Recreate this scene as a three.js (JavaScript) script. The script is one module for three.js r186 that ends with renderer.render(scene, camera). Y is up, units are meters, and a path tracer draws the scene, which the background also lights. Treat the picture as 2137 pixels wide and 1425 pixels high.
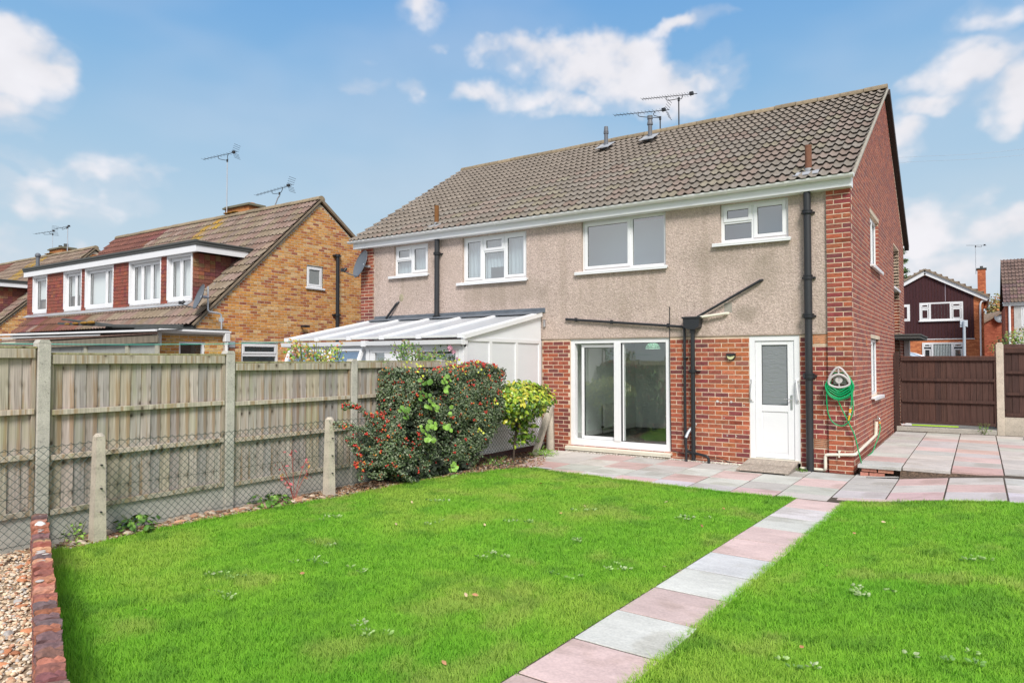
import * as THREE from 'three';
import { RoundedBoxGeometry } from 'three/addons/geometries/RoundedBoxGeometry.js';
import { mergeGeometries } from 'three/addons/utils/BufferGeometryUtils.js';

// ---------------------------------------------------------------- camera, sky, sun, exposure
const scene = new THREE.Scene();
const camera = new THREE.PerspectiveCamera(52.43, 1024 / 682, 0.1, 900);
camera.position.set(1.586, 1.702, 11.504);
camera.rotation.order = 'YXZ';
camera.rotation.set(THREE.MathUtils.degToRad(1.584), THREE.MathUtils.degToRad(34.0), 0);
camera.updateMatrixWorld(true);
const EXPOSURE = 1.25;
const renderer = new THREE.WebGLRenderer({ antialias: true });
renderer.toneMapping = THREE.LinearToneMapping;
renderer.toneMappingExposure = EXPOSURE;
renderer.shadowMap.enabled = true;

// ---------------------------------------------------------------- noise
const rng = (seed) => () => { seed = (seed + 0x6d2b79f5) | 0; let t = Math.imul(seed ^ (seed >>> 15), 1 | seed); t = (t + Math.imul(t ^ (t >>> 7), 61 | t)) ^ t; return ((t ^ (t >>> 14)) >>> 0) / 4294967296; };
const hash = (x, y, s) => { let h = Math.imul(x, 374761393) ^ Math.imul(y, 668265263) ^ Math.imul(s, 1274126177); h = Math.imul(h ^ (h >>> 13), 1274126177); return ((h ^ (h >>> 16)) >>> 0) / 4294967296; };
const mod = (a, n) => ((a % n) + n) % n;
// value noise, periodic in px and py
function vn(x, y, px, py, s) {
  const ix = Math.floor(x), iy = Math.floor(y), fx = x - ix, fy = y - iy, u = fx * fx * (3 - 2 * fx), v = fy * fy * (3 - 2 * fy);
  const a = mod(ix, px), b = mod(ix + 1, px), c = mod(iy, py), d = mod(iy + 1, py);
  const p = hash(a, c, s), q = hash(b, c, s), r = hash(a, d, s), t = hash(b, d, s);
  return p + (q - p) * u + (r - p) * v + (p - q - r + t) * u * v;
}
function fbm(u, v, fx, fy, oct, s) { let a = 0.5, sum = 0, n = 0; for (let i = 0; i < oct; i++) { sum += a * vn(u * fx, v * fy, fx, fy, s + i * 17); n += a; a *= 0.5; fx *= 2; fy *= 2; } return sum / n; }
const clamp = THREE.MathUtils.clamp, lerp = THREE.MathUtils.lerp, sstep = THREE.MathUtils.smoothstep;
const mix3 = (a, b, t) => [lerp(a[0], b[0], t), lerp(a[1], b[1], t), lerp(a[2], b[2], t)];
const s2l = (c) => (c <= 0.04045 ? c / 12.92 : Math.pow((c + 0.055) / 1.055, 2.4));
const l2s = (c) => (c <= 0.0031308 ? c * 12.92 : 1.055 * Math.pow(c, 1 / 2.4) - 0.055);

// ---------------------------------------------------------------- the sky: air and clouds by direction
{
  const W = 4096, H = 2048, data = new Float32Array(W * H * 4);
  const stops = [[-90, [0.42, 0.41, 0.38]], [-3, [0.60, 0.62, 0.62]], [0, [0.66, 0.735, 0.79]], [5, [0.615, 0.715, 0.80]], [10, [0.51, 0.665, 0.79]], [16, [0.375, 0.575, 0.775]], [22, [0.245, 0.475, 0.755]], [28, [0.175, 0.40, 0.735]], [45, [0.15, 0.33, 0.66]], [90, [0.13, 0.28, 0.58]]];
  const air = (el) => { let i = 1; while (i < stops.length - 1 && el > stops[i][0]) i++; const [e0, c0] = stops[i - 1], [e1, c1] = stops[i]; return mix3(c0, c1, clamp((el - e0) / (e1 - e0), 0, 1)); };
  // cumulus in the part of the sky the photograph shows: azimuth, elevation, half width, half height (degrees), weight
  const puffs = [[-26.5, 22.9, 6.0, 1.7, 1.15], [-21.6, 21.3, 4.6, 2.0, 1.1], [-30, 24.0, 4.6, 1.3, 0.95], [-24, 24.4, 3.0, 1.2, 0.95], [-33.0, 21.3, 4.6, 1.0, 0.85], [-28, 20.2, 3.5, 0.6, 0.6], [-36, 24.3, 1.2, 0.7, 0.6], [-20.4, 25.4, 2.6, 0.5, 0.6],
    [-45.4, 21.2, 2.0, 0.7, 0.6], [-41.2, 21.6, 1.3, 0.5, 0.6], [-40.6, 26.8, 1.3, 0.5, 0.3], [-39.5, 24.4, 1.0, 0.4, 0.5], [-45.4, 23.3, 0.7, 0.3, 0.4], [-19.0, 19.8, 1.8, 0.7, 0.5],
    [0.8, 19.8, 3.3, 1.9, 1.25], [-2.4, 20.0, 2.0, 1.2, 0.95], [-1.6, 17.9, 2.0, 0.9, 0.9], [3.4, 18.0, 2.4, 2.0, 1.1], [1.6, 22.8, 2.6, 0.8, 0.8], [-3.8, 16.1, 1.7, 1.1, 1.05], [-5.4, 15.6, 1.6, 1.0, 0.95], [2.6, 15.6, 1.2, 0.8, 0.8],
    [-2.4, 9.6, 4.6, 1.9, 1.0], [2.0, 8.8, 4.0, 1.4, 0.9], [1.2, 11.4, 1.3, 0.6, 0.6], [-0.4, 6.4, 6.5, 1.2, 0.7],
    [-70.2, 19.2, 3.4, 2.4, 1.2], [-67.6, 19.2, 1.6, 1.2, 0.85], [-71.0, 16.6, 3.2, 1.6, 1.05], [-69.0, 15.8, 1.2, 0.9, 0.7], [-65.4, 13.9, 3.2, 0.8, 0.22], [-66.2, 11.3, 3.0, 1.1, 0.28], [-69.0, 10.2, 3.4, 0.9, 0.28], [-70.0, 7.0, 5, 1.4, 0.4], [-52, 8, 8, 1.0, 0.25]];
  for (let y = 0; y < H; y++) {
    const el = ((y + 0.5) / H - 0.5) * 180;
    for (let x = 0; x < W; x++) {
      // u = 0.5 looks along -z in three.js equirectangular maps after the quarter turn below
      const phi = ((x + 0.5) / W - 0.5) * 2 * Math.PI, dx = Math.cos(phi), dz = Math.sin(phi), az = THREE.MathUtils.radToDeg(Math.atan2(dx, -dz));
      let c = air(el);
      if (el > -2) {
        const inView = sstep(az, -84, -76) * (1 - sstep(az, 7, 15)) * (1 - sstep(el, 29, 35));
        const U = x / W, Vv = y / H; let m = 0, lit = 0.84;
        if (inView > 0) {
          const w1 = fbm(U, Vv, 64, 32, 6, 3), w2 = fbm(U, Vv, 96, 64, 6, 91), fine = fbm(U, Vv, 150, 90, 6, 47), wisp = fbm(U + 0.01 * w1, Vv + 0.02 * w2, 90, 120, 5, 53);
          const wx = az + (w1 - 0.5) * 5.0, wy = el + (w2 - 0.5) * 3.0; let d = -1;
          for (const [a, e, ra, re, k] of puffs) { const qx = (wx - a) / ra, qy = (wy - e) / re; const v = k * (1.1 - (qx * qx + qy * qy) * 0.72); if (v > d) d = v; }
          m = sstep(d + (fine - 0.5) * 1.9 + (wisp - 0.5) * 1.1, -0.05, 1.2) * 0.95;
          m = Math.max(m, 0.30 * sstep(d + (wisp - 0.5) * 2.4 + 0.35, 0.1, 1.3));
          lit = clamp(0.83 + (fine - 0.5) * 0.12 + (w2 - 0.5) * 0.16 + 0.05 * m, 0.7, 0.93);
        }
        if (inView < 1) { const n = fbm(U, Vv, 14, 11, 5, 7); m = lerp(sstep(n, 0.36, 0.58) * 0.95 * sstep(el, -1, 6), m, inView); lit = lerp(0.74 + 0.3 * sstep(n, 0.4, 0.75) * 0.6, lit, inView); }
        const veil = 0.16 * sstep(fbm(U, Vv, 20, 26, 4, 29), 0.42, 0.8);
        c = mix3(c, [lit * 0.985, lit * 0.968, lit * 1.01], clamp(m + veil * (1 - m), 0, 1));
      }
      const o = (y * W + x) * 4;
      data[o] = c[0] / EXPOSURE; data[o + 1] = c[1] / EXPOSURE; data[o + 2] = c[2] / EXPOSURE; data[o + 3] = 1;
    }
  }
  const sky = new THREE.DataTexture(data, W, H, THREE.RGBAFormat, THREE.FloatType);
  sky.mapping = THREE.EquirectangularReflectionMapping; sky.magFilter = THREE.LinearFilter; sky.needsUpdate = true;
  scene.background = sky; scene.environment = sky;
}
const sun = new THREE.DirectionalLight(new THREE.Color(1, 0.965, 0.91), 3.0);
sun.position.set(9, 18, 17); sun.target.position.set(-3, 0, 2);
sun.castShadow = true; sun.shadow.radius = 34; sun.shadow.mapSize.set(4096, 4096);
Object.assign(sun.shadow.camera, { left: -30, right: 30, top: 30, bottom: -30, near: 1, far: 90 });
scene.add(sun, sun.target);

// ---------------------------------------------------------------- helpers
const used = new Map();
const numbered = (n) => { const k = used.get(n) ?? 0; used.set(n, k + 1); return k ? n + '_' + String(k).padStart(3, '0') : n; };
function tag(o, label, category, group, kind) { o.userData = { ...o.userData, ...(label && { label }), ...(category && { category }), ...(group && { group }), ...(kind && { kind }) }; return o; }
function thing(name, label, category, pos = [0, 0, 0], turn = 0, group) { const o = new THREE.Group(); o.name = numbered(name); o.position.set(...pos); o.rotation.y = turn; scene.add(o); return tag(o, label, category, group); }
function structure(name, label, category) { const o = new THREE.Group(); o.name = name; scene.add(o); return tag(o, label, category, null, 'structure'); }
function sub(name, parent) { const o = new THREE.Group(); o.name = name; parent.add(o); return o; }
const strip = (g) => { const n = g.index ? g.toNonIndexed() : g; for (const k of Object.keys(n.attributes)) if (!['position', 'normal', 'uv'].includes(k)) n.deleteAttribute(k); if (!n.attributes.uv) n.setAttribute('uv', new THREE.BufferAttribute(new Float32Array(n.attributes.position.count * 2), 2)); return n; };
const merge = (list) => { const l = [].concat(list).filter(Boolean).map(strip); return l.length === 1 ? l[0] : mergeGeometries(l); };
function mesh(name, geo, mat, parent) { const m = new THREE.Mesh(Array.isArray(geo) ? merge(geo) : geo, mat); m.name = name; m.castShadow = m.receiveShadow = true; parent.add(m); return m; }
// texture coordinates in metres, from the face a vertex lies on
function metric(g0, du = 0, dv = 0) {
  const g = g0.index ? g0.toNonIndexed() : g0; const p = g.attributes.position, uv = new Float32Array(p.count * 2), a = new THREE.Vector3(), b = new THREE.Vector3(), c = new THREE.Vector3();
  for (let i = 0; i < p.count; i += 3) {
    a.fromBufferAttribute(p, i); b.fromBufferAttribute(p, i + 1).sub(a); c.fromBufferAttribute(p, i + 2).sub(a); b.cross(c);
    const x = Math.abs(b.x), y = Math.abs(b.y), z = Math.abs(b.z);
    for (let k = i; k < i + 3; k++) {
      const X = p.getX(k), Y = p.getY(k), Z = p.getZ(k);
      uv[k * 2] = (x > y && x > z ? Z : X) + du; uv[k * 2 + 1] = (y >= x && y >= z ? Z : Y) + dv;
    }
  }
  g.setAttribute('uv', new THREE.BufferAttribute(uv, 2)); return g;
}
// a box between two corners, its edges rounded by r
function bx(x0, x1, y0, y1, z0, z1, r = 0.004) {
  const w = Math.abs(x1 - x0), h = Math.abs(y1 - y0), d = Math.abs(z1 - z0), q = Math.min(r, w * 0.3, h * 0.3, d * 0.3);
  const g = r ? new RoundedBoxGeometry(w, h, d, 1, q) : new THREE.BoxGeometry(w, h, d);
  return metric(g.translate((x0 + x1) / 2, (y0 + y1) / 2, (z0 + z1) / 2));
}
// a bar of section w x d from a to b (d is measured along the axis nearest to "up")
function bar(a, b, w, d = w, r = 0.003, up = [0, 1, 0]) {
  const A = new THREE.Vector3(...a), B = new THREE.Vector3(...b), L = A.distanceTo(B), m = new THREE.Matrix4();
  const Z = B.clone().sub(A).normalize(), X = new THREE.Vector3(...up).cross(Z).normalize(), Y = Z.clone().cross(X);
  m.makeBasis(X, Y, Z).setPosition(A.add(B).multiplyScalar(0.5));
  return metric(r ? new RoundedBoxGeometry(w, d, L, 1, Math.min(r, w * 0.3, d * 0.3)) : new THREE.BoxGeometry(w, d, L)).applyMatrix4(m);
}
const V = (p) => new THREE.Vector3(...p);
function tube(pts, r, seg = 8, n, closed = false) { const c = new THREE.CatmullRomCurve3(pts.map(V), closed, 'catmullrom', 0.5); return new THREE.TubeGeometry(c, n ?? pts.length * 6, r, seg, closed); }
// pipe with straight runs and small-radius bends
function pipe(pts, r, seg = 12, bend = 0.06) {
  const path = new THREE.CurvePath(); let prev = V(pts[0]);
  for (let i = 1; i < pts.length; i++) {
    const p = V(pts[i]);
    if (i < pts.length - 1) {
      const n = V(pts[i + 1]), a = p.clone().add(prev.clone().sub(p).setLength(Math.min(bend, prev.distanceTo(p) * 0.45))), b = p.clone().add(n.clone().sub(p).setLength(Math.min(bend, n.distanceTo(p) * 0.45)));
      path.add(new THREE.LineCurve3(prev, a)); path.add(new THREE.QuadraticBezierCurve3(a, p, b)); prev = b;
    } else path.add(new THREE.LineCurve3(prev, p));
  }
  const curve = new THREE.CatmullRomCurve3(path.curves.flatMap((c, i) => c.getPoints(c.isLineCurve3 ? 2 : 6).slice(i ? 1 : 0)), false, 'centripetal');
  return new THREE.TubeGeometry(curve, pts.length * 14, r, seg, false);
}
function cyl(a, b, r0, r1 = r0, seg = 12, open = false) { const A = V(a), B = V(b), g = new THREE.CylinderGeometry(r1, r0, A.distanceTo(B), seg, 1, open); g.applyQuaternion(new THREE.Quaternion().setFromUnitVectors(new THREE.Vector3(0, 1, 0), B.clone().sub(A).normalize())); return g.translate((A.x + B.x) / 2, (A.y + B.y) / 2, (A.z + B.z) / 2); }
const shape = (pts, holes = []) => { const s = new THREE.Shape(pts.map((p) => new THREE.Vector2(...p))); for (const h of holes) s.holes.push(new THREE.Path(h.map((p) => new THREE.Vector2(...p)))); return s; };
const rect = (a, b, c, d) => [[a, c], [b, c], [b, d], [a, d]];
const slab = (pts, holes, depth) => metric(new THREE.ExtrudeGeometry(shape(pts, holes), { depth, bevelEnabled: false }));
// a polygonal sheet with corners given as [x,y,z]
function sheet(quads) { const pos = []; for (const q of quads) for (let i = 1; i + 1 < q.length; i++) pos.push(...q[0], ...q[i], ...q[i + 1]); const g = new THREE.BufferGeometry(); g.setAttribute('position', new THREE.BufferAttribute(new Float32Array(pos), 3)); g.computeVertexNormals(); return metric(g); }

// ---------------------------------------------------------------- textures and materials
function texture(w, h, fn, srgb = true, repeat = [1, 1]) {
  const d = new Uint8Array(w * h * 4);
  for (let y = 0; y < h; y++) for (let x = 0; x < w; x++) { let c = fn((x + 0.5) / w, (y + 0.5) / h); if (typeof c === 'number') c = [c, c, c]; const o = (y * w + x) * 4; for (let k = 0; k < 3; k++) d[o + k] = clamp(Math.round(255 * (srgb ? l2s(clamp(c[k], 0, 1)) : c[k])), 0, 255); d[o + 3] = 255; }
  const t = new THREE.DataTexture(d, w, h); t.wrapS = t.wrapT = THREE.RepeatWrapping; t.magFilter = THREE.LinearFilter; t.minFilter = THREE.LinearMipmapLinearFilter; t.generateMipmaps = true;
  if (srgb) t.colorSpace = THREE.SRGBColorSpace; t.repeat.set(...repeat); t.needsUpdate = true; return t;
}
const mat = (c, roughness = 0.8, more = {}) => new THREE.MeshStandardMaterial({ color: new THREE.Color().setRGB(...c), roughness, ...more });
const phys = (c, roughness, more) => new THREE.MeshPhysicalMaterial({ color: new THREE.Color().setRGB(...c), roughness, ...more });

const T = {};
T.brick = texture(256, 256, (u, v) => { const a = fbm(u, v, 8, 14, 4, 5), b = fbm(u, v, 40, 60, 2, 9), sp = fbm(u, v, 16, 30, 3, 77) > 0.66 ? 0.78 : 1; return clamp((0.6 + 0.55 * a + 0.28 * (b - 0.5)) * sp, 0, 1); }, true, [2, 2]);
T.brickBump = texture(256, 256, (u, v) => fbm(u, v, 24, 40, 3, 15), false, [2, 2]);
T.mortar = texture(256, 256, (u, v) => 0.72 + 0.3 * (fbm(u, v, 30, 30, 3, 3) - 0.5) + 0.35 * (fbm(u, v, 4, 4, 3, 8) - 0.5), true, [1, 1]);
T.tile = texture(512, 512, (u, v) => { const a = fbm(u, v, 6, 8, 4, 21), f = fbm(u, v, 90, 90, 2, 22), l = sstep(fbm(u, v, 24, 24, 3, 23), 0.6, 0.72), k = sstep(fbm(u, v, 9, 5, 4, 25), 0.58, 0.74); return mix3(mix3([0.62 + 0.5 * a * 0.7 + (f - 0.5) * 0.35, 0.6 + 0.48 * a * 0.7 + (f - 0.5) * 0.35, 0.56 + 0.46 * a * 0.7 + (f - 0.5) * 0.35], [0.92, 0.91, 0.86], l * 0.28), [0.42, 0.4, 0.36], k * 0.45); }, true, [0.9, 0.9]);
T.grain = texture(1024, 1024, (u, v) => {
  const w = fbm(u, v, 10, 3, 3, 31) * 0.025, g = fbm(u + w, v, 90, 5, 4, 33), s = fbm(u + w, v, 240, 8, 2, 36), big = fbm(u, v, 14, 4, 4, 34), st = fbm(u, v, 30, 3, 4, 38);
  let c = mix3([0.15, 0.133, 0.12], [0.70, 0.635, 0.585], clamp(0.15 + g * 0.75 + (s - 0.5) * 0.5, 0, 1)); c = mix3(c, [0.45, 0.41, 0.385], big * 0.55);
  c = mix3(c, [0.28, 0.17, 0.07], sstep(st, 0.54, 0.74) * 0.62);
  const kx = Math.floor(u * 9), ky = Math.floor(v * 7), dx = u * 9 - kx - 0.2 - 0.6 * hash(kx, ky, 41), dy = (v * 7 - ky - 0.2 - 0.6 * hash(kx, ky, 42)) * 1.1, r = Math.hypot(dx, dy * 1.4);
  if (hash(kx, ky, 43) > 0.3) { c = mix3(c, [0.2, 0.16, 0.12], (1 - sstep(r, 0.12, 0.4)) * 0.5); c = mix3(c, [0.06, 0.045, 0.035], (1 - sstep(r, 0.05, 0.17)) * 0.85); }
  c = mix3(c, [0.34, 0.36, 0.2], sstep(fbm(u, v, 12, 4, 4, 39), 0.58, 0.8) * 0.35);
  return c;
}, true, [0.9, 0.55]);
T.wood = texture(256, 512, (u, v) => 0.55 + 0.6 * (fbm(u, v, 60, 4, 4, 51) - 0.5) + 0.25 * fbm(u, v, 6, 4, 3, 52), true, [2, 1]);
T.conc = texture(512, 512, (u, v) => 0.8 + 0.34 * (fbm(u, v, 120, 120, 2, 61) - 0.5) + 0.34 * (fbm(u, v, 6, 6, 4, 62) - 0.5) - 0.25 * sstep(fbm(u, v, 60, 60, 2, 63), 0.72, 0.8), true, [1.4, 1.4]);
T.slab = texture(512, 512, (u, v) => { const a = fbm(u, v, 5, 5, 5, 65), b = fbm(u, v, 130, 130, 2, 66), r = fbm(u, v, 8, 22, 4, 67); const t = 0.84 + 0.24 * (a - 0.5) + 0.2 * (b - 0.5) + 0.2 * (r - 0.5), s = sstep(fbm(u, v, 4, 4, 4, 69), 0.56, 0.72) * 0.12; return [t - s * 0.9, t - s, t - s * 1.2]; }, true, [0.7, 0.7]);
T.slabBump = texture(512, 512, (u, v) => 0.6 * fbm(u, v, 8, 22, 5, 67) + 0.4 * fbm(u, v, 60, 60, 2, 68), false, [0.7, 0.7]);
T.soil = texture(512, 512, (u, v) => mix3([0.035, 0.024, 0.016], [0.19, 0.125, 0.085], clamp(fbm(u, v, 60, 60, 4, 71) * 1.5 - 0.3, 0, 1)), true, [1, 1]);
T.turf = texture(512, 512, (u, v) => mix3([0.12, 0.30, 0.015], [0.22, 0.44, 0.025], clamp(fbm(u, v, 40, 40, 4, 73) * 1.5 - 0.25, 0, 1)), true, [0.7, 0.7]);
T.lead = texture(256, 256, (u, v) => 0.62 + 0.5 * (fbm(u, v, 6, 16, 4, 81) - 0.5), true, [1, 1]);
T.soft = texture(256, 256, (u, v) => 0.94 + 0.1 * (fbm(u, v, 3, 5, 4, 85) - 0.5), true, [0.8, 0.8]);
// pebbledash over the whole rear wall (11 m x 2.6 m): stones, damp stains and old drill marks
const STAINS = [[4.2, 1.0, 1.6, 0.35, 0.3], [8.6, 1.35, 0.9, 0.35, 0.35], [9.2, 1.0, 0.5, 0.5, 0.3], [3.1, 0.4, 1.2, 0.3, 0.2], [8.9, 0.35, 0.3, 0.18, 0.5], [6.2, 0.7, 1.8, 0.4, 0.16], [1.6, 1.3, 0.8, 0.7, 0.18]];
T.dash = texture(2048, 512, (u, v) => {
  const X = u * 11, Y = v * 2.6, n = fbm(u, v, 700, 168, 2, 91), m = fbm(u, v, 1000, 250, 1, 92), b = fbm(u, v, 22, 5, 4, 93), q = fbm(u, v, 44, 9, 3, 94), st = fbm(u, v, 60, 3, 4, 95);
  let c = mix3([0.37, 0.285, 0.243], [0.70, 0.56, 0.49], clamp(0.5 + (n - 0.5) * 1.0 + (m - 0.5) * 0.8 + 0.25 * (b - 0.5), 0, 1));
  c = mix3(c, [0.44, 0.345, 0.285], sstep(b, 0.42, 0.75) * 0.4); c = mix3(c, [0.34, 0.265, 0.205], sstep(st, 0.5, 0.78) * 0.34);
  for (const [sa, sb, sy] of [[8.38, 9.66, 1.53], [5.70, 7.62, 1.21], [2.9, 4.7, 1.21], [0.84, 2.1, 1.49]]) if (X > sa && X < sb && Y < sy) c = mix3(c, [0.36, 0.285, 0.22], sstep(fbm(u, v, 240, 3, 3, 98), 0.42, 0.75) * Math.exp((Y - sy) * 3.2) * 0.55);
  for (const [sx, sy, rx, ry, k] of STAINS) { const d = Math.hypot((X - sx) / rx, (Y - sy) / ry) + (q - 0.5) * 0.9; c = mix3(c, [0.23, 0.19, 0.14], (1 - sstep(d, 0.3, 1.05)) * k); }
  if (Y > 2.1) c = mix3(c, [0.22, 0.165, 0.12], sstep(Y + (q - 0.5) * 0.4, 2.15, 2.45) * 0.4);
  return c;
}, true, [1 / 11, 1 / 2.6]);
T.dashBump = texture(1024, 1024, (u, v) => fbm(u, v, 110, 110, 2, 97), false, [0.5, 0.5]);

const M = {
  brick: mat([1, 1, 1], 0.9, { map: T.brick, bumpMap: T.brickBump, bumpScale: 0.004 }),
  mortar: mat([0.92, 0.70, 0.52], 0.95, { map: T.mortar }), mortarGrey: mat([0.80, 0.68, 0.52], 0.95, { map: T.mortar }), mortarDark: mat([0.3, 0.24, 0.2], 0.95, { map: T.mortar }),
  dash: mat([1, 1, 1], 0.95, { map: T.dash, bumpMap: T.dashBump, bumpScale: 0.007 }),
  pvc: mat([0.88, 0.88, 0.89], 0.36, { map: T.soft }), pvcGrey: mat([0.80, 0.81, 0.83], 0.45, { map: T.soft }), paintWhite: mat([0.84, 0.83, 0.82], 0.5, { map: T.soft }), cream: mat([0.82, 0.77, 0.64], 0.45, { map: T.soft }),
  gasket: mat([0.02, 0.022, 0.026], 0.5), black: mat([0.022, 0.024, 0.028], 0.42), blackOld: mat([0.034, 0.036, 0.041], 0.5, { map: T.conc }), steel: mat([0.62, 0.62, 0.64], 0.32, { metalness: 0.9 }), galv: mat([0.50, 0.53, 0.57], 0.45, { metalness: 0.35 }), chrome: mat([0.8, 0.8, 0.8], 0.15, { metalness: 1 }),
  lead: mat([0.22, 0.255, 0.30], 0.6, { map: T.lead }), leadLight: mat([0.55, 0.57, 0.60], 0.6, { map: T.lead }), rust: mat([0.28, 0.12, 0.07], 0.85, { map: T.mortar }), flue: mat([0.14, 0.15, 0.17], 0.5), felt: mat([0.10, 0.105, 0.10], 0.9, { map: T.conc }), lichen: mat([0.42, 0.22, 0.03], 0.95, { map: T.mortar }),
  ridge: mat([0.36, 0.29, 0.2], 0.95, { map: T.tile }), verge: mat([0.52, 0.48, 0.41], 0.95, { map: T.conc }), darkWood: mat([0.035, 0.022, 0.018], 0.75),
  conc: mat([0.62, 0.585, 0.51], 0.95, { map: T.conc }), concBoard: mat([0.54, 0.525, 0.49], 0.95, { map: T.conc }), concPost: mat([0.68, 0.60, 0.49], 0.95, { map: T.conc }), greyPaint: mat([0.42, 0.46, 0.50], 0.55),
  rail: mat([1, 0.98, 0.93], 0.9, { map: T.grain }), darkBoard: mat([0.105, 0.050, 0.038], 0.85, { map: T.wood }), greyWood: mat([0.40, 0.36, 0.31], 0.9, { map: T.wood }), sheetGrey: mat([0.42, 0.42, 0.38], 0.95, { map: T.conc }),
  soil: mat([1, 1, 1], 1, { map: T.soil }), turf: mat([1, 1, 1], 1, { map: T.turf }), joint: mat([0.10, 0.075, 0.055], 1, { map: T.mortar }), cladding: mat([0.075, 0.018, 0.024], 0.8, { map: T.wood }),
  plaster: mat([0.80, 0.84, 0.81], 0.9), carpet: mat([0.105, 0.11, 0.10], 1, { map: T.conc }), roomGrey: mat([0.68, 0.82, 0.85], 0.9), net: phys([0.84, 0.88, 0.88], 0.95, { transmission: 0.35 }), blind: mat([0.90, 0.90, 0.93], 0.7), blindBuff: mat([0.50, 0.45, 0.38], 0.8),
  hose: mat([0.0, 0.36, 0.12], 0.38), wire: mat([0.018, 0.055, 0.05], 0.6), yellow: mat([0.85, 0.42, 0.02], 0.4), orange: mat([0.8, 0.35, 0.05], 0.5), greyPlastic: mat([0.50, 0.48, 0.47], 0.5),
  glass: phys([0.84, 0.93, 0.97], 0.015, { transmission: 1, thickness: 0, ior: 3.8 }), glassClear: phys([0.90, 0.95, 0.93], 0.01, { transmission: 1, thickness: 0, ior: 2.5 }), frosted: phys([0.62, 0.65, 0.64], 0.45, { transmission: 0.55, thickness: 0, ior: 1.5 }),
  terracotta: mat([0.72, 0.26, 0.10], 0.9, { map: T.brick }), bark: mat([0.10, 0.07, 0.05], 0.95, { map: T.wood }), lensPanel: mat([0.62, 0.62, 0.34], 0.3), red: mat([0.55, 0.03, 0.02], 0.5), dish: mat([0.13, 0.145, 0.165], 0.45), polycarb: phys([0.60, 0.63, 0.66], 0.35, { transmission: 0.25, thickness: 0 }),
};

// ---------------------------------------------------------------- many alike pieces: the largest in view are parts, the rest one mass
const eye = camera.position.clone(), _v = new THREE.Vector3();
const shared = new Map();
function tinted(base, c0) { const c = c0.map((x) => (x < 0.6 ? Math.max(0.02, Math.round(x * 32) / 32) : Math.round(x * 20) / 20)); const k = base.uuid + c.map((x) => x.toFixed(3)).join(); if (!shared.has(k)) { const m = base.clone(); m.color.setRGB(c[0] * base.color.r, c[1] * base.color.g, c[2] * base.color.b); shared.set(k, m); } return shared.get(k); }
function pieces(parent, name, geos, base, list, most = 300) {      // list: { m: Matrix4, c: colour, g: geometry number, w: how far its face turns away }
  parent.updateWorldMatrix(true, false);
  for (const p of list) { _v.setFromMatrixPosition(p.m).applyMatrix4(parent.matrixWorld); p.d = _v.distanceTo(eye) * (p.w ?? 1); }
  list.sort((a, b) => a.d - b.d);
  for (const p of list.slice(0, most)) { const o = mesh(name, geos[(p.g ?? 0) % geos.length], tinted(base, p.c), parent); p.m.decompose(o.position, o.quaternion, o.scale); }
  const rest = list.slice(most);
  geos.forEach((g, n) => {
    const mine = rest.filter((p) => (p.g ?? 0) % geos.length === n); if (!mine.length) return;
    const im = new THREE.InstancedMesh(g, base, mine.length), col = new THREE.Color(); im.name = name + 's'; im.userData.kind = 'stuff'; im.castShadow = im.receiveShadow = true;
    mine.forEach((p, i) => { im.setMatrixAt(i, p.m); im.setColorAt(i, col.setRGB(...p.c)); }); parent.add(im);
  });
}
function scatter(name, geo, m, list, parent, kind = 'stuff') { const im = new THREE.InstancedMesh(geo, m, list.length), col = new THREE.Color(); im.name = name; if (kind) im.userData.kind = kind; list.forEach((p, i) => { im.setMatrixAt(i, p.m); if (p.c) im.setColorAt(i, col.setRGB(...p.c)); }); im.castShadow = im.receiveShadow = true; parent.add(im); return im; }
const placed = (x, y, z, q, sx = 1, sy = sx, sz = sx) => new THREE.Matrix4().compose(new THREE.Vector3(x, y, z), q, new THREE.Vector3(sx, sy, sz));
const euler = (x, y, z, order = 'YXZ') => new THREE.Quaternion().setFromEuler(new THREE.Euler(x, y, z, order));
const pick = (list, r) => list[Math.min(list.length - 1, Math.floor(r * list.length))];
const vary = (c, r, k = 0.12) => { const f = 1 + (r - 0.5) * 2 * k; return [c[0] * f, c[1] * f, c[2] * f]; };

// ---------------------------------------------------------------- ground
// lower terrace and lawn are level; right of the house corner the ground climbs 0.15 m; the road beyond the gate lies higher
const rise = (x) => 0.165 * sstep(x, 0.12, 2.05);
{
  const xs = [-400, -120, -50, -30, -22, -12, -6, 0, 3, 8, 20, 60, 200, 400], zs = [-700, -250, -90, -50, -30, -17, -13, -9, -6, 0, 8, 14, 30, 90], q = [];
  const y = (x, z) => (z < -17 ? 0.5 : z < -9 ? lerp(0.5, -0.06, (z + 17) / 8) : -0.06);
  for (let i = 0; i + 1 < xs.length; i++) for (let j = 0; j + 1 < zs.length; j++) { const P = (a, b) => [a, y(a, b), b]; q.push([P(xs[i], zs[j]), P(xs[i], zs[j + 1]), P(xs[i + 1], zs[j + 1]), P(xs[i + 1], zs[j])]); }
  tag(mesh('ground', sheet(q), mat([0.22, 0.21, 0.19], 1, { map: T.conc }), scene), 'grey hard ground around the houses and out to the street', null, null, 'structure');
}
const lawnLeft = [[9.4, -5.3], [8.6, -5.27], [7.6, -5.36], [6.57, -5.26], [5.4, -5.06], [4.2, -5.06], [3.3, -4.86], [2.6, -4.64], [2.1, -4.34], [1.0, -4.3]];
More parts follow.
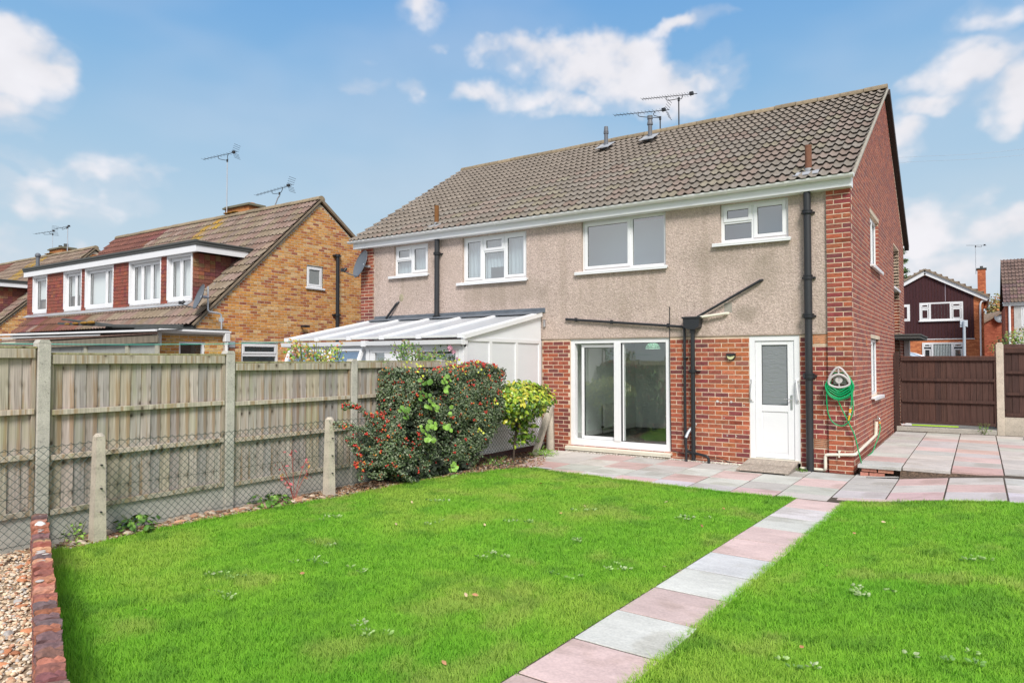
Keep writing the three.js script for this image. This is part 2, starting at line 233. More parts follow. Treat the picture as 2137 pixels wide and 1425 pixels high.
const leftEdge = (z) => { for (let i = 0; i + 1 < lawnLeft.length; i++) if (z <= lawnLeft[i][0] && z >= lawnLeft[i + 1][0]) return lerp(lawnLeft[i][1], lawnLeft[i + 1][1], (lawnLeft[i][0] - z) / (lawnLeft[i][0] - lawnLeft[i + 1][0])); return -4.3; };
const topEdge = (x) => { const P = [[-4.4, 2.08], [-4.0, 2.26], [-3.4, 2.27], [-2.75, 2.36], [-1.1, 2.47], [-0.3, 2.38], [0.25, 2.28], [0.6, 2.18], [8, 2.14]]; for (let i = 0; i + 1 < P.length; i++) if (x <= P[i + 1][0]) return lerp(P[i][1], P[i + 1][1], clamp((x - P[i][0]) / (P[i + 1][0] - P[i][0]), 0, 1)); return 2.14; };
const pathL = (z) => -0.302 - 0.0385 * (z - 2.4), pathR = (z) => 0.228 - 0.034 * (z - 2.3);
const wallZ = (x) => 8.70 + (x + 5.27) * 0.385;          // front line of the low brick wall
{
  const q = [], n = 26; const xs = []; for (let i = 0; i <= n; i++) xs.push(lerp(-5.6, 8, i / n));
  for (let i = 0; i < n; i++) { const P = (x, z) => [x, rise(x) - 0.03, z]; q.push([P(xs[i], 1.9), P(xs[i], 13), P(xs[i + 1], 13), P(xs[i + 1], 1.9)]); }
  tag(mesh('lawn', sheet(q), M.turf, scene), 'lawn soil and turf either side of the slab path', null, null, 'structure');
}
{
  const q = []; for (let z = 1.2; z < 9.2; z += 0.5) q.push([[-5.8, -0.012, z], [-5.8, -0.012, z + 0.5], [leftEdge(z + 0.5) + 0.04, -0.012, z + 0.5], [leftEdge(z) + 0.04, -0.012, z]]);
  q.push([[-5.46, -0.012, 0], [-5.46, -0.012, 1.2], [-4.2, -0.012, 1.2], [-5.1, -0.012, 0]]);
  tag(mesh('flower_bed', sheet(q), M.soil, scene), 'narrow bed of bare dark soil between the lawn and the wooden fence', null, null, 'structure');
}

// ---------------------------------------------------------------- paving: every slab a piece
const GREY = [[0.65, 0.62, 0.58], [0.61, 0.585, 0.545], [0.68, 0.645, 0.60], [0.57, 0.545, 0.505]], PINK = [[0.69, 0.495, 0.455], [0.66, 0.47, 0.435], [0.71, 0.53, 0.495]], PALE = [[0.66, 0.615, 0.63], [0.62, 0.585, 0.59]], ROSE = [[0.70, 0.51, 0.50]];
const slabMat = (p, r) => tinted(M.slab, vary(pick(p, r()), r(), 0.05));
M.slab = mat([1, 1, 1], 0.92, { map: T.slab, bumpMap: T.slabBump, bumpScale: 0.006 });
function paver(parent, c, x0, x1, z0, z1, height, r, tilt = 0.004) {     // a flag between four lines, following the lie of the land
  const g = 0.007, w = x1 - x0 - 2 * g, d = z1 - z0 - 2 * g, o = mesh('slab', metric(new RoundedBoxGeometry(w, 0.05, d, 1, 0.006), r() * 3, r() * 3), slabMat(c, r), parent);
  const ya = height(x0), yb = height(x1); o.position.set((x0 + x1) / 2, (ya + yb) / 2 - 0.02 + (r() - 0.5) * 0.006, (z0 + z1) / 2);
  o.rotation.set((r() - 0.5) * tilt, (r() - 0.5) * 0.006, Math.atan2(yb - ya, x1 - x0) + (r() - 0.5) * tilt); return o;
}
{
  const r = rng(11), P = structure('patio', 'patio of grey and pink concrete flags along the back of the house');
  const q = []; for (let x = -5.4; x < 6; x += 0.4) q.push([[x, rise(x) - 0.003, -0.3], [x, rise(x) - 0.003, topEdge(x) - 0.02], [x + 0.4, rise(x + 0.4) - 0.003, topEdge(x + 0.4) - 0.02], [x + 0.4, rise(x + 0.4) - 0.003, -0.3]]);
  mesh('bedding', sheet(q.filter((k) => k[0][0] < -4.35 ? false : true)), M.joint, P);
  const X = [-5.28, -4.7, -4.03, -3.45, -2.86, -2.25, -1.72, -1.135, -0.57, 0.03], Z = [0.09, 0.74, 1.43, 2.02];
  const rows = ['ggpgpgggg'.split(''), 'dggpggpgp'.split(''), '.pgggpggg'.split('')];
  rows.forEach((row, j) => row.forEach((c, i) => { if (c === '.' || (i === 0 && j > 0)) return; paver(P, c === 'p' ? PINK : GREY, X[i], X[i + 1], Z[j], Z[j + 1], rise, r); }));
  paver(P, PINK, -4.9, -4.7, 1.1, 1.43, rise, r); paver(P, GREY, -4.95, -4.7, 0.74, 1.09, rise, r);
  ['l', 'p', 'l', 'p', 'l', 'l', 'p', 'g'].forEach((c, i) => paver(P, c === 'p' ? ROSE : c === 'l' ? PALE : GREY, X[i + 1] + (i === 0 ? 0.25 : 0), X[i + 2], 2.02, topEdge((X[i + 1] + X[i + 2]) / 2) - 0.01, rise, r, 0.02));
  const X2 = [0.03, 0.62, 1.22, 1.83, 2.44, 3.05, 3.66], Z2 = [0.3, 0.92, 1.5, 2.06], rows2 = ['gpggpg', 'ggpggp', 'lplllp'];
  rows2.forEach((row, j) => row.split('').forEach((c, i) => paver(P, c === 'p' ? (j === 2 ? ROSE : PINK) : c === 'l' ? PALE : GREY, X2[i], X2[i + 1], Z2[j], Z2[j + 1], rise, r)));
  paver(P, ROSE, 0.1, 0.9, 2.06, 2.2, rise, r); paver(P, GREY, 1.22, 1.8, 2.06, 2.16, rise, r); paver(P, PALE, 1.83, 2.44, 2.06, 2.16, rise, r);
  paver(P, GREY, 0.03, 0.62, -0.06, 0.29, rise, r);
}
{
  const r = rng(12), P = structure('garden_path', 'straight path of single pink and grey slabs crossing the lawn');
  mesh('bedding', sheet([[[-0.32, -0.001, 2.3], [-0.62, -0.001, 10.5], [0.0, -0.001, 10.5], [0.26, -0.001, 2.3]]]), M.joint, P);
  let z = 2.41; const cols = 'pgGppgGpgppgp'.split('');
  for (const c of cols) {
    const L = 0.592, zm = z + L / 2, o = mesh('slab', metric(new RoundedBoxGeometry(0.565, 0.05, L - 0.018, 1, 0.006), r() * 3, r() * 3), slabMat(c === 'p' ? [[0.73, 0.55, 0.52], [0.70, 0.53, 0.505]] : [[0.70, 0.68, 0.65], [0.67, 0.655, 0.63]], r), P);
    o.position.set((pathL(zm) + pathR(zm)) / 2 + 0.01, -0.018 + (r() - 0.5) * 0.004, zm); o.rotation.set((r() - 0.5) * 0.006, -0.036 + (r() - 0.5) * 0.01, (r() - 0.5) * 0.006); z += L;
  }
}
{
  const r = rng(13), P = structure('raised_patio', 'raised side patio of grey and pink flags between the brick gable and the gate');
  const X = [0.065, 0.64, 1.235, 1.84, 2.44, 3.04, 3.64], flat = () => 0.172, cols = ['gpggggggggg', 'ggggpggpggg', 'pgpgpggpggg', 'ggggggpgggg', 'ggpggggpggg', 'gpgggpggggg'];
  for (let i = 0; i < 6; i++) { let z = [0.15, 0.09, 0.06, 0.0, 0, 0][i]; for (let j = 0; j < 10; j++) { const d = 0.575 + (r() - 0.5) * 0.02; paver(P, cols[i][j] === 'p' ? PINK : GREY, X[i], X[i + 1], z - d, z, flat, r, 0.008); z -= d; } }
  mesh('bedding', bx(0.07, 3.7, -0.05, 0.168, -6, -0.02, 0), M.joint, P);
  mesh('soil_bank', sheet([[[0.62, 0.14, 0.05], [0.62, 0.05, 0.16], [1.85, 0.13, 0.10], [1.85, 0.15, 0.0]], [[0.2, -0.02, 0.12], [0.2, 0.02, 0.3], [0.62, 0.05, 0.3], [0.62, 0.02, 0.1]], [[0.62, 0.06, 0.1], [0.62, 0.03, 0.32], [1.9, 0.135, 0.28], [1.9, 0.15, 0.08]]]), M.soil, P);
  for (const [x, y, w] of [[0.12, 0.075, 0.2], [0.335, 0.072, 0.2], [0.1, 0.0, 0.11], [0.22, 0.0, 0.2]]) { const b = mesh('brick', bx(0, w, 0, 0.062, -0.1, 0, 0.006), tinted(M.brick, vary([0.56, 0.24, 0.17], r())), P); b.position.set(x, y, 0.115 + (r() - 0.5) * 0.012); b.rotation.y = (r() - 0.5) * 0.06; }
}

// ---------------------------------------------------------------- bricks, tiles, windows: shared builders
const BL = 0.215, BH = 0.0635, PITCH = 0.075, JOINT = 0.0115;
function brickGeo(len, depth, n) { // front face at z = 0, chamfered arris
  const c = 0.0025, l = len / 2, h = BH / 2, A = [[-l, -h, -c], [l, -h, -c], [l, h, -c], [-l, h, -c]], F = [[-l + c, -h + c, 0], [l - c, -h + c, 0], [l - c, h - c, 0], [-l + c, h - c, 0]], B = A.map(([x, y]) => [x, y, -depth]), q = [F];
  for (let i = 0; i < 4; i++) { const j = (i + 1) % 4; q.push([A[i], A[j], F[j], F[i]], [B[i], B[j], A[j], A[i]]); }
  return metric(sheet(q), n * 0.37, n * 0.23);
}
const brickGeos = [0, 1, 2, 3].map((n) => brickGeo(BL, 0.05, n));
// lay a stretcher bond on a face: p(u, y) gives the world point, q its turn; free(u0, u1, y) says where bricks may be
function lay(list, u0, u1, y0, y1, r, palette, spans, p, q, opt = {}) {
  let row = opt.row ?? 0;
  for (let y = y0; y + BH <= y1 + 0.001; y += PITCH, row++) for (const [a0, b0] of spans(y, y + BH)) {
    const a = Math.max(a0, u0), b = Math.min(b0, u1), off = (row % 2) * 0.1125 + (opt.phase ?? 0); let u = Math.floor((a - off) / 0.225) * 0.225 + off;
    for (; u < b; u += 0.225) {
      const s = Math.max(u + JOINT / 2, a), e = Math.min(u + 0.225 - JOINT / 2, b); if (e - s < 0.03) continue;
      const P = p((s + e) / 2, y + BH / 2), k = r();
      list.push({ m: placed(P[0], P[1], P[2], q, (e - s) / BL, 1, 1), c: vary(pick(palette(P, r()), k), r(), 0.13), g: Math.floor(r() * 4), w: opt.w });
    }
  }
}
// cut the span [a,b] by openings that cross the course
function spansOf(a, b, holes) { return (y0, y1) => { let s = [[a, b]]; for (const [h0, h1, v0, v1] of holes) if (y1 > v0 + 0.01 && y0 < v1 - 0.01) s = s.flatMap(([c, d]) => (h1 <= c || h0 >= d ? [[c, d]] : [[c, h0], [h1, d]].filter(([e, f]) => f - e > 0.03))); return s; }; }
const REDS = [[0.42, 0.105, 0.055], [0.36, 0.085, 0.05], [0.47, 0.135, 0.065], [0.30, 0.075, 0.05], [0.26, 0.07, 0.054], [0.41, 0.105, 0.058], [0.30, 0.078, 0.054], [0.45, 0.125, 0.065], [0.22, 0.066, 0.06], [0.39, 0.105, 0.062]];
const DARKS = [[0.31, 0.082, 0.058], [0.25, 0.07, 0.057], [0.35, 0.09, 0.058], [0.38, 0.10, 0.06], [0.22, 0.066, 0.06], [0.33, 0.085, 0.056]];
const GABLE = [[0.38, 0.115, 0.075], [0.34, 0.10, 0.07], [0.42, 0.13, 0.08], [0.30, 0.095, 0.075], [0.27, 0.09, 0.078], [0.36, 0.11, 0.075], [0.40, 0.125, 0.08]];
const BRIGHT = [[0.52, 0.155, 0.07], [0.56, 0.18, 0.08], [0.47, 0.13, 0.06], [0.42, 0.13, 0.07], [0.34, 0.115, 0.08], [0.50, 0.15, 0.065]];
const ORANGES = [[0.72, 0.31, 0.075], [0.76, 0.36, 0.095], [0.66, 0.25, 0.06], [0.80, 0.44, 0.16], [0.54, 0.18, 0.065], [0.82, 0.52, 0.24], [0.70, 0.29, 0.065], [0.46, 0.15, 0.07], [0.77, 0.40, 0.12], [0.74, 0.33, 0.08]];

// double-roll concrete tile: x across, z down the slope, y out of it
function tileGeo(n, w = 0.3, roll = 0.037, len = 0.415) {
  const N = 14, prof = []; for (let i = 0; i <= N; i++) { const x = i / N, k = Math.abs(((x * 2) % 1) - 0.5) * 2; prof.push([(x - 0.5) * (w + 0.012), k > 0.42 ? roll * Math.sin(((k - 0.42) / 0.58) * Math.PI / 2) ** 1.3 : 0]); }
  const q = [], t = 0.013; for (let i = 0; i < N; i++) { const [a, ya] = prof[i], [b, yb] = prof[i + 1]; q.push([[a, ya, 0], [a, ya, len], [b, yb, len], [b, yb, 0]], [[a, ya, len], [a, ya - t, len], [b, yb - t, len], [b, yb, len]]); }
  q.push([[prof[0][0], prof[0][1], 0], [prof[0][0], prof[0][1] - t, 0], [prof[0][0], prof[0][1] - t, len], [prof[0][0], prof[0][1], len]], [[prof[N][0], prof[N][1], 0], [prof[N][0], prof[N][1], len], [prof[N][0], prof[N][1] - t, len], [prof[N][0], prof[N][1] - t, 0]]);
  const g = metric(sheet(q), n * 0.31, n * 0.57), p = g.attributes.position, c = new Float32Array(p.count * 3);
  for (let i = 0; i < p.count; i += 3) { const lip = p.getZ(i) > len - 0.001 && p.getZ(i + 1) > len - 0.001 && p.getZ(i + 2) > len - 0.001; c.fill(lip ? 0.38 : 1, i * 3, i * 3 + 9); }   // lower edge coloured dark to paint the shadow line of each course
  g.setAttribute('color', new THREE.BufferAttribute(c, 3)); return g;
}
// a slope of tiles: from the eave line (z0, y0) to the ridge (z1, y1); left(t) and right(t) are its ends at share t of the slope
function tileSlope(parent, z0, y0, z1, y1, left, right, r, palette, most = 300, w = 0.3, skip) {
  const run = z0 - z1, up = y1 - y0, L = Math.hypot(run, up), ang = Math.atan2(up, Math.abs(run)), rows = Math.round(L / 0.352), gauge = L / rows, list = [], flip = run < 0;
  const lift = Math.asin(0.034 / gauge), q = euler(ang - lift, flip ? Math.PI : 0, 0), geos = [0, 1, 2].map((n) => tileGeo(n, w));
  for (let i = 0; i < rows; i++) {
    const t = i / rows, tb = (i + 1) / rows, ym = lerp(y0, y1, tb) + 0.012, zm = lerp(z0, z1, tb), a = left(t), b = right(t), n = Math.ceil((b - a) / w - 0.15);
    for (let k = 0; k < n; k++) { const xa = Math.max(a, b - (k + 1) * w), xb = b - k * w, x = (xa + xb) / 2; if (skip && skip(x, ym, zm)) continue; list.push({ m: placed(x, ym + 0.02 * Math.cos(ang), zm + 0.02 * Math.sin(ang) * (flip ? -1 : 1), q, (xb - xa) / w, 1, 1), c: vary(pick(palette(x, t), r()), r(), 0.06), g: Math.floor(r() * 3) }); }
  }
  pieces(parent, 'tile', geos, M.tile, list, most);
  return { L, ang, gauge };
}
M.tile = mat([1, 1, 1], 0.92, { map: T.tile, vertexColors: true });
function ridgeTiles(parent, x0, x1, y, z, m, r, rad = 0.12) { const n = Math.round((x1 - x0) / 0.45), len = (x1 - x0) / n, g = new THREE.CylinderGeometry(rad, rad, len - 0.012, 10, 1, false, 0, Math.PI).rotateZ(Math.PI / 2).rotateX(0); metric(g); for (let i = 0; i < n; i++) { const o = mesh('ridge_tile', i ? parent.userData.rt : (parent.userData.rt = g), tinted(m, vary([1, 1, 1], r(), 0.18)), parent); o.position.set(x0 + (i + 0.5) * len, y - rad * 0.55 + (r() - 0.5) * 0.012, z); o.rotation.z = (r() - 0.5) * 0.01; } delete parent.userData.rt; }

// a uPVC window in its own frame: u to the right, v up, w out of the wall. cells: [u0, u1, v0, v1, opens]
function windowUnit(parent, name, at, turn, W, H, cells, o = {}) {
  const g = sub(name, parent); g.position.set(...at); g.rotation.y = turn; const f = [], F = o.frame ?? 0.055, D = 0.07, m = o.m ?? M.pvc;
  f.push(bx(0, F, 0, H, -D, 0), bx(W - F, W, 0, H, -D, 0), bx(F, W - F, 0, F, -D, 0), bx(F, W - F, H - F, H, -D, 0));
  const bars = o.bars ?? []; for (const [a, b, c, d] of bars) f.push(bx(a, b, c, d, -D, -0.001));
  mesh('frame', f, m, g);
  for (const [a, b, c, d, opens, kind] of cells) {
    let i = [a, b, c, d, -0.03];
    if (opens) { const s = 0.048, e = opens === 2 ? 0 : 0.014; mesh('sash', [bx(a - 0.008, a + s, c - 0.008, d + 0.008, -0.05, e), bx(b - s, b + 0.008, c - 0.008, d + 0.008, -0.05, e), bx(a + s, b - s, c - 0.008, c + s, -0.05, e), bx(a + s, b - s, d - s, d + 0.008, -0.05, e)], m, g); i = [a + s, b - s, c + s, d - s, -0.012]; }
    const k = 0.007; mesh('gasket', [bx(i[0], i[0] + k, i[2], i[3], -0.03, i[4] + 0.004, 0), bx(i[1] - k, i[1], i[2], i[3], -0.03, i[4] + 0.004, 0), bx(i[0] + k, i[1] - k, i[2], i[2] + k, -0.03, i[4] + 0.004, 0), bx(i[0] + k, i[1] - k, i[3] - k, i[3], -0.03, i[4] + 0.004, 0)], M.gasket, g);
    mesh('pane', new THREE.PlaneGeometry(i[1] - i[0] - 2 * k, i[3] - i[2] - 2 * k).translate((i[0] + i[1]) / 2, (i[2] + i[3]) / 2, i[4]), kind ?? o.glass ?? M.glass, g);
  }
  if (o.sill) { const [l, rr, out] = o.sill; mesh('sill', [bx(-l, W + rr, -0.035, -0.003, -0.02, out, 0.006), bx(-l, W + rr, -0.06, -0.036, out - 0.02, out - 0.001, 0.004)], o.sillMat ?? m, g); }
  if (o.room) { const [dep, rm] = o.room; mesh('room', [bx(-0.3, W + 0.3, -0.4, H + 0.15, -dep - 0.05, -dep, 0), bx(-0.32, -0.3, -0.4, H + 0.15, -dep, -0.1, 0), bx(W + 0.3, W + 0.32, -0.4, H + 0.15, -dep, -0.1, 0), bx(-0.32, W + 0.32, H + 0.15, H + 0.17, -dep - 0.05, -0.1, 0), bx(-0.32, W + 0.32, -0.42, -0.4, -dep - 0.05, -0.1, 0)], rm, g); }
  if (o.curtain) for (const [a, b, c, d, cm, wave] of o.curtain) {
    const n = Math.max(2, Math.round((b - a) / 0.012)), q = []; const zf = (x) => -0.12 + (wave ? 0.016 * Math.sin(x * 62 + 1.7 * Math.sin(x * 9)) : 0);
    for (let i = 0; i < n; i++) { const x = lerp(a, b, i / n), y = lerp(a, b, (i + 1) / n); q.push([[x, c, zf(x)], [y, c, zf(y)], [y, d, zf(y)], [x, d, zf(x)]]); } mesh(wave ? 'curtain' : 'blind', sheet(q), cm, g);
  }
  return g;
}

// ---------------------------------------------------------------- the pair of houses
const house = thing('semi_detached_house', 'pair of pebbledashed red brick semis with a grey tiled roof, facing the lawn', 'house');
const XL = -10.48, DEPTH = -8.95, RIDGE = [-5.0, 7.42], EAVE = [0.16, 4.47];
const LW = -0.05;                                             // face of the rear wall between the brick piers
const DOOR = [-1.53, -0.755, 0.0, 2.11], SLIDE = [-4.87, -2.885, 0.105, 2.125];
const WIN = [[-1.99, -0.9, 3.665, 4.315], [-4.62, -2.95, 3.372, 4.33], [-7.475, -5.857, 3.345, 4.30], [-9.456, -8.437, 3.62, 4.30]];
const GW = [[2.32, 3.58, 3.42, 4.36], [6.4, 7.7, 0.0, 4.36], [2.22, 3.42, 1.06, 2.10]];   // along the gable, measured back from the corner
const roofY = (z) => (z > RIDGE[0] ? lerp(EAVE[1], RIDGE[1], (EAVE[0] - z) / (EAVE[0] - RIDGE[0])) : lerp(4.68, RIDGE[1], (z + 9.3) / (RIDGE[0] + 9.3)));
{
  const wall = sub('wall', house), r = rng(101), list = [], id = euler(0, 0, 0), side = euler(0, Math.PI / 2, 0);
  // backing: mortar behind the bricks, and the closed shell of the building
  const rear = slab(rect(-5.5, -0.338, -0.1, 2.122), [rect(...DOOR.slice(0, 2), -0.05, DOOR[3]), rect(SLIDE[0], SLIDE[1], SLIDE[2], 2.1215)].map((h) => h), 0.2).translate(0, 0, LW - 0.2032);
  mesh('mortar', rear, M.mortar, wall); mesh('mortar', bx(-0.338, -0.0035, -0.1, 4.36, -0.24, -0.0035, 0), M.mortar, wall);
  mesh('mortar', [bx(XL + 0.004, -10.09, -0.1, 4.36, -0.24, -0.0135, 0)], M.mortar, wall);
  const gb = shape([[0.008, -0.1], [-DEPTH, -0.1], [-DEPTH, roofY(DEPTH) - 0.12], [-RIDGE[0], RIDGE[1] - 0.12], [0.008, roofY(-0.008) - 0.12]], GW.map(([a, b, c, d]) => rect(a, b, c ? c : -0.09, d)));
  mesh('mortar', metric(new THREE.ExtrudeGeometry(gb, { depth: 0.2, bevelEnabled: false }).rotateY(Math.PI / 2).translate(-0.2033, 0, 0)), M.mortar, wall);
  mesh('inner_wall', [bx(XL + 0.01, XL + 0.2, -0.1, 4.5, DEPTH, -0.25, 0), bx(XL + 0.2, -0.21, -0.1, 4.7, DEPTH, DEPTH + 0.2, 0), bx(-10.09, -5.5, -0.1, 2.12, -0.28, -0.06, 0), bx(XL + 0.2, -0.21, 4.35, 4.4, DEPTH + 0.2, -0.3, 0)], M.mortarDark, wall);
  // lower wall: newer brick beside the door, old dark brick elsewhere
  const pal = (P, k) => { const [x, y] = P; if (x > -2.2 && x < -1.5 && y > 1.02 && x > -2.2 + 0.25 * hash(Math.floor(y / PITCH), 3, 5)) return BRIGHT; if (x > -3 && x < -1.5 && y < 1.02) return k < 0.75 ? REDS : BRIGHT; if (x < -4.8) return k < 0.45 ? DARKS : REDS; if (x > -0.8) return k < 0.55 ? DARKS : REDS; return k < 0.22 ? DARKS : REDS; };
  const soil = [-0.6, -0.4, 2.03, 2.122];
  lay(list, -5.49, -0.34, -0.026, 2.122, r, pal, spansOf(-5.49, -0.34, [[DOOR[0] - 0.004, DOOR[1] + 0.004, -1, DOOR[3]], [SLIDE[0] - 0.006, SLIDE[1] + 0.006, 0.11, 3], [-0.565, -0.34, 1.948, 2.122], [-0.565, -0.34, 0.348, 0.5]]), (u, y) => [u, y, LW + (hash(Math.round(u * 50), Math.round(y * 50), 4) - 0.5) * 0.004], id, { phase: 0.04 });
  // corner piers: header and stretcher turn by turn, the ends showing on the gable
  for (const [x0, x1, s] of [[-0.338, 0, 1], [XL, -10.09, -1]]) for (let y = -0.026, k = 0; y < 4.33; y += PITCH, k++) {
    const W = x1 - x0, cut = (k % 2 ? 0.1025 : 0.22) * (W / 0.338), a = [x0, x0 + cut], b = [x0 + cut + JOINT, x1];
    for (const [c, d] of [a, b]) list.push({ m: placed((c + d) / 2, y + BH / 2, s > 0 ? 0 : -0.01, id, (d - c) / BL, 1, 2.0), c: vary(pick(k % 3 && s > 0 ? REDS : pick([REDS, DARKS], r()), r()), r(), 0.14), g: Math.floor(r() * 4), w: s > 0 ? 0.8 : 1 });
  }
  // gable: stretcher bond to the slope of the roof
  const gs = (y0, y1) => { const z0 = y1 > EAVE[1] - 0.1 ? (EAVE[0] - RIDGE[0]) * clamp((y1 + 0.1 - EAVE[1]) / (RIDGE[1] - EAVE[1]), 0, 1) - EAVE[0] : 0, zf = y1 > 4.6 ? lerp(8.95, 5.0, clamp((y1 + 0.1 - 4.72) / (RIDGE[1] - 4.72), 0, 1)) : 8.95; return zf - z0 < 0.05 ? [] : spansOf(Math.max(z0, 0.008), zf, GW.map(([a, b, c, d]) => [a, b, c || -1, d]))(y0, y1); };
  let row = 0; for (let y = -0.026; y < RIDGE[1] - 0.2; y += PITCH, row++) { const first = y < 4.33 ? (row % 2 ? 0.108 : 0.2) : 0; lay(list, Math.max(first, 0.0), 8.95, y, y + BH, r, () => GABLE, gs, (u, v) => [0, v, -u], side, { row, phase: 0.1, w: 2.6 }); }
  // the far cheek of the stair recess
  for (let y = -0.026, k = 0; y < 4.33; y += PITCH, k++) list.push({ m: placed(-0.08, y + BH / 2, -7.7, id, 0.14 / BL, 1, 1), c: vary(pick(REDS, r()), r()), g: k % 4, w: 1.4 });
  for (const [, b, c, d] of [GW[0], GW[2]]) for (let y = Math.ceil((c + 0.026) / PITCH) * PITCH - 0.026, k = 0; y + BH < d; y += PITCH, k++) list.push({ m: placed(-0.0285, y + BH / 2, -b + 0.004, id, 0.055 / BL, 1, 1), c: vary(pick(GABLE, r()), r()), g: k % 4, w: 1.2 });
  pieces(wall, 'brick', brickGeos, M.brick, list);
  // terracotta air bricks
  for (const [y, m] of [[1.96, M.terracotta], [0.352, tinted(M.terracotta, [0.62, 0.55, 0.6])]]) { const a = sub('air_brick', house); const l = []; for (let i = 0; i < 5; i++) l.push(bx(-0.55, -0.345, y + 0.012 + i * 0.029, y + 0.028 + i * 0.029, LW - 0.04, LW + 0.004, 0.003)); l.push(bx(-0.55, -0.345, y, y + 0.14, LW - 0.06, LW - 0.03, 0), bx(-0.555, -0.545, y, y + 0.145, LW - 0.04, LW + 0.003)); mesh('louvre', l, m, a); }
  // pebbledash above
  const wins = WIN.map(([a, b, c, d]) => rect(a, b, c, d));
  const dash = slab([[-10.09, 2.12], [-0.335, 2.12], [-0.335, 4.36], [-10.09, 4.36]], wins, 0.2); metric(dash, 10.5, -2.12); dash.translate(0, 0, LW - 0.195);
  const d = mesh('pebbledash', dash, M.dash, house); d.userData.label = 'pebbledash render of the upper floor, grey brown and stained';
  mesh('render_edge', [bx(-5.5, -0.335, 2.105, 2.124, LW - 0.1, LW + 0.012, 0.004)], mat([0.42, 0.33, 0.26], 0.95, { map: T.mortar }), house);
  mesh('party_wall', bx(-5.45, -5.25, -0.1, 4.3, -4.2, -0.27, 0), M.plaster, house);
  // recess on the gable: rendered panel, stair window, side door
  mesh('render_panel', [bx(-0.2, -0.165, 2.26, 3.36, -7.7, -6.4, 0)], mat([0.52, 0.45, 0.38], 0.95, { map: T.conc }), house);
  windowUnit(house, 'window', [-0.12, 3.40, -6.42], Math.PI / 2, 1.26, 0.95, [[0.055, 0.6, 0.055, 0.895, 1], [0.655, 1.205, 0.055, 0.895, 0]], { bars: [[0.6, 0.655, 0.055, 0.895]], sill: [0.02, 0.02, 0.15], room: [0.9, M.roomGrey] });
  const sd = sub('side_door', house); mesh('door_leaf', bx(-0.19, -0.14, 0.2, 2.18, -7.6, -6.5), M.pvc, sd); mesh('pane', bx(-0.14, -0.132, 1.0, 1.95, -7.4, -6.7, 0), M.frosted, sd); mesh('handle', bx(-0.13, -0.09, 1.1, 1.13, -6.62, -6.5), M.chrome, sd);
  mesh('porch_canopy', [bx(-0.2, 0.5, 2.2, 2.26, -8.9, -6.35, 0.01), bx(-0.21, 0.52, 2.262, 2.30, -8.92, -6.33, 0.01)], M.felt, house);
  mesh('porch_post', bx(0.02, 0.14, 0.1, 2.2, -8.7, -8.5), M.paintWhite, house);
  // gable windows
  for (const [a, b, c, dd] of [GW[0], GW[2]]) windowUnit(house, 'window', [-0.055, c, -a], Math.PI / 2, b - a, dd - c, [[0.055, (b - a) * 0.5, 0.055, dd - c - 0.055, 1], [(b - a) * 0.5 + 0.05, b - a - 0.055, 0.055, dd - c - 0.055, 0]], { bars: [[(b - a) * 0.5, (b - a) * 0.5 + 0.05, 0.055, dd - c - 0.055]], sill: [0.06, 0.1, 0.13], room: [0.9, M.roomGrey] });
  mesh('lintel', [bx(-0.1, 0.003, 4.362, 4.44, -3.62, -2.3, 0.003), bx(-0.1, 0.003, 2.10, 2.17, -3.5, -2.2, 0.003)], M.mortarGrey, house);
  mesh('vent', [0, 1, 2, 3].map((i) => bx(-0.03, 0.004, 1.96 + i * 0.036, 1.98 + i * 0.036, -1.72, -1.58, 0.003)), M.terracotta, house);
}
// ---- rear windows
{
  const z = LW - 0.055, R = [0.6, M.roomGrey];
  const put = (i, cells, bars, o) => { const [a, b, c, d] = WIN[i]; return windowUnit(house, 'window', [a, c, z], 0, b - a, d - c, cells, { bars, sill: [0.12, 0.045, 0.13], room: R, ...o }); };
  put(0, [[0.055, 0.5, 0.36, 0.595, 1], [0.055, 0.5, 0.055, 0.32, 0], [0.55, 1.035, 0.055, 0.595, 1]], [[0.5, 0.55, 0.055, 0.595], [0.055, 0.5, 0.32, 0.36]], {});
  put(1, [[0.055, 0.97, 0.055, 0.905, 1], [1.02, 1.615, 0.055, 0.905, 0]], [[0.97, 1.02, 0.055, 0.905]], {});
  put(2, [[0.055, 0.49, 0.055, 0.90, 1], [0.54, 1.03, 0.645, 0.90, 1], [0.54, 1.03, 0.055, 0.6, 0], [1.08, 1.563, 0.055, 0.90, 1]], [[0.49, 0.54, 0.055, 0.9], [1.03, 1.08, 0.055, 0.9], [0.54, 1.03, 0.6, 0.645]], { curtain: [[0.03, 0.62, 0.02, 0.93, M.net, 1], [0.98, 1.59, 0.02, 0.93, M.net, 1], [0.62, 0.98, 0.3, 0.93, M.net, 1]] });
  put(3, [[0.055, 0.48, 0.37, 0.625, 1], [0.055, 0.48, 0.055, 0.33, 0], [0.53, 0.965, 0.055, 0.625, 1]], [[0.48, 0.53, 0.055, 0.625], [0.055, 0.48, 0.33, 0.37]], { curtain: [[0.03, 0.99, 0.03, 0.64, M.net, 1]] });
}
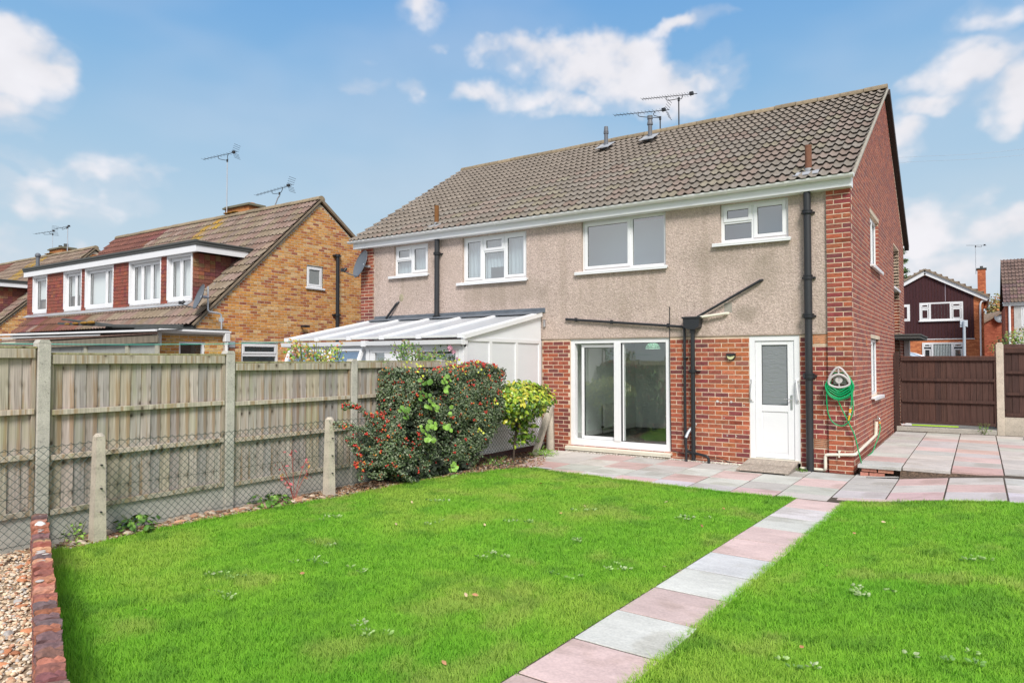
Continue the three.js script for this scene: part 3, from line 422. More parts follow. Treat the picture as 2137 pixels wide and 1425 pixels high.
// ---- sliding patio door and the empty room behind it
{
  const [a, b, c, d] = SLIDE, W = b - a, H = d - c, g = sub('patio_door', house); g.position.set(a, c, LW - 0.02);
  mesh('frame', [bx(0, 0.085, 0, H, -0.12, 0), bx(W - 0.085, W, 0, H, -0.12, 0), bx(0.085, W - 0.085, 0, 0.13, -0.12, 0), bx(0.085, W - 0.085, H - 0.1, H, -0.12, 0), bx(0.905, 1.035, 0.13, H - 0.1, -0.1, 0.012)], M.pvc, g);
  mesh('sash', [bx(0.2, 0.255, 0.135, H - 0.12, -0.115, -0.06), bx(0.255, 0.905, 0.135, 0.19, -0.115, -0.06), bx(0.255, 0.905, H - 0.175, H - 0.12, -0.115, -0.06), bx(1.06, 1.085, 0.14, H - 0.1, -0.11, -0.03)], M.pvc, g);
  mesh('gasket', [bx(0.256, 0.264, 0.191, H - 0.176, -0.1, -0.07, 0), bx(0.264, 0.905, H - 0.184, H - 0.176, -0.1, -0.07, 0), bx(0.264, 0.905, 0.191, 0.199, -0.1, -0.07, 0), bx(1.036, 1.044, 0.131, H - 0.101, -0.06, -0.02, 0), bx(1.044, W - 0.085, H - 0.109, H - 0.101, -0.06, -0.02, 0), bx(W - 0.094, W - 0.086, 0.131, H - 0.101, -0.06, -0.02, 0), bx(1.044, W - 0.085, 0.131, 0.139, -0.06, -0.02, 0)], M.gasket, g);
  mesh('pane', new THREE.PlaneGeometry(0.641, H - 0.386).translate(0.584, (H + 0.015) / 2, -0.085), M.glassClear, g);
  mesh('pane', new THREE.PlaneGeometry(W - 1.138, H - 0.248).translate((1.044 + W - 0.094) / 2, (H + 0.03) / 2, -0.04), M.glassClear, g);
  mesh('sill', [bx(-0.07, W + 0.035, -0.045, -0.004, -0.02, 0.12, 0.01), bx(-0.07, W + 0.035, -0.075, -0.046, 0.09, 0.118, 0.006)], M.cream, g);
  const rm = sub('living_room', house);
  mesh('room_wall', [bx(-5.25, -1.9, 0.1, 2.5, -4.05, -3.9, 0), bx(-2.0, -1.9, 0.1, 2.5, -3.9, -0.27, 0), bx(-5.25, -5.245, 0.1, 2.5, -3.9, -0.27, 0), bx(-5.25, -1.9, 0.1, 2.5, -0.27, -0.262, 0).translate(0, 10, 0)].slice(0, 3), M.plaster, rm);
  mesh('ceiling', bx(-5.4, -1.9, 2.3, 2.36, -4.05, -0.27, 0), M.plaster, rm);
  mesh('carpet', bx(-5.4, -1.9, 0.02, 0.125, -4.05, -0.26, 0), M.carpet, rm);
  mesh('skirting', [bx(-5.24, -5.225, 0.126, 0.24, -3.89, -0.3), bx(-5.2, -2.0, 0.126, 0.24, -3.899, -3.88)], M.paintWhite, rm);
  mesh('socket', bx(-5.243, -5.234, 0.38, 0.47, -1.6, -1.45), M.pvcGrey, rm);
  const rad = sub('radiator', house), fl = []; for (let i = 0; i < 20; i++) fl.push(bx(-5.19, -5.165, 0.25, 0.74, -3.2 + i * 0.056, -3.163 + i * 0.056, 0.008)); fl.push(bx(-5.205, -5.18, 0.23, 0.76, -3.21, -2.08), bx(-5.2, -5.17, 0.745, 0.765, -3.21, -2.08)); mesh('panel', fl, M.paintWhite, rad); mesh('radiator_pipe', [cyl([-5.19, 0.13, -2.05], [-5.19, 0.3, -2.05], 0.008), cyl([-5.19, 0.27, -2.08], [-5.19, 0.27, -2.02], 0.02)], M.gasket, rad);
  const lamp = thing('pendant_lamp', 'fluted glass pendant lamp lit behind the sliding patio door', 'lamp', [-3.82, 1.97, -1.55]);
  const pts = [[0.02, 0.09], [0.07, 0.08], [0.12, 0.04], [0.14, -0.01], [0.15, -0.03]].map((p) => new THREE.Vector2(...p)), lg = new THREE.LatheGeometry(pts, 40), lp = lg.attributes.position;
  for (let i = 0; i < lp.count; i++) { const an = Math.atan2(lp.getZ(i), lp.getX(i)), k = 1 + 0.06 * Math.sin(an * 10) * clamp((0.09 - lp.getY(i)) / 0.1, 0, 1); lp.setX(i, lp.getX(i) * k); lp.setZ(i, lp.getZ(i) * k); } lg.computeVertexNormals();
  mesh('lamp_shade', lg, phys([0.20, 0.29, 0.24], 0.25, { transmission: 0.35, thickness: 0 }), lamp); mesh('lamp_flex', cyl([0, 0.09, 0], [0, 0.33, 0], 0.005, 0.005, 6), M.paintWhite, lamp); mesh('lamp_holder', cyl([0, 0.05, 0], [0, 0.1, 0], 0.02), M.paintWhite, lamp);
  mesh('bulb', new THREE.SphereGeometry(0.03, 14, 10).translate(0, 0.01, 0), mat([1, 1, 1], 0.5, { emissive: new THREE.Color(1, 0.95, 0.85), emissiveIntensity: 1.5 }), lamp);
  const pl = new THREE.PointLight(new THREE.Color(1, 0.98, 0.92), 0.9); pl.position.set(0, 0.01, 0); pl.castShadow = true; pl.shadow.radius = 1.5; lamp.add(pl);
}
// ---- back door
{
  const g = sub('back_door', house), x0 = DOOR[0], x1 = DOOR[1], z = LW - 0.02; g.position.set(x0, 0, z); const W = x1 - x0;
  mesh('door_frame', [bx(0, 0.085, 0.125, 2.105, -0.09, 0.012), bx(W - 0.085, W, 0.125, 2.105, -0.09, 0.012), bx(0.085, W - 0.085, 2.02, 2.105, -0.09, 0.012)], M.pvc, g);
  mesh('threshold', bx(0, W, 0.095, 0.135, -0.12, 0.03), M.cream, g);
  const l = 0.088, rr = W - 0.088; mesh('door_leaf', [bx(l, l + 0.1, 0.14, 2.015, -0.07, -0.006), bx(rr - 0.1, rr, 0.14, 2.015, -0.07, -0.006), bx(l + 0.1, rr - 0.1, 1.955, 2.015, -0.07, -0.006), bx(l + 0.1, rr - 0.1, 0.14, 0.215, -0.07, -0.006), bx(l + 0.1, rr - 0.1, 0.885, 0.99, -0.07, -0.006)], M.pvc, g);
  mesh('door_panel', [bx(l + 0.1, rr - 0.1, 0.216, 0.884, -0.055, -0.024, 0), bx(l + 0.112, rr - 0.112, 0.228, 0.872, -0.03, -0.018, 0.01)], M.pvc, g);
  mesh('gasket', [bx(l + 0.1, l + 0.107, 0.991, 1.954, -0.04, -0.012, 0), bx(rr - 0.107, rr - 0.1, 0.991, 1.954, -0.04, -0.012, 0), bx(l + 0.107, rr - 0.107, 0.991, 0.998, -0.04, -0.012, 0), bx(l + 0.107, rr - 0.107, 1.947, 1.954, -0.04, -0.012, 0), bx(l - 0.003, rr + 0.003, 0.1345, 0.139, -0.05, -0.008, 0)], M.gasket, g);
  const rip = texture(256, 512, (u, v) => fbm(u + 0.05 * fbm(u, v, 4, 6, 2, 5), v, 5, 46, 3, 131), false); const fr = phys([0.55, 0.58, 0.60], 0.3, { transmission: 0.6, thickness: 0, ior: 1.7, bumpMap: rip, bumpScale: 0.004 });
  mesh('pane', new THREE.PlaneGeometry(rr - l - 0.214, 0.949).translate((l + rr) / 2, 1.4725, -0.026), fr, g);
  const h = sub('door_handle', house); h.position.set(x0, 0, z); mesh('plate', bx(rr - 0.058, rr - 0.026, 0.93, 1.16, -0.006, 0.008), M.steel, h); mesh('lever', [cyl([rr - 0.042, 1.09, 0.0], [rr - 0.042, 1.09, 0.05], 0.009), bar([rr - 0.036, 1.09, 0.05], [rr - 0.15, 1.095, 0.05], 0.016, 0.014, 0.006)], M.steel, h);
  for (const [x, t] of [[0.045, -1], [W - 0.03, 1]]) { const q = mesh('grab_handle', [tube([[0, 0, 0], [0.012 * t, 0.03, 0.045], [0, 0.17, 0.06], [-0.012 * t, 0.31, 0.045], [0, 0.34, 0]], 0.014, 8, 24), cyl([0, 0, -0.01], [0, 0, 0.012], 0.028), cyl([0, 0.34, -0.01], [0, 0.34, 0.012], 0.028)], M.pvc, house); q.position.set(x0 + x, 1.06, z + 0.014); }
  mesh('kitchen', [bx(-1.75, -0.65, 0.1, 2.4, -1.5, -1.45, 0), bx(-1.8, -1.75, 0.1, 2.4, -1.45, -0.3, 0), bx(-0.65, -0.6, 0.1, 2.4, -1.45, -0.3, 0), bx(-1.8, -0.6, 2.2, 2.25, -1.5, -0.3, 0), bx(-1.8, -0.6, 0.05, 0.12, -1.5, -0.27, 0)], M.roomGrey, house);
  const r2 = rng(55), rp = thing('door_ramp', 'worn grey timber ramp sloping up to the white back door', 'ramp', [0, 0, 0]);
  const a = [-1.55, 0.115, -0.02], b = [-1.52, 0.035, 0.74]; for (let i = 0; i < 9; i++) { const k = (v, t) => lerp(a[v], b[v], t), t0 = i / 9, t1 = (i + 1) / 9 - 0.012; const m = mesh('plank', metric(bar([-1.535, (k(1, t0) + k(1, t1)) / 2, (k(2, t0) + k(2, t1)) / 2], [-0.775, (k(1, t0) + k(1, t1)) / 2, (k(2, t0) + k(2, t1)) / 2], 0.076, 0.026, 0.003), i * 0.3, i * 0.7), tinted(M.greyWood, vary([1.6, 1.5, 1.45], r2(), 0.14)), rp); }
  mesh('bearer', [slab([[-0.02, 0.0], [0.02, 0.1], [0.73, 0.02], [0.75, 0.0]], [], 0.035).rotateY(-Math.PI / 2).translate(-1.5, 0.002, 0), slab([[-0.02, 0.0], [0.02, 0.1], [0.73, 0.02], [0.75, 0.0]], [], 0.035).rotateY(-Math.PI / 2).translate(-0.785, 0.002, 0)], M.greyWood, rp);
  const wl = thing('wall_light', 'small black half round wall light beside the back door', 'wall light', [-1.82, 1.775, LW]);
  mesh('light_body', [slab([[-0.075, 0.045], [0.075, 0.045], [0.07, -0.02], [0.04, -0.06], [0, -0.07], [-0.04, -0.06], [-0.07, -0.02]], [], 0.02), slab([[-0.072, 0.042], [0.072, 0.042], [0.06, 0.012], [0, 0.0], [-0.06, 0.012]], [], 0.065)], M.black, wl);
  mesh('light_lens', slab([[-0.058, 0.008], [0, -0.004], [0.058, 0.008], [0.054, -0.02], [0.03, -0.048], [0, -0.056], [-0.03, -0.048], [-0.054, -0.02]], [], 0.055), M.lensPanel, wl);
}
// ---- roof
{
  const r = rng(202), roof = sub('roof', house), left = (t) => -10.63 - 0.72 * t, right = () => 0.06;
  const pal = () => [[0.315, 0.272, 0.235], [0.30, 0.258, 0.223], [0.33, 0.285, 0.247], [0.283, 0.243, 0.21], [0.307, 0.265, 0.229]];
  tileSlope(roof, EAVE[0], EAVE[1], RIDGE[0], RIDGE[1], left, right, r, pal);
  const th = 0.09, A = [EAVE[0] - 0.02, EAVE[1] - 0.01], R = RIDGE, B = [-9.3, 4.68];
  mesh('underlay', sheet([[[-10.6, A[1], A[0]], [0.03, A[1], A[0]], [0.03, R[1], R[0]], [-11.3, R[1], R[0]]]]), M.darkWood, roof);
  mesh('back_slope', sheet([[[-11.3, R[1] + 0.03, R[0]], [0.06, R[1] + 0.03, R[0]], [0.06, B[1] + 0.03, B[0]], [-10.6, B[1] + 0.03, B[0]]]]), tinted(M.tile, [0.38, 0.31, 0.25]), roof);
  const ridge = sub('ridge', house); ridgeTiles(ridge, -11.36, 0.07, RIDGE[1] + 0.085, RIDGE[0], M.ridge, r);
  mesh('verge', [bar([0.055, A[1] + 0.005, A[0]], [0.055, R[1] + 0.03, R[0]], 0.05, 0.045, 0.004)], M.verge, house);
  mesh('bargeboard', [bar([0.055, R[1] - 0.02, R[0] - 0.02], [0.055, B[1] - 0.04, B[0]], 0.1, 0.16, 0.006)], M.darkWood, house);
  mesh('bargeboard', [bar([0.015, A[1] - 0.045, A[0] - 0.1], [0.015, R[1] - 0.04, R[0]], 0.035, 0.05, 0.004)], M.mortarGrey, house);
  const fx = [[-10.62, -5.24, 0.001], [-5.235, 0.03, 0.004]];
  for (const [a, b, e] of fx) mesh('fascia', bx(a, b, 4.318 + e, 4.455, 0.085, 0.112 + e), M.pvc, house);
  const tg = []; for (let i = 0; i < 2; i++) tg.push(bx(-10.6, 0.02, 4.322, 4.334, -0.05 + i * 0.066, 0.012 + i * 0.066, 0.002)); mesh('soffit', tg, M.pvc, house);
  mesh('soffit_end', [bx(0.004, 0.035, 4.318, 4.47, -0.06, 0.11)], M.pvc, house);
  const prof = []; for (let i = 0; i <= 10; i++) { const a = Math.PI + (i / 10) * Math.PI; prof.push([Math.cos(a) * 0.058, Math.sin(a) * 0.058]); } for (let i = 10; i >= 0; i--) { const a = Math.PI + (i / 10) * Math.PI; prof.push([Math.cos(a) * 0.053, Math.sin(a) * 0.053]); }
  const gut = (x0, x1) => slab(prof, [], x1 - x0).rotateY(Math.PI / 2).translate(x0, 4.495, 0.175);
  mesh('gutter', [gut(-10.7, -5.25), gut(-5.244, 0.075), slab(prof.slice(0, 11), [], 0.006).rotateY(Math.PI / 2).translate(0.075, 4.495, 0.175), slab(prof.slice(0, 11), [], 0.006).rotateY(Math.PI / 2).translate(-10.7, 4.495, 0.175)], M.paintWhite, house);
  const br = []; for (let x = -10.2; x < 0; x += 0.93) { br.push(slab(prof.map(([p, q]) => [p * 1.1, q * 1.1]), [], 0.03).rotateY(Math.PI / 2).translate(x, 4.495, 0.175), bx(x - 0.005, x + 0.035, 4.42, 4.5, 0.112, 0.122, 0.002)); } for (const x of [-7.9, -5.25, -2.4]) br.push(slab(prof.map(([p, q]) => [p * 1.12, q * 1.12]), [], 0.1).rotateY(Math.PI / 2).translate(x - 0.05, 4.495, 0.175)); mesh('gutter_bracket', br, M.paintWhite, house);
  // flues through the roof near the ridge
  for (const [x, z, h, cap] of [[-6.14, -4.2, 0.66, 0], [-4.96, -4.2, 0.68, 1]]) {
    const f = sub('flue', house), y = roofY(z); f.position.set(x, y, z);
    mesh('flue_pipe', [cyl([0, -0.1, 0], [0, h - 0.2, 0], 0.052, 0.05, 20), cyl([0, -0.1, 0], [0, 0.2, 0], 0.075, 0.056, 20)], M.flue, f);
    mesh('terminal', cap ? [cyl([0, h - 0.22, 0], [0, h - 0.19, 0], 0.07, 0.07, 20), cyl([0, h - 0.19, 0], [0, h - 0.08, 0], 0.07, 0.05, 20), cyl([0, h - 0.08, 0], [0, h, 0], 0.066, 0.066, 20)] : [cyl([0, h - 0.2, 0], [0, h - 0.16, 0], 0.064, 0.064, 20), cyl([0, h - 0.15, 0], [0, h - 0.02, 0], 0.06, 0.048, 20)], M.flue, f);
    mesh('flashing', [bar([0, 0.03, 0.28], [0, 0.28, -0.17], 0.36, 0.012, 0.004)], M.leadLight, f);
  }
  for (const [x, c] of [[-0.605, M.rust], [-8.252, mat([0.30, 0.13, 0.04], 0.9, { map: T.mortar })]]) { const v = sub('vent_pipe', house); v.position.set(x, 4.6, -0.12); mesh('pipe', [cyl([0, -0.1, 0], [0, 0.5, 0], 0.05, 0.05, 18, true), cyl([0, 0.47, 0], [0, 0.5, 0], 0.053, 0.053, 18, true), cyl([0, 0.4, 0], [0, 0.401, 0], 0.046)], c, v); mesh('lead_slate', [cyl([0, -0.06, 0], [0, 0.13, 0], 0.066, 0.058, 18), bar([0, -0.01, 0.2], [0, 0.09, 0.02], 0.34, 0.014, 0.005), bar([-0.16, 0.0, 0.16], [-0.23, 0.02, 0.1], 0.08, 0.02, 0.006)], M.leadLight, v); }
}
// ---- pipes on the wall
{
  const col = (x, y, z, R, h = 0.06) => [cyl([x, y, z], [x, y + h, z], R, R, 18), cyl([x, y + h * 0.2, z], [x, y + h * 0.35, z], R * 1.12, R * 1.12, 18), cyl([x, y + h * 0.75, z], [x, y + h * 0.9, z], R * 1.12, R * 1.12, 18), bx(x - 0.1, x + 0.1, y + h * 0.3, y + h * 0.7, z - 0.1, z - 0.05)];
  const soilPipe = sub('soil_pipe', house); const x = -0.6, z = LW + 0.095;
  mesh('pipe', [cyl([x + 0.0, -0.02, z], [x, 4.33, z], 0.055, 0.055, 20), cyl([x, 2.42, z], [x, 2.98, z], 0.06, 0.06, 20)], M.blackOld, soilPipe); mesh('collar', [...col(x, 3.98, z, 0.074), ...col(x, 2.95, z, 0.067, 0.08), ...col(x, 2.36, z, 0.08, 0.07), ...col(x, 1.42, z, 0.078, 0.09)], M.black, soilPipe);
  const p2 = sub('soil_pipe', house), x2 = -8.1; p2.userData.label = 'black soil pipe between the left house windows'; mesh('pipe', cyl([x2, 2.62, z], [x2, 4.33, z], 0.055, 0.055, 20), M.blackOld, p2); mesh('collar', [...col(x2, 3.98, z, 0.074), ...col(x2, 2.62, z, 0.085, 0.05)], M.black, p2);
  const hop = sub('hopper', house), hx = -2.44, hz = LW + 0.1;
  mesh('hopper_head', [slab([[-0.145, 2.43], [0.145, 2.43], [0.13, 2.27], [0.06, 2.23], [-0.06, 2.23], [-0.13, 2.27]], [], 0.17).translate(hx, 0, hz - 0.085), bx(hx - 0.16, hx + 0.16, 2.415, 2.445, hz - 0.1, hz + 0.1)], M.black, hop);
  mesh('downpipe', [cyl([hx, -0.02, hz], [hx, 2.25, hz], 0.036, 0.036, 16), cyl([hx, 2.17, hz], [hx, 2.23, hz], 0.05, 0.05, 16)], M.black, hop); mesh('collar', [...col(hx, 1.5, hz, 0.056, 0.05)], M.black, hop);
  const w = sub('waste_pipe', house); mesh('pipe', pipe([[-4.93, 2.49, LW + 0.05], [-2.6, 2.28, LW + 0.06], [-2.59, 0.24, LW + 0.07], [-2.55, 0.155, LW + 0.08], [-2.21, 0.125, hz + 0.08], [-2.16, 0.11, hz + 0.08], [-2.15, -0.01, hz + 0.08]], 0.023, 12, 0.05), M.black, w);
  mesh('clip', [[-4.72, 2.47], [-3.98, 2.405], [-2.9, 2.31]].map(([a, b]) => bx(a - 0.012, a + 0.012, b - 0.035, b + 0.04, LW, LW + 0.085)).concat([1.75, 0.5].map((b) => bx(-2.62, -2.55, b - 0.012, b + 0.012, LW, LW + 0.1)), [cyl([-4.95, 2.492, LW - 0.02], [-4.92, 2.489, LW + 0.052], 0.028)]), M.black, w);
  const d = sub('waste_pipe', house); d.userData.label = 'slanting black waste pipe above the door'; mesh('pipe', [cyl([-2.36, 2.44, LW + 0.09], [-1.32, 3.0, LW + 0.05], 0.022, 0.022, 12), cyl([-1.345, 2.985, LW + 0.05], [-1.3, 3.01, LW - 0.02], 0.024, 0.024, 12)], M.black, d);
  mesh('overflow_pipe', [cyl([-2.4, 2.425, LW + 0.1], [-1.87, 2.485, LW + 0.06], 0.024, 0.024, 12), cyl([-1.9, 2.482, LW + 0.062], [-1.86, 2.487, LW - 0.02], 0.026, 0.026, 12)], M.cream, house);
  mesh('patch', [bx(-1.93, -1.80, 2.5, 2.66, LW - 0.02, LW + 0.008, 0.004)], mat([0.42, 0.39, 0.34], 0.95, { map: T.conc }), house);
  const p3 = sub('waste_pipe', house); mesh('pipe', [cyl([-2.53, -0.01, hz + 0.1], [-2.55, 0.4, hz + 0.06], 0.021, 0.021, 10)], M.black, p3); mesh('lagging', tube([[-2.55, 0.4, hz + 0.06], [-2.52, 0.5, hz + 0.0], [-2.46, 0.6, LW + 0.01]], 0.026, 10, 14), M.galv, p3);
  mesh('cable', [tube([[-2.88, 2.64, LW + 0.012], [-2.885, 1.6, LW + 0.013], [-2.87, 0.3, LW + 0.013], [-2.84, 0.16, LW + 0.02], [-2.6, 0.11, LW + 0.025], [-2.1, 0.09, LW + 0.03], [-1.75, -0.0, LW + 0.06]], 0.007, 6, 60)], M.black, house);
  mesh('low_pipe', [pipe([[-2.1, 0.0, LW + 0.06], [-1.6, 0.0, LW + 0.06]], 0.022, 10), pipe([[-0.75, 0.03, LW + 0.05], [-0.4, 0.03, LW + 0.05], [-0.385, 0.05, 0.03], [-0.385, 0.262, 0.03], [-0.36, 0.27, 0.032], [0.03, 0.30, 0.036], [0.036, 0.31, -0.02], [0.036, 0.38, -2.5]], 0.024, 12, 0.045), pipe([[0.036, 0.375, -2.35], [0.05, 0.62, -2.35]], 0.03, 10), cyl([-0.19, 0.25, 0.03], [-0.19, 0.335, 0.03], 0.01), cyl([-0.19, 0.33, 0.03], [-0.19, 0.35, 0.03], 0.022), bx(-0.2, -0.18, 0.24, 0.33, -0.005, 0.055)], M.cream, house);
  mesh('wall_box', bx(-5.44, -5.4, 2.36, 2.5, LW, LW + 0.05), M.steel, house);
  // soft marks of filler and whitewash left on the brick
  const r = rng(77), fl = []; for (const [a, b, s] of [[-2.06, 1.02, 0.05], [-2.0, 1.0, 0.03], [-1.83, 1.02, 0.04], [-1.62, 0.97, 0.03], [-1.95, 0.75, 0.018], [-1.8, 1.38, 0.022], [-1.75, 0.46, 0.02], [-1.9, 0.46, 0.03], [-2.4, 1.0, 0.03], [-2.44, 0.62, 0.05]]) { const g = new THREE.IcosahedronGeometry(s * 0.55, 1); g.scale(1, s > 0.02 && s < 0.04 ? 0.5 : 0.8, 0.16).translate(a, b, LW + 0.001); fl.push(metric(g)); } mesh('filler_patch', fl, mat([0.74, 0.70, 0.66], 0.9, { map: T.mortar }), house);
  // pipe end in the left house wall, with its sealed hole
  mesh('sealed_hole', [new THREE.SphereGeometry(0.085, 16, 10).scale(0.85, 1.15, 0.16).translate(-9.22, 3.12, LW)].map((g) => metric(g)), mat([0.50, 0.44, 0.30], 0.95, { map: T.mortar }), house); mesh('waste_pipe', [tube([[-9.29, 3.03, LW], [-9.33, 2.98, LW + 0.05], [-9.4, 2.9, LW + 0.06], [-9.6, 2.66, LW + 0.1]], 0.026, 10, 24)], M.black, house);
}

// ---------------------------------------------------------------- things on the house: aerials, dish, hose
function aerial(name, label, at, mastH, boom, o = {}) {    // boom: [from, to] relative to the mast head
  const t = thing(name, label, 'tv aerial', at); const [a, b] = boom.map(V), n = o.n ?? 14, dir = b.clone().sub(a).normalize(), across = new THREE.Vector3(0, 1, 0).cross(dir).normalize(), h = mastH, el = [];
  mesh('mast', o.bent ? tube([[-0.42, -0.1, 0], [-0.1, h * 0.72, 0], [0, h * 0.85, 0], [0, h, 0]], 0.02, 8, 24) : cyl([0, -0.15, 0], [0, h, 0], o.mr ?? 0.018, o.mr ?? 0.018, 8), o.m ?? M.galv, t);
  const at2 = (k) => a.clone().lerp(b, k).add(new THREE.Vector3(0, h + (o.lift ?? 0.13), 0));
  mesh('boom', cyl(at2(0).toArray(), at2(1).toArray(), 0.009, 0.009, 6), M.black, t);
  for (let i = 0; i < n; i++) { const p = at2(i / (n - 1) * 0.86), L = 0.11 + 0.004 * i, d = o.upright ? new THREE.Vector3(0, 1, 0) : across; el.push(cyl(p.clone().addScaledVector(d, -L).toArray(), p.clone().addScaledVector(d, L).toArray(), 0.004, 0.004, 5)); }
  mesh('element', el, M.black, t); const p = at2(0.9); mesh('dipole_box', bx(p.x - 0.05, p.x + 0.05, p.y - 0.02, p.y + 0.06, p.z - 0.04, p.z + 0.04), M.black, t);
  const rf = []; for (const s of [-1, 1]) for (let i = 0; i < 4; i++) { const q = at2(0.96), L = 0.16 - 0; rf.push(cyl(q.clone().addScaledVector(across, -L).add(new THREE.Vector3(0, s * (0.05 + i * 0.06), 0)).addScaledVector(dir, i * 0.025).toArray(), q.clone().addScaledVector(across, L).add(new THREE.Vector3(0, s * (0.05 + i * 0.06), 0)).addScaledVector(dir, i * 0.025).toArray(), 0.006, 0.006, 5)); } if (!o.plain) mesh('reflector', rf, M.black, t);
  mesh('bracket', [tube([at2(0.45).toArray(), at2(0.47).add(new THREE.Vector3(0, -0.1, 0)).toArray(), [0, h, 0], at2(0.72).add(new THREE.Vector3(0, -0.1, 0)).toArray(), at2(0.75).toArray()], 0.01, 6, 24), cyl([0, h - 0.06, 0], [0, h + 0.03, 0], 0.03)], M.black, t);
  return t;
}
aerial('tv_aerial', 'long tv aerial on a straight dark mast above the right half of the grey roof', [-4.9, 7.6, -6.0], 1.02, [[-1.02, 0.07, 0.05], [0.5, -0.09, 0]], { m: M.blackOld, lift: 0.12, n: 18, plain: 1 });
aerial('tv_aerial', 'tv aerial with a cross shaped reflector behind the capped grey roof flue', [-5.42, 7.5, -6.0], 0.72, [[-1.3, 0.13, 0.1], [0.26, 0, 0]], { m: M.blackOld, lift: 0.16, n: 14 });
function dish(label, at, turn, wallArm) {
  const t = thing('satellite_dish', label, 'satellite dish', at, turn), g = new THREE.SphereGeometry(0.62, 28, 10, 0, Math.PI * 2, 0, 0.5).rotateX(-Math.PI / 2).scale(1, 1.12, 1).translate(0, 0, 0.545);
  const d = mesh('reflector', g, M.dish, t); d.rotation.x = -0.32;
  mesh('rim', new THREE.TorusGeometry(0.297, 0.008, 6, 40).scale(1, 1.12, 1).translate(0, 0, 0.0), M.dish, t).rotation.x = -0.32;
  mesh('feed_arm', [tube([[0, -0.3, 0.02], [0, -0.27, 0.2], [0, -0.2, 0.42]], 0.012, 6, 16)], M.dish, t); mesh('receiver', [cyl([0, -0.2, 0.4], [0, -0.13, 0.34], 0.035), bx(-0.03, 0.03, -0.22, -0.14, 0.38, 0.47)], M.black, t);
  mesh('wall_mount', wallArm, M.galv, t); return t;
}
dish('grey satellite dish on the left brick corner of the pebbledashed house', [-10.33, 3.95, 0.16], -0.34, [tube([[0, 0, -0.08], [0.05, -0.05, -0.12], [0.12, -0.06, -0.2]], 0.02, 8, 12)]);
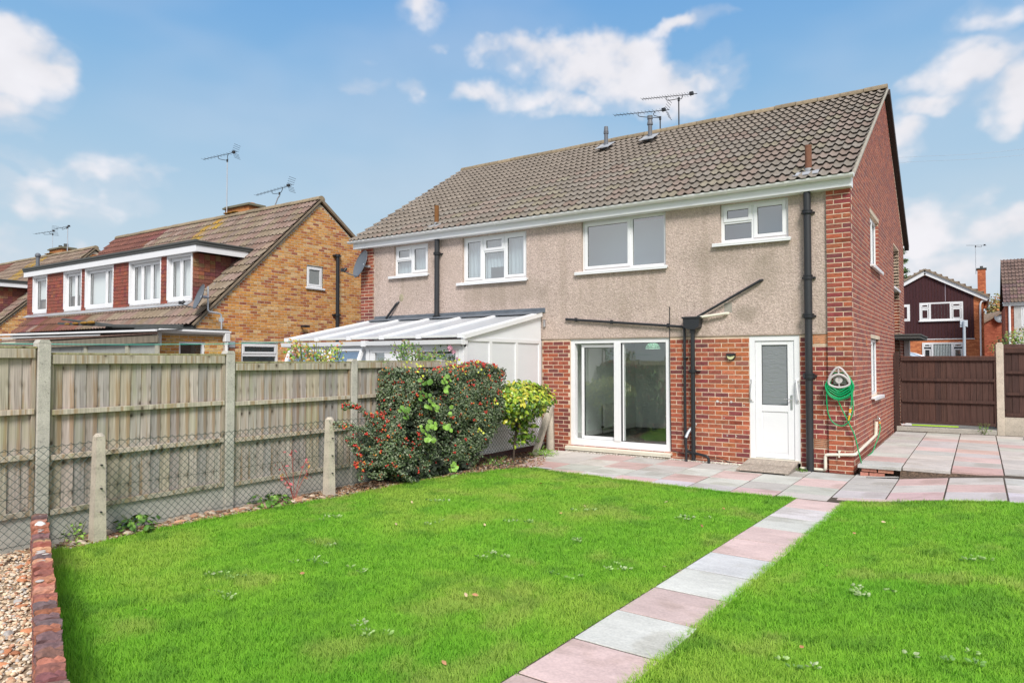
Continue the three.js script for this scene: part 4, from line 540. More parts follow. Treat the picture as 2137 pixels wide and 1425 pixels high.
{
  const hg = thing('hose_hanger', 'grey plastic hose hanger screwed to the brick pier', 'hose hanger', [-0.17, 1.45, 0.0]), m = tinted(M.greyPlastic, [1.15, 1.08, 1.08]);
  mesh('hanger_bow', [tube([[-0.145, -0.08, 0.1], [-0.11, 0.04, 0.12], [0, 0.15, 0.13], [0.11, 0.04, 0.12], [0.145, -0.08, 0.1], [0.1, -0.13, 0.1], [0, -0.15, 0.1], [-0.1, -0.13, 0.1]], 0.016, 8, 60, true), tube([[-0.145, -0.08, 0.1], [-0.1, 0.0, 0.115], [0, 0.045, 0.12], [0.1, 0.0, 0.115], [0.145, -0.08, 0.1]], 0.018, 8, 30)], m, hg);
  mesh('hanger_stem', [bar([0, 0.14, 0.13], [0, 0.04, 0.12], 0.022, 0.014), bx(-0.09, 0.09, -0.11, 0.04, 0.004, 0.016, 0.005), cyl([0, -0.04, 0.0], [0, -0.04, 0.1], 0.05, 0.05, 16), bx(-0.006, 0.006, -0.14, 0.03, 0.02, 0.1)], m, hg);
  const hs = thing('garden_hose', 'green garden hose looped over the hanger and trailing to the tap', 'hose'), r = rng(31), cx = -0.17, cy = 1.45, coils = [];
  const loop = (w, bot, zz, k) => tube([[cx, cy + 0.07, zz], [cx - 0.1, cy + 0.05, zz], [cx - w * 0.88, cy - 0.06, zz + 0.005], [cx - w, cy - 0.13 - k, zz + 0.01], [cx - w * 0.72, bot + 0.06, zz + 0.012], [cx, bot, zz + 0.014], [cx + w * 0.72, bot + 0.06, zz + 0.012], [cx + w, cy - 0.13 - k, zz + 0.01], [cx + w * 0.88, cy - 0.06, zz + 0.005], [cx + 0.1, cy + 0.05, zz]], 0.0085, 8, 70, true);
  for (let i = 0; i < 11; i++) coils.push(loop(0.13 + 0.0055 * i + r() * 0.012, cy - 0.17 - 0.0165 * i - r() * 0.008, 0.035 + 0.009 * ((i * 3) % 7), 0.002 * i));
  mesh('coil', coils, M.hose, hs);
  mesh('hose_length', [tube([[cx - 0.1, cy + 0.03, 0.07], [cx - 0.165, cy - 0.1, 0.085], [cx - 0.178, cy - 0.34, 0.08], [cx - 0.16, cy - 0.55, 0.06], [cx - 0.1, cy - 0.68, 0.05], [cx + 0.02, cy - 0.73, 0.045], [cx + 0.12, cy - 0.66, 0.05], [cx + 0.178, cy - 0.5, 0.06], [cx + 0.178, cy - 0.3, 0.07], [cx + 0.15, cy - 0.05, 0.08], [cx + 0.08, cy + 0.05, 0.07]], 0.0085, 8, 90),
    tube([[cx + 0.14, cy - 0.08, 0.09], [cx + 0.165, cy - 0.25, 0.085], [cx + 0.155, cy - 0.44, 0.07], [cx + 0.145, cy - 0.47, 0.07]], 0.0085, 8, 30), tube([[cx - 0.03, cy - 0.33, 0.06], [cx + 0.03, cy - 0.48, 0.05], [cx + 0.13, cy - 0.70, 0.06], [0.03, cy - 0.87, 0.06], [0.075, cy - 1.1, 0.03], [0.105, 0.2, 0.02], [0.09, 0.17, -0.1]], 0.0085, 8, 60),
    tube([[0.1, 0.59, -2.38], [0.11, 0.5, -2.36], [0.11, 0.38, -2.1], [0.1, 0.27, -1.7], [0.09, 0.185, -1.4], [0.08, 0.182, -0.9]], 0.0085, 8, 40)], M.hose, hs);
  mesh('hose_connector', [cyl([cx + 0.145, cy - 0.46, 0.07], [cx + 0.138, cy - 0.53, 0.07], 0.017, 0.015, 14), cyl([cx + 0.135, cy - 0.56, 0.07], [cx + 0.118, cy - 0.64, 0.072], 0.014, 0.01, 14)], M.yellow, hs); mesh('collar', [cyl([cx + 0.148, cy - 0.445, 0.07], [cx + 0.145, cy - 0.465, 0.07], 0.018), cyl([cx + 0.139, cy - 0.53, 0.07], [cx + 0.135, cy - 0.56, 0.07], 0.018)], M.greyPlastic, hs);
  mesh('hose_connector', [cyl([0.095, 0.64, -2.38], [0.102, 0.585, -2.38], 0.018, 0.015, 12)], M.orange, hs);
  const tp = thing('outdoor_tap', 'chrome garden tap above the cream pipe on the brick gable', 'tap', [0.05, 0.66, -2.36]); mesh('tap_body', [cyl([-0.05, 0.0, 0], [0.05, 0.02, 0], 0.018), tube([[0.04, 0.02, 0], [0.055, 0.01, 0], [0.05, -0.03, 0]], 0.015, 8, 10), cyl([0.02, 0.015, 0], [0.02, 0.06, 0], 0.012)], M.chrome, tp); mesh('tap_handle', [bx(0.01, 0.03, 0.055, 0.068, -0.04, 0.04, 0.005)], M.chrome, tp);
}

// ---------------------------------------------------------------- conservatory of the left house
{
  const C = thing('conservatory', 'white lean-to conservatory with a ribbed roof behind the fence', 'conservatory', [0, 0, 0]);
  const x0 = -9.98, x1 = -5.48, zf = 2.45, ye = 2.06, yr = 2.60;
  mesh('dwarf_wall', [bx(x0, x1 - 0.02, -0.1, 0.13, 0.0, zf - 0.02, 0)], tinted(M.brick, [0.2, 0.07, 0.06]), C);
  // side wall toward the garden: posts, three tall panels and a triangular infill
  const zs = [0.0, 0.085, 0.82, 0.905, 1.64, 1.725, 2.36, zf], f = [];
  for (let i = 0; i < 8; i += 2) f.push(bx(x1 - 0.06, x1, 0.14, 2.09, zs[i], zs[i + 1]));
  f.push(bx(x1 - 0.06, x1 + 0.001, 2.03, 2.094, 0, zf), bx(x1 - 0.06, x1 + 0.002, 0.13, 0.2, 0, zf), bx(x1 - 0.05, x1 + 0.06, 0.105, 0.13, 0, zf + 0.03)); mesh('side_frame', f, M.pvc, C);
  for (let i = 1; i < 7; i += 2) mesh('side_panel', bx(x1 - 0.05, x1 - 0.02, 0.2, 2.03, zs[i], zs[i + 1], 0), M.pvcGrey, C);
  mesh('gable_infill', slab([[0, 2.096], [-zf + 0.1, 2.096], [-0.0, yr - 0.03]].map(([a, b]) => [a, b]), [], 0.03).rotateY(Math.PI / 2).translate(x1 - 0.045, 0, 0), tinted(M.pvcGrey, [1.12, 1.12, 1.12]), C);
  // front
  const ff = [bx(x0, x1, 0.13, 0.2, zf - 0.06, zf)], px = [-9.98, -8.75, -7.72, -7.0, -6.62, -5.48]; for (const p of px) ff.push(bx(Math.max(x0, p - 0.045), Math.min(x1, p + 0.045), 0.2, 1.97, zf - 0.06, zf + 0.003)); ff.push(bx(x0, x1, 1.9, 2.0, zf - 0.06, zf), bx(-7.7, -5.5, 0.2, 0.8, zf - 0.05, zf - 0.02, 0), bx(x0, -7.72, 0.2, 0.9, zf - 0.05, zf - 0.02, 0)); mesh('front_frame', ff, M.pvc, C);
  mesh('corner_post', bx(x1 - 0.11, x1 + 0.003, 0.13, 1.93, zf - 0.1, zf + 0.012), M.pvc, C);
  for (const [a, b] of [[-9.9, -8.82], [-8.68, -7.8]]) { const v = sub('open_vent', C); v.position.set(a, 1.93, zf + 0.01); v.rotation.x = -0.42; const W = b - a, h = 0.92; mesh('sash', [bx(0, W, -0.06, 0, -0.03, 0.03), bx(0, W, -h, -h + 0.06, -0.03, 0.03), bx(0, 0.06, -h + 0.06, -0.06, -0.03, 0.03), bx(W - 0.06, W, -h + 0.06, -0.06, -0.03, 0.03)], M.pvc, v); mesh('pane', new THREE.PlaneGeometry(W - 0.12, h - 0.12).translate(W / 2, -h / 2, 0), M.glass, v); }
  mesh('blind', [bx(x0 + 0.1, -7.8, 0.9, 1.9, zf - 0.16, zf - 0.14, 0), ], M.blind, C);
  windowUnit(C, 'window', [-7.66, 0.86, zf - 0.004], 0, 0.6, 1.04, [[0.12, 0.36, 0.1, 1.0, 0]], { bars: [[0.055, 0.12, 0.06, 0.98], [0.36, 0.545, 0.06, 0.98]] }); windowUnit(C, 'window', [-6.95, 0.86, zf - 0.004], 0, 0.29, 1.04, [[0.06, 0.23, 0.1, 0.95, 0]]); windowUnit(C, 'window', [-6.57, 0.86, zf - 0.004], 0, 0.96, 1.05, [[0.06, 0.9, 0.06, 0.97, 0]]);
  const bl = []; for (let i = 0; i < 36; i++) bl.push(bx(-7.6, -7.2, 0.9 + i * 0.028, 0.92 + i * 0.028, zf - 0.12, zf - 0.1, 0)); for (let i = 0; i < 30; i++) bl.push(bx(-5.95, -5.65, 0.9 + i * 0.033, 0.925 + i * 0.033, zf - 0.14, zf - 0.12, 0)); mesh('blind', bl, M.blindBuff, C); mesh('inner_wall', bx(x0, x1 - 0.1, 0.1, 2.0, 0.0, 0.03, 0), M.roomGrey, C);
  // roof: sheets of polycarbonate between white glazing bars
  const sl = (t) => [lerp(yr, ye + 0.04, t), lerp(0.03, zf + 0.03, t)], R = [-9.98, -9.07, -8.18, -7.33, -6.45, -5.53], [ya, za] = sl(0), [yb, zb] = sl(1);
  for (let i = 0; i < 5; i++) { mesh('roof_sheet', bar([(R[i] + R[i + 1]) / 2, ya, za], [(R[i] + R[i + 1]) / 2, yb, zb], R[i + 1] - R[i] - 0.05, 0.025, 0), M.polycarb, C); mesh('sheet_end', bx(R[i] + 0.07, R[i + 1] - 0.07, yb - 0.005, yb + 0.03, zb - 0.03, zb + 0.012), tinted(M.pvc, [0.86, 0.86, 0.82]), C); }
  for (const x of R) mesh('glazing_bar', [bar([x, ya + 0.025, za], [x, yb + 0.025, zb], 0.07, 0.05, 0.014), bx(x - 0.055, x + 0.055, yb - 0.02, yb + 0.055, zb - 0.01, zb + 0.022)], M.pvc, C);
  mesh('roof_edge', [bar([x1 - 0.0, ya - 0.0, za], [x1 - 0.0, yb - 0.0, zb], 0.09, 0.09, 0.01)], M.pvc, C);
  mesh('eaves_beam', [bx(x0, x1 + 0.02, 1.975, 2.05, zf - 0.08, zf + 0.02)], M.pvc, C);
  const gp = [[0, 0], [0.085, 0.012], [0.1, 0.085], [0.09, 0.085], [0.078, 0.02], [0.006, 0.01], [0.006, 0.085], [0, 0.085]]; mesh('gutter', [slab(gp.map(([a, b]) => [-a, b]), [], x1 - x0 + 0.1).rotateY(Math.PI / 2).translate(x0 - 0.06, 1.965, zf + 0.025), bx(x1 + 0.04, x1 + 0.05, 1.965, 2.05, zf + 0.025, zf + 0.12), bx(-7.76, -7.66, 1.955, 2.06, zf + 0.03, zf + 0.135)], M.pvc, C);
  const fl = []; for (let i = 0; i < 3; i++) { const a = lerp(-10.06, x1 + 0.04, i / 3), b = lerp(-10.06, x1 + 0.04, (i + 1) / 3); fl.push(bx(a, b + 0.02, 2.64 - i * 0.002, 2.725 + i * 0.004, LW, LW + 0.014 + i * 0.003), bar([(a + b) / 2, 2.655 + i * 0.002, 0.0], [(a + b) / 2, 2.60 + i * 0.002, 0.25], b - a + 0.03, 0.012, 0.003)); } mesh('lead_flashing', fl, M.lead, C); mesh('lead_flashing', bar([-10.2, 2.62, 0.03], [-10.2, 2.595, 0.25], 0.3, 0.012, 0.003), M.lead, C);
}

// ---------------------------------------------------------------- close-board fence along the left boundary
const fenceX = (z) => -5.70 + 0.01 * z;
{
  const F = thing('close_board_fence', 'weathered grey close board fence with concrete posts left of the lawn', 'fence'), r = rng(404);
  const boardGeo = (n, h) => metric(new RoundedBoxGeometry(0.125, h, 0.013, 1, 0.003), n * 0.37 + 0.1, n * 0.61), tones = [[0.98, 0.94, 0.9], [0.84, 0.82, 0.81], [1.04, 0.98, 0.91], [0.9, 0.86, 0.81], [0.76, 0.75, 0.75], [0.95, 0.91, 0.78]], wood = mat([1, 1, 1], 0.92, { map: T.grain });
  const panels = [[10.55, 8.62, 1.83, 0.3], [8.62, 6.69, 1.775, 0.275], [6.69, 4.76, 1.69, 0.255], [4.76, 2.83, 1.70, 0.255], [2.83, 1.98, 1.70, 0.255]];
  panels.forEach(([za, zb, top, bot], pi) => {
    const P = sub('fence_panel', F); P.position.set(fenceX((za + zb) / 2), 0, (za + zb) / 2); const W = za - zb - 0.13, short = W < 1, H = top - bot, n = Math.round(W / 0.103), geos = [0, 1, 2, 3, 4, 5].map((k) => boardGeo(k + pi * 2, H - 0.07));
    for (let i = 0; i < n; i++) { const o = mesh('board', geos[Math.floor(r() * 6)], tinted(wood, vary(pick(tones, r()), r(), 0.1)), P); o.position.set(-0.005 + (r() - 0.5) * 0.004, bot + H / 2 - 0.005 + (r() - 0.5) * 0.008, W / 2 - (i + 0.5) * (W / n)); o.rotation.set((r() - 0.5) * 0.008, Math.PI / 2 - 0.11, 0); }
    const rails = [bot + 0.02, bot + (pi ? 0.525 : 0.53), bot + (pi ? 0.945 : 0.94)];
    for (const y of rails) mesh('rail', metric(new RoundedBoxGeometry(0.036, 0.05, W - 0.02, 1, 0.004), r(), r() * 2), tinted(M.rail, vary([1.12, 1.1, 1.0], r(), 0.06)), P).position.set(0.035, y, 0);
    mesh('rail', metric(new RoundedBoxGeometry(0.036, 0.085, W - 0.02, 1, 0.004), r(), r() * 2), tinted(M.rail, [1.02, 1.02, 0.9]), P).position.set(0.036, top - 0.062, 0);
    mesh('cap', metric(new RoundedBoxGeometry(0.075, 0.02, W + 0.01, 1, 0.004), r(), r()), tinted(M.rail, [0.72, 0.76, 0.46]), P).position.set(0.014, top - 0.008, 0);
    for (const s of [-1, 1]) mesh('stile', metric(new RoundedBoxGeometry(0.05, H - 0.03, 0.035, 1, 0.004), r(), r()), tinted(M.rail, [0.85, 0.82, 0.7]), P).position.set(0.012, bot + H / 2 - 0.01, s * (W / 2 - 0.012));
    mesh('gravel_board', bx(-0.025, 0.02, -0.06, bot - 0.01, -W / 2 - 0.02, W / 2 + 0.02, 0.006), tinted(M.concBoard, vary([1.12, 1.1, 1.07], r(), 0.06)), P);
  });
  for (const [z, h] of [[10.55, 1.93], [8.62, 1.89], [6.69, 1.81], [4.76, 1.72], [2.83, 1.71]]) { const p = mesh('post', [bx(-0.055, 0.06, -0.1, h - 0.03, -0.055, 0.055, 0.008), slab([[-0.055, 0], [0.055, 0], [0.035, 0.035], [-0.035, 0.035]], [], 0.115).rotateY(Math.PI / 2).translate(-0.055, h - 0.03, 0)], tinted(M.conc, vary([1, 1, 1], r(), 0.06)), F); p.position.set(fenceX(z) + 0.005, 0, z); }
  mesh('post', bx(-0.045, 0.05, -0.05, 1.71, -0.04, 0.04), tinted(M.rail, [0.82, 0.8, 0.72]), F).position.set(fenceX(1.98), 0, 1.98);
}
// ---------------------------------------------------------------- chain-link fence in front of it
{
  const F = thing('chain_link_fence', 'low green chain link fence on concrete posts beside the lawn', 'fence'), r = rng(505), X = (z) => -5.17 - 0.0222 * (z - 0.2);
  for (const [z, h] of [[8.23, 0.985], [5.47, 0.955], [2.7, 0.95]]) { const g = metric(new THREE.CylinderGeometry(0.055, 0.082, h + 0.1, 4, 6).rotateY(Math.PI / 4)), p = g.attributes.position; for (let i = 0; i < p.count; i++) { const k = hash(Math.round(p.getY(i) * 40), i % 7, 3) - 0.5; p.setX(i, p.getX(i) + k * 0.004); } g.computeVertexNormals(); const o = mesh('post', [g, metric(new THREE.CylinderGeometry(0.03, 0.055, 0.03, 4).rotateY(Math.PI / 4).translate(0, h / 2 + 0.065, 0))], tinted(M.concPost, vary([1, 1, 1], r(), 0.05)), F); o.position.set(X(z), h / 2 - 0.05, z); mesh('bolt', [0.28, 0.5, 0.72].map((y) => cyl([0.05, y, 0], [0.075, y, 0], 0.008)), M.blackOld, F).position.set(X(z), 0, z); }
  const end = mesh('post', [metric(new THREE.CylinderGeometry(0.068, 0.085, 0.95, 4, 1).rotateY(Math.PI / 4)), metric(new THREE.CylinderGeometry(0.04, 0.068, 0.05, 4).rotateY(Math.PI / 4).translate(0, 0.5, 0))], M.concPost, F); end.position.set(-5.16, 0.43, 0.2); end.rotation.y = 0.05;
  mesh('strut', bar([-5.12, 0.86, 0.26], [-5.10, -0.02, 0.86], 0.09, 0.1, 0.008, [1, 0, 0]), tinted(M.concPost, [0.92, 0.9, 0.88]), F); mesh('bolt', [cyl([-5.26, 0.84, 0.24], [-5.05, 0.84, 0.24], 0.012), cyl([-5.06, 0.06, 0.82], [-5.045, 0.06, 0.825], 0.035)], M.galv, F);
  const pos = [], S = 0.0185, w = 0.0024, top = 0.93, bot = 0.06, n = Math.round((10.2 - 0.25) / (2 * S)), rows = Math.round((top - bot) / (2 * S));
  const seg = (a, b) => { const d = b.clone().sub(a).normalize(), u = new THREE.Vector3(1, 0, 0).cross(d).normalize().multiplyScalar(w), o = new THREE.Vector3(w, 0, 0), k = [u.clone(), o.clone().multiplyScalar(1).addScaledVector(u, -0.5), o.clone().multiplyScalar(-1).addScaledVector(u, -0.5)]; for (let i = 0; i < 3; i++) { const p = k[i], q = k[(i + 1) % 3], A = a.clone().add(p), B = a.clone().add(q), Cc = b.clone().add(q), D = b.clone().add(p); pos.push(...A.toArray(), ...B.toArray(), ...Cc.toArray(), ...A.toArray(), ...Cc.toArray(), ...D.toArray()); } };
  const P = (z, y) => new THREE.Vector3(X(z) - 0.085 + 0.012 * Math.sin(z * 1.7) + 0.006 * Math.sin(z * 5 + y * 4), y - 0.025 * Math.abs(Math.sin((z - 8.23) / 2.77 * Math.PI)) * (y / top), z + 0.006 * Math.sin(y * 7 + z * 3));
  for (let i = 0; i <= n; i++) { const z = 0.28 + i * 2 * S; for (let k = 0; k < rows; k++) { const s = (k % 2 ? 1 : -1) * S * (i % 2 ? 1 : -1); seg(P(z + s, bot + k * 2 * S), P(z - s, bot + (k + 1) * 2 * S)); } }
  for (const y of [0.08, 0.5, 0.93]) for (let z = 0.25; z < 10.1; z += 0.25) seg(P(z, y).add(new THREE.Vector3(0.004, 0, 0)), P(z + 0.25, y).add(new THREE.Vector3(0.004, 0, 0)));
  const g = new THREE.BufferGeometry(); g.setAttribute('position', new THREE.BufferAttribute(new Float32Array(pos), 3)); g.computeVertexNormals(); const o = mesh('wire_mesh', g, M.wire, F); o.userData.kind = 'stuff';
}
// ---------------------------------------------------------------- low brick wall and gravel in the near left corner
{
  const W = thing('low_brick_wall', 'low crumbling brick edging wall between the gravel and the lawn', 'wall'), r = rng(606), dir = Math.atan2(0.385, 1), L = 4.6; W.position.set(-5.27, 0, 8.70); W.rotation.y = -dir;
  const tones = [[0.46, 0.17, 0.10], [0.52, 0.22, 0.13], [0.38, 0.13, 0.09], [0.30, 0.12, 0.095], [0.24, 0.12, 0.105], [0.56, 0.27, 0.17], [0.42, 0.15, 0.10], [0.17, 0.11, 0.10], [0.22, 0.13, 0.12], [0.60, 0.32, 0.2]];
  const rough = [0, 1, 2, 3, 4].map((n) => { const g = metric(new THREE.BoxGeometry(0.1, 0.066, 0.105, 4, 3, 4)), p = g.attributes.position, at = new Map(); for (let i = 0; i < p.count; i++) { const k = [p.getX(i), p.getY(i), p.getZ(i)].map((v) => Math.round(v * 1000)), h = (s) => (hash(k[0] * 31 + k[1], k[2] + n * 997, s) - 0.5); p.setXYZ(i, p.getX(i) + h(1) * 0.012, p.getY(i) + h(2) * 0.018, p.getZ(i) + h(3) * 0.012); } g.computeVertexNormals(); return metric(g, n * 0.2, n * 0.3); });
  mesh('mortar', bx(0.0, L, -0.1, 0.318, 0.014, 0.086, 0), mat([0.42, 0.31, 0.26], 1, { map: T.mortar }), W);
  for (let k = 0, y = -0.025; k < 5; k++, y += 0.077) for (let x = (k % 2) * -0.05; x < L; x += 0.108) {
    const topRow = k === 4, o = mesh('brick', rough[Math.floor(r() * 5)], tinted(M.brick, vary(pick(tones, r()), r(), 0.2)), W); o.position.set(x + 0.05 + (r() - 0.5) * 0.008, y + 0.036 + (topRow ? (r() - 0.5) * 0.02 : 0), 0.05 + (r() - 0.5) * (topRow ? 0.014 : 0.006)); o.rotation.set((r() - 0.5) * 0.08, (r() - 0.5) * 0.1, (r() - 0.5) * (topRow ? 0.14 : 0.04)); o.scale.set(0.96 + r() * 0.1, topRow ? 0.8 + r() * 0.4 : 1, 0.97 + r() * 0.08);
  }
  const ml = []; for (let i = 0; i < 16; i++) { const g = new THREE.IcosahedronGeometry(0.008 + r() * 0.014, 1), x = r() * L; g.scale(0.7 + r() * 0.5, 0.3, 1 + r() * 0.8).translate(x, 0.353 + r() * 0.004, 0.028 + r() * 0.045); ml.push(metric(g)); } mesh('mortar_lump', ml, mat([0.66, 0.60, 0.56], 0.95, { map: T.mortar }), W);
  const sh = thing('white_shell', 'round white shell lying on top of the low brick wall', 'shell', [-4.80, 0.362, 8.935]); const sg = new THREE.SphereGeometry(0.05, 20, 10, 0, Math.PI * 2, 0, Math.PI / 2).scale(0.9, 0.5, 0.75), sp = sg.attributes.position; for (let i = 0; i < sp.count; i++) { const a = Math.atan2(sp.getZ(i), sp.getX(i)); sp.setY(i, sp.getY(i) * (1 + 0.08 * Math.sin(a * 18))); } sg.computeVertexNormals(); mesh('shell_valve', sg, mat([0.80, 0.78, 0.74], 0.5), sh);
  const gb = []; for (let x = -6.2; x < 0.4; x += 0.5) gb.push([[x, -0.015, wallZ(x) + 0.04], [x, -0.015, 12.5], [x + 0.5, -0.015, 12.5], [x + 0.5, -0.015, wallZ(x + 0.5) + 0.04]]);
  tag(mesh('gravel_bed', sheet(gb), mat([0.5, 0.38, 0.26], 1, { map: T.mortar }), scene), 'ground under the gravel left of the low brick wall', null, null, 'structure');
  const pts = [], cols = [[0.68, 0.55, 0.40], [0.74, 0.64, 0.50], [0.64, 0.48, 0.32], [0.58, 0.38, 0.24], [0.46, 0.42, 0.38], [0.78, 0.71, 0.60], [0.70, 0.54, 0.37], [0.56, 0.30, 0.19], [0.72, 0.60, 0.45]], geo = new THREE.IcosahedronGeometry(1, 1), gp = geo.attributes.position; for (let i = 0; i < gp.count; i++) { const k = 1 + (hash(Math.round(gp.getX(i) * 50), Math.round(gp.getY(i) * 50 + gp.getZ(i) * 90), 5) - 0.5) * 0.35; gp.setXYZ(i, gp.getX(i) * k, gp.getY(i) * k, gp.getZ(i) * k); } geo.computeVertexNormals();
  for (let i = 0; i < 22000; i++) { const x = -6.1 + r() * 5.2, z = wallZ(x) + 0.10 + r() * 2.3, s = 0.006 + r() * r() * 0.0125, big = r() < 0.012; if (z > 11.0) continue; pts.push({ m: placed(x, -0.01 + s * 0.4 + r() * 0.008, z, euler(r() * 0.8 - 0.4, r() * 6.3, r() * 0.8 - 0.4), (big ? 0.045 : s * 1.25) * (0.8 + r() * 0.5), big ? 0.014 : s * 0.62, big ? 0.03 : s), c: vary(big ? pick([[0.55, 0.24, 0.12], [0.48, 0.20, 0.10], [0.40, 0.38, 0.36]], r()) : pick(cols, r()), r(), 0.2) }); }
  tag(scatter('gravel', geo, mat([1, 1, 1], 0.85), pts, scene), 'cream and orange gravel left of the low brick wall', null, null, 'stuff');
}
// washing line
tag(mesh('washing_line', tube([[-7.5, 1.90, 10], [-7.5, 1.895, 7.8], [-7.5, 1.93, 6], [-7.5, 1.99, 4.48], [-9.6, 2.08, 2.6]], 0.005, 5, 50), mat([0.1, 0.55, 0.42], 0.5), scene), 'thin green washing line strung above the wooden fence', 'washing line');
// spare key: long green-yellow strip and white stick lying under the gate

// ---------------------------------------------------------------- chalet houses on the left
function chalet(label, pos, full) {
  const H = thing('chalet_house', label, 'house', pos), r = rng(full ? 707 : 808), side = euler(0, Math.PI / 2, 0), W = 11.9, most = full ? 300 : 60;
  const ez = 1.47, ey = 2.62, rz = -2.63, ry = 6.58, fz = -7.4, fy = 3.3, roofAt = (z) => (z > rz ? lerp(ey, ry, (ez - z) / (ez - rz)) : lerp(fy, ry, (z - fz) / (rz - fz)));
  const wall = sub('wall', H), holes = full ? [[2.14, 2.76, 3.88, 4.55], [-0.04, 1.15, 1.2, 2.2]] : [], zr = 1.36;
  const gs = shape([[-zr, -0.1], [7.3, -0.1], [7.3, roofAt(-7.3) - 0.1], [-rz, ry - 0.1], [-zr, roofAt(zr) - 0.1]], holes.map((h) => rect(...h)));
  mesh('mortar', [metric(new THREE.ExtrudeGeometry(gs, { depth: 0.2, bevelEnabled: false }).rotateY(Math.PI / 2).translate(-0.2033, 0, 0))], M.mortarGrey, wall); mesh('mortar', bx(-W, -0.21, -0.1, 2.5, zr - 0.25, zr - 0.008, 0), M.mortarGrey, wall);
  mesh('inner_wall', [bx(-W, -0.21, -0.1, 3.2, -7.3, -7.1, 0), bx(-W, -W + 0.2, -0.1, 2.6, -7.1, 1.1, 0)], M.mortarDark, wall);
  const list = [], g2 = (y0, y1) => { const a = y1 > ey - 0.1 ? -(ez - (ez - rz) * clamp((y1 + 0.12 - ey) / (ry - ey), 0, 1)) : -zr, b = y1 > fy - 0.1 ? lerp(-fz, -rz, clamp((y1 + 0.12 - fy) / (ry - fy), 0, 1)) : 7.3; return b - Math.max(a, -zr) < 0.08 ? [] : spansOf(Math.max(a, -zr), Math.min(b, 7.3), holes)(y0, y1); };
  lay(list, -zr, 7.3, full ? 0.6 : 2.2, ry - 0.2, r, () => ORANGES, g2, (u, v) => [0, v, -u], side, {});
  pieces(wall, 'brick', brickGeos, M.brick, list, most);
  // roof
  const roof = sub('roof', H), BROWN = [[0.33, 0.255, 0.205], [0.30, 0.225, 0.183], [0.35, 0.275, 0.225], [0.28, 0.205, 0.168], [0.31, 0.235, 0.185]], RUST = [[0.23, 0.10, 0.08], [0.26, 0.115, 0.09], [0.20, 0.088, 0.075], [0.24, 0.105, 0.085]], MOSS = [[0.46, 0.30, 0.06], [0.40, 0.27, 0.10], [0.36, 0.27, 0.18]];
  const left = (t) => -W + 1.3 - 1.55 * t - (full ? 0 : 0), pal = (x, t) => (x < -9.3 + t * 1.2 || (t < 0.12 && x < -6.2 && x > -9) ? RUST : (full && Math.abs(x + 4.7 + (1 - t) * 1.6) < 0.4 && t > 0.74) || (!full && Math.abs(x + 5.0) < 0.7 && t > 0.6) ? MOSS : BROWN);
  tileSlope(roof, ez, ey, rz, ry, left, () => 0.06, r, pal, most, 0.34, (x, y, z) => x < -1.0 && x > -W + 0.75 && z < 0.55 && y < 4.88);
  mesh('underlay', sheet([[[-W + 1.3, ey - 0.05, ez - 0.02], [0, ey - 0.05, ez - 0.02], [0, ry - 0.04, rz], [-W - 0.2, ry - 0.04, rz]], [[-W - 0.2, ry, rz], [0.06, ry, rz], [0.06, fy, fz], [-W, fy, fz]]]), M.darkWood, roof);
  const rd = sub('ridge', H); ridgeTiles(rd, -W - 0.2, 0.08, ry + 0.07, rz, M.ridge, r, 0.13);
  mesh('verge', [bar([0.05, ey - 0.02, ez + 0.02], [0.05, ry, rz], 0.06, 0.05, 0.004), bar([0.05, ry, rz], [0.05, fy, fz], 0.08, 0.09, 0.004)], tinted(M.verge, [0.62, 0.5, 0.42]), H);
  mesh('eaves_board', bx(-W + 1.2, 0.0, ey - 0.18, ey - 0.02, ez - 0.06, ez, 0.003), M.felt, H); mesh('lichen', [0, 1, 2].map((i) => metric(new THREE.SphereGeometry(0.14, 10, 6).scale(1, 0.18, 0.7).translate(-4.7 + i * 0.24, ry + 0.15, rz + 0.05))), M.lichen, rd);
  // dormer: tile-hung front and cheek, white fascia, flat felt roof
  const D = sub('dormer', H), dx0 = -W + 0.72, dx1 = -1.02, dz = 0.85, yt = 4.62, zb = (y) => ez - (y - ey) / ((ry - ey) / (ez - rz));
  mesh('dormer_roof', [bx(dx0 - 0.1, dx1 + 0.36, 4.80, 4.88, zb(4.9) - 0.2, dz + 0.14, 0.01), bx(dx0 - 0.11, dx1 + 0.37, 4.872, 4.94, dz + 0.06, dz + 0.16, 0.01), bx(dx1 + 0.28, dx1 + 0.38, 4.873, 4.92, zb(4.9) - 0.1, dz + 0.06, 0.01)], M.felt, D);
  mesh('fascia', [bx(dx0 - 0.08, dx1 + 0.32, yt, 4.80, dz + 0.08, dz + 0.115, 0.004), bx(dx1 + 0.29, dx1 + 0.322, yt + 0.002, 4.798, zb(4.66), dz + 0.08, 0.004), bx(dx0 - 0.05, dx1 + 0.29, yt, yt + 0.02, dz, dz + 0.08, 0)], M.pvc, D);
  mesh('dormer_frame', [bx(dx0, dx1, 3.05, yt, dz - 0.3, dz - 0.26, 0), sheet([[[dx1 - 0.01, 3.2, dz - 0.01], [dx1 - 0.01, 4.62, dz - 0.01], [dx1 - 0.01, 4.62, zb(4.62)], [dx1 - 0.01, 3.2, zb(3.2)]]])], M.mortarDark, D);
  const wins = full ? [[-2.2, -1.07, [[0.05, 0.5], [0.55, 1.08]]], [-4.25, -2.6, [[0.05, 0.52], [0.57, 1.03], [1.08, 1.6]]], [-6.94, -5.25, [[0.05, 1.12], [1.17, 1.64]]], [-8.4, -7.26, [[0.05, 0.6], [0.65, 1.09]]], [-10.7, -9.7, [[0.05, 0.95]]]] : [[-4, -2, [[0.05, 0.95], [1, 1.95]]]];
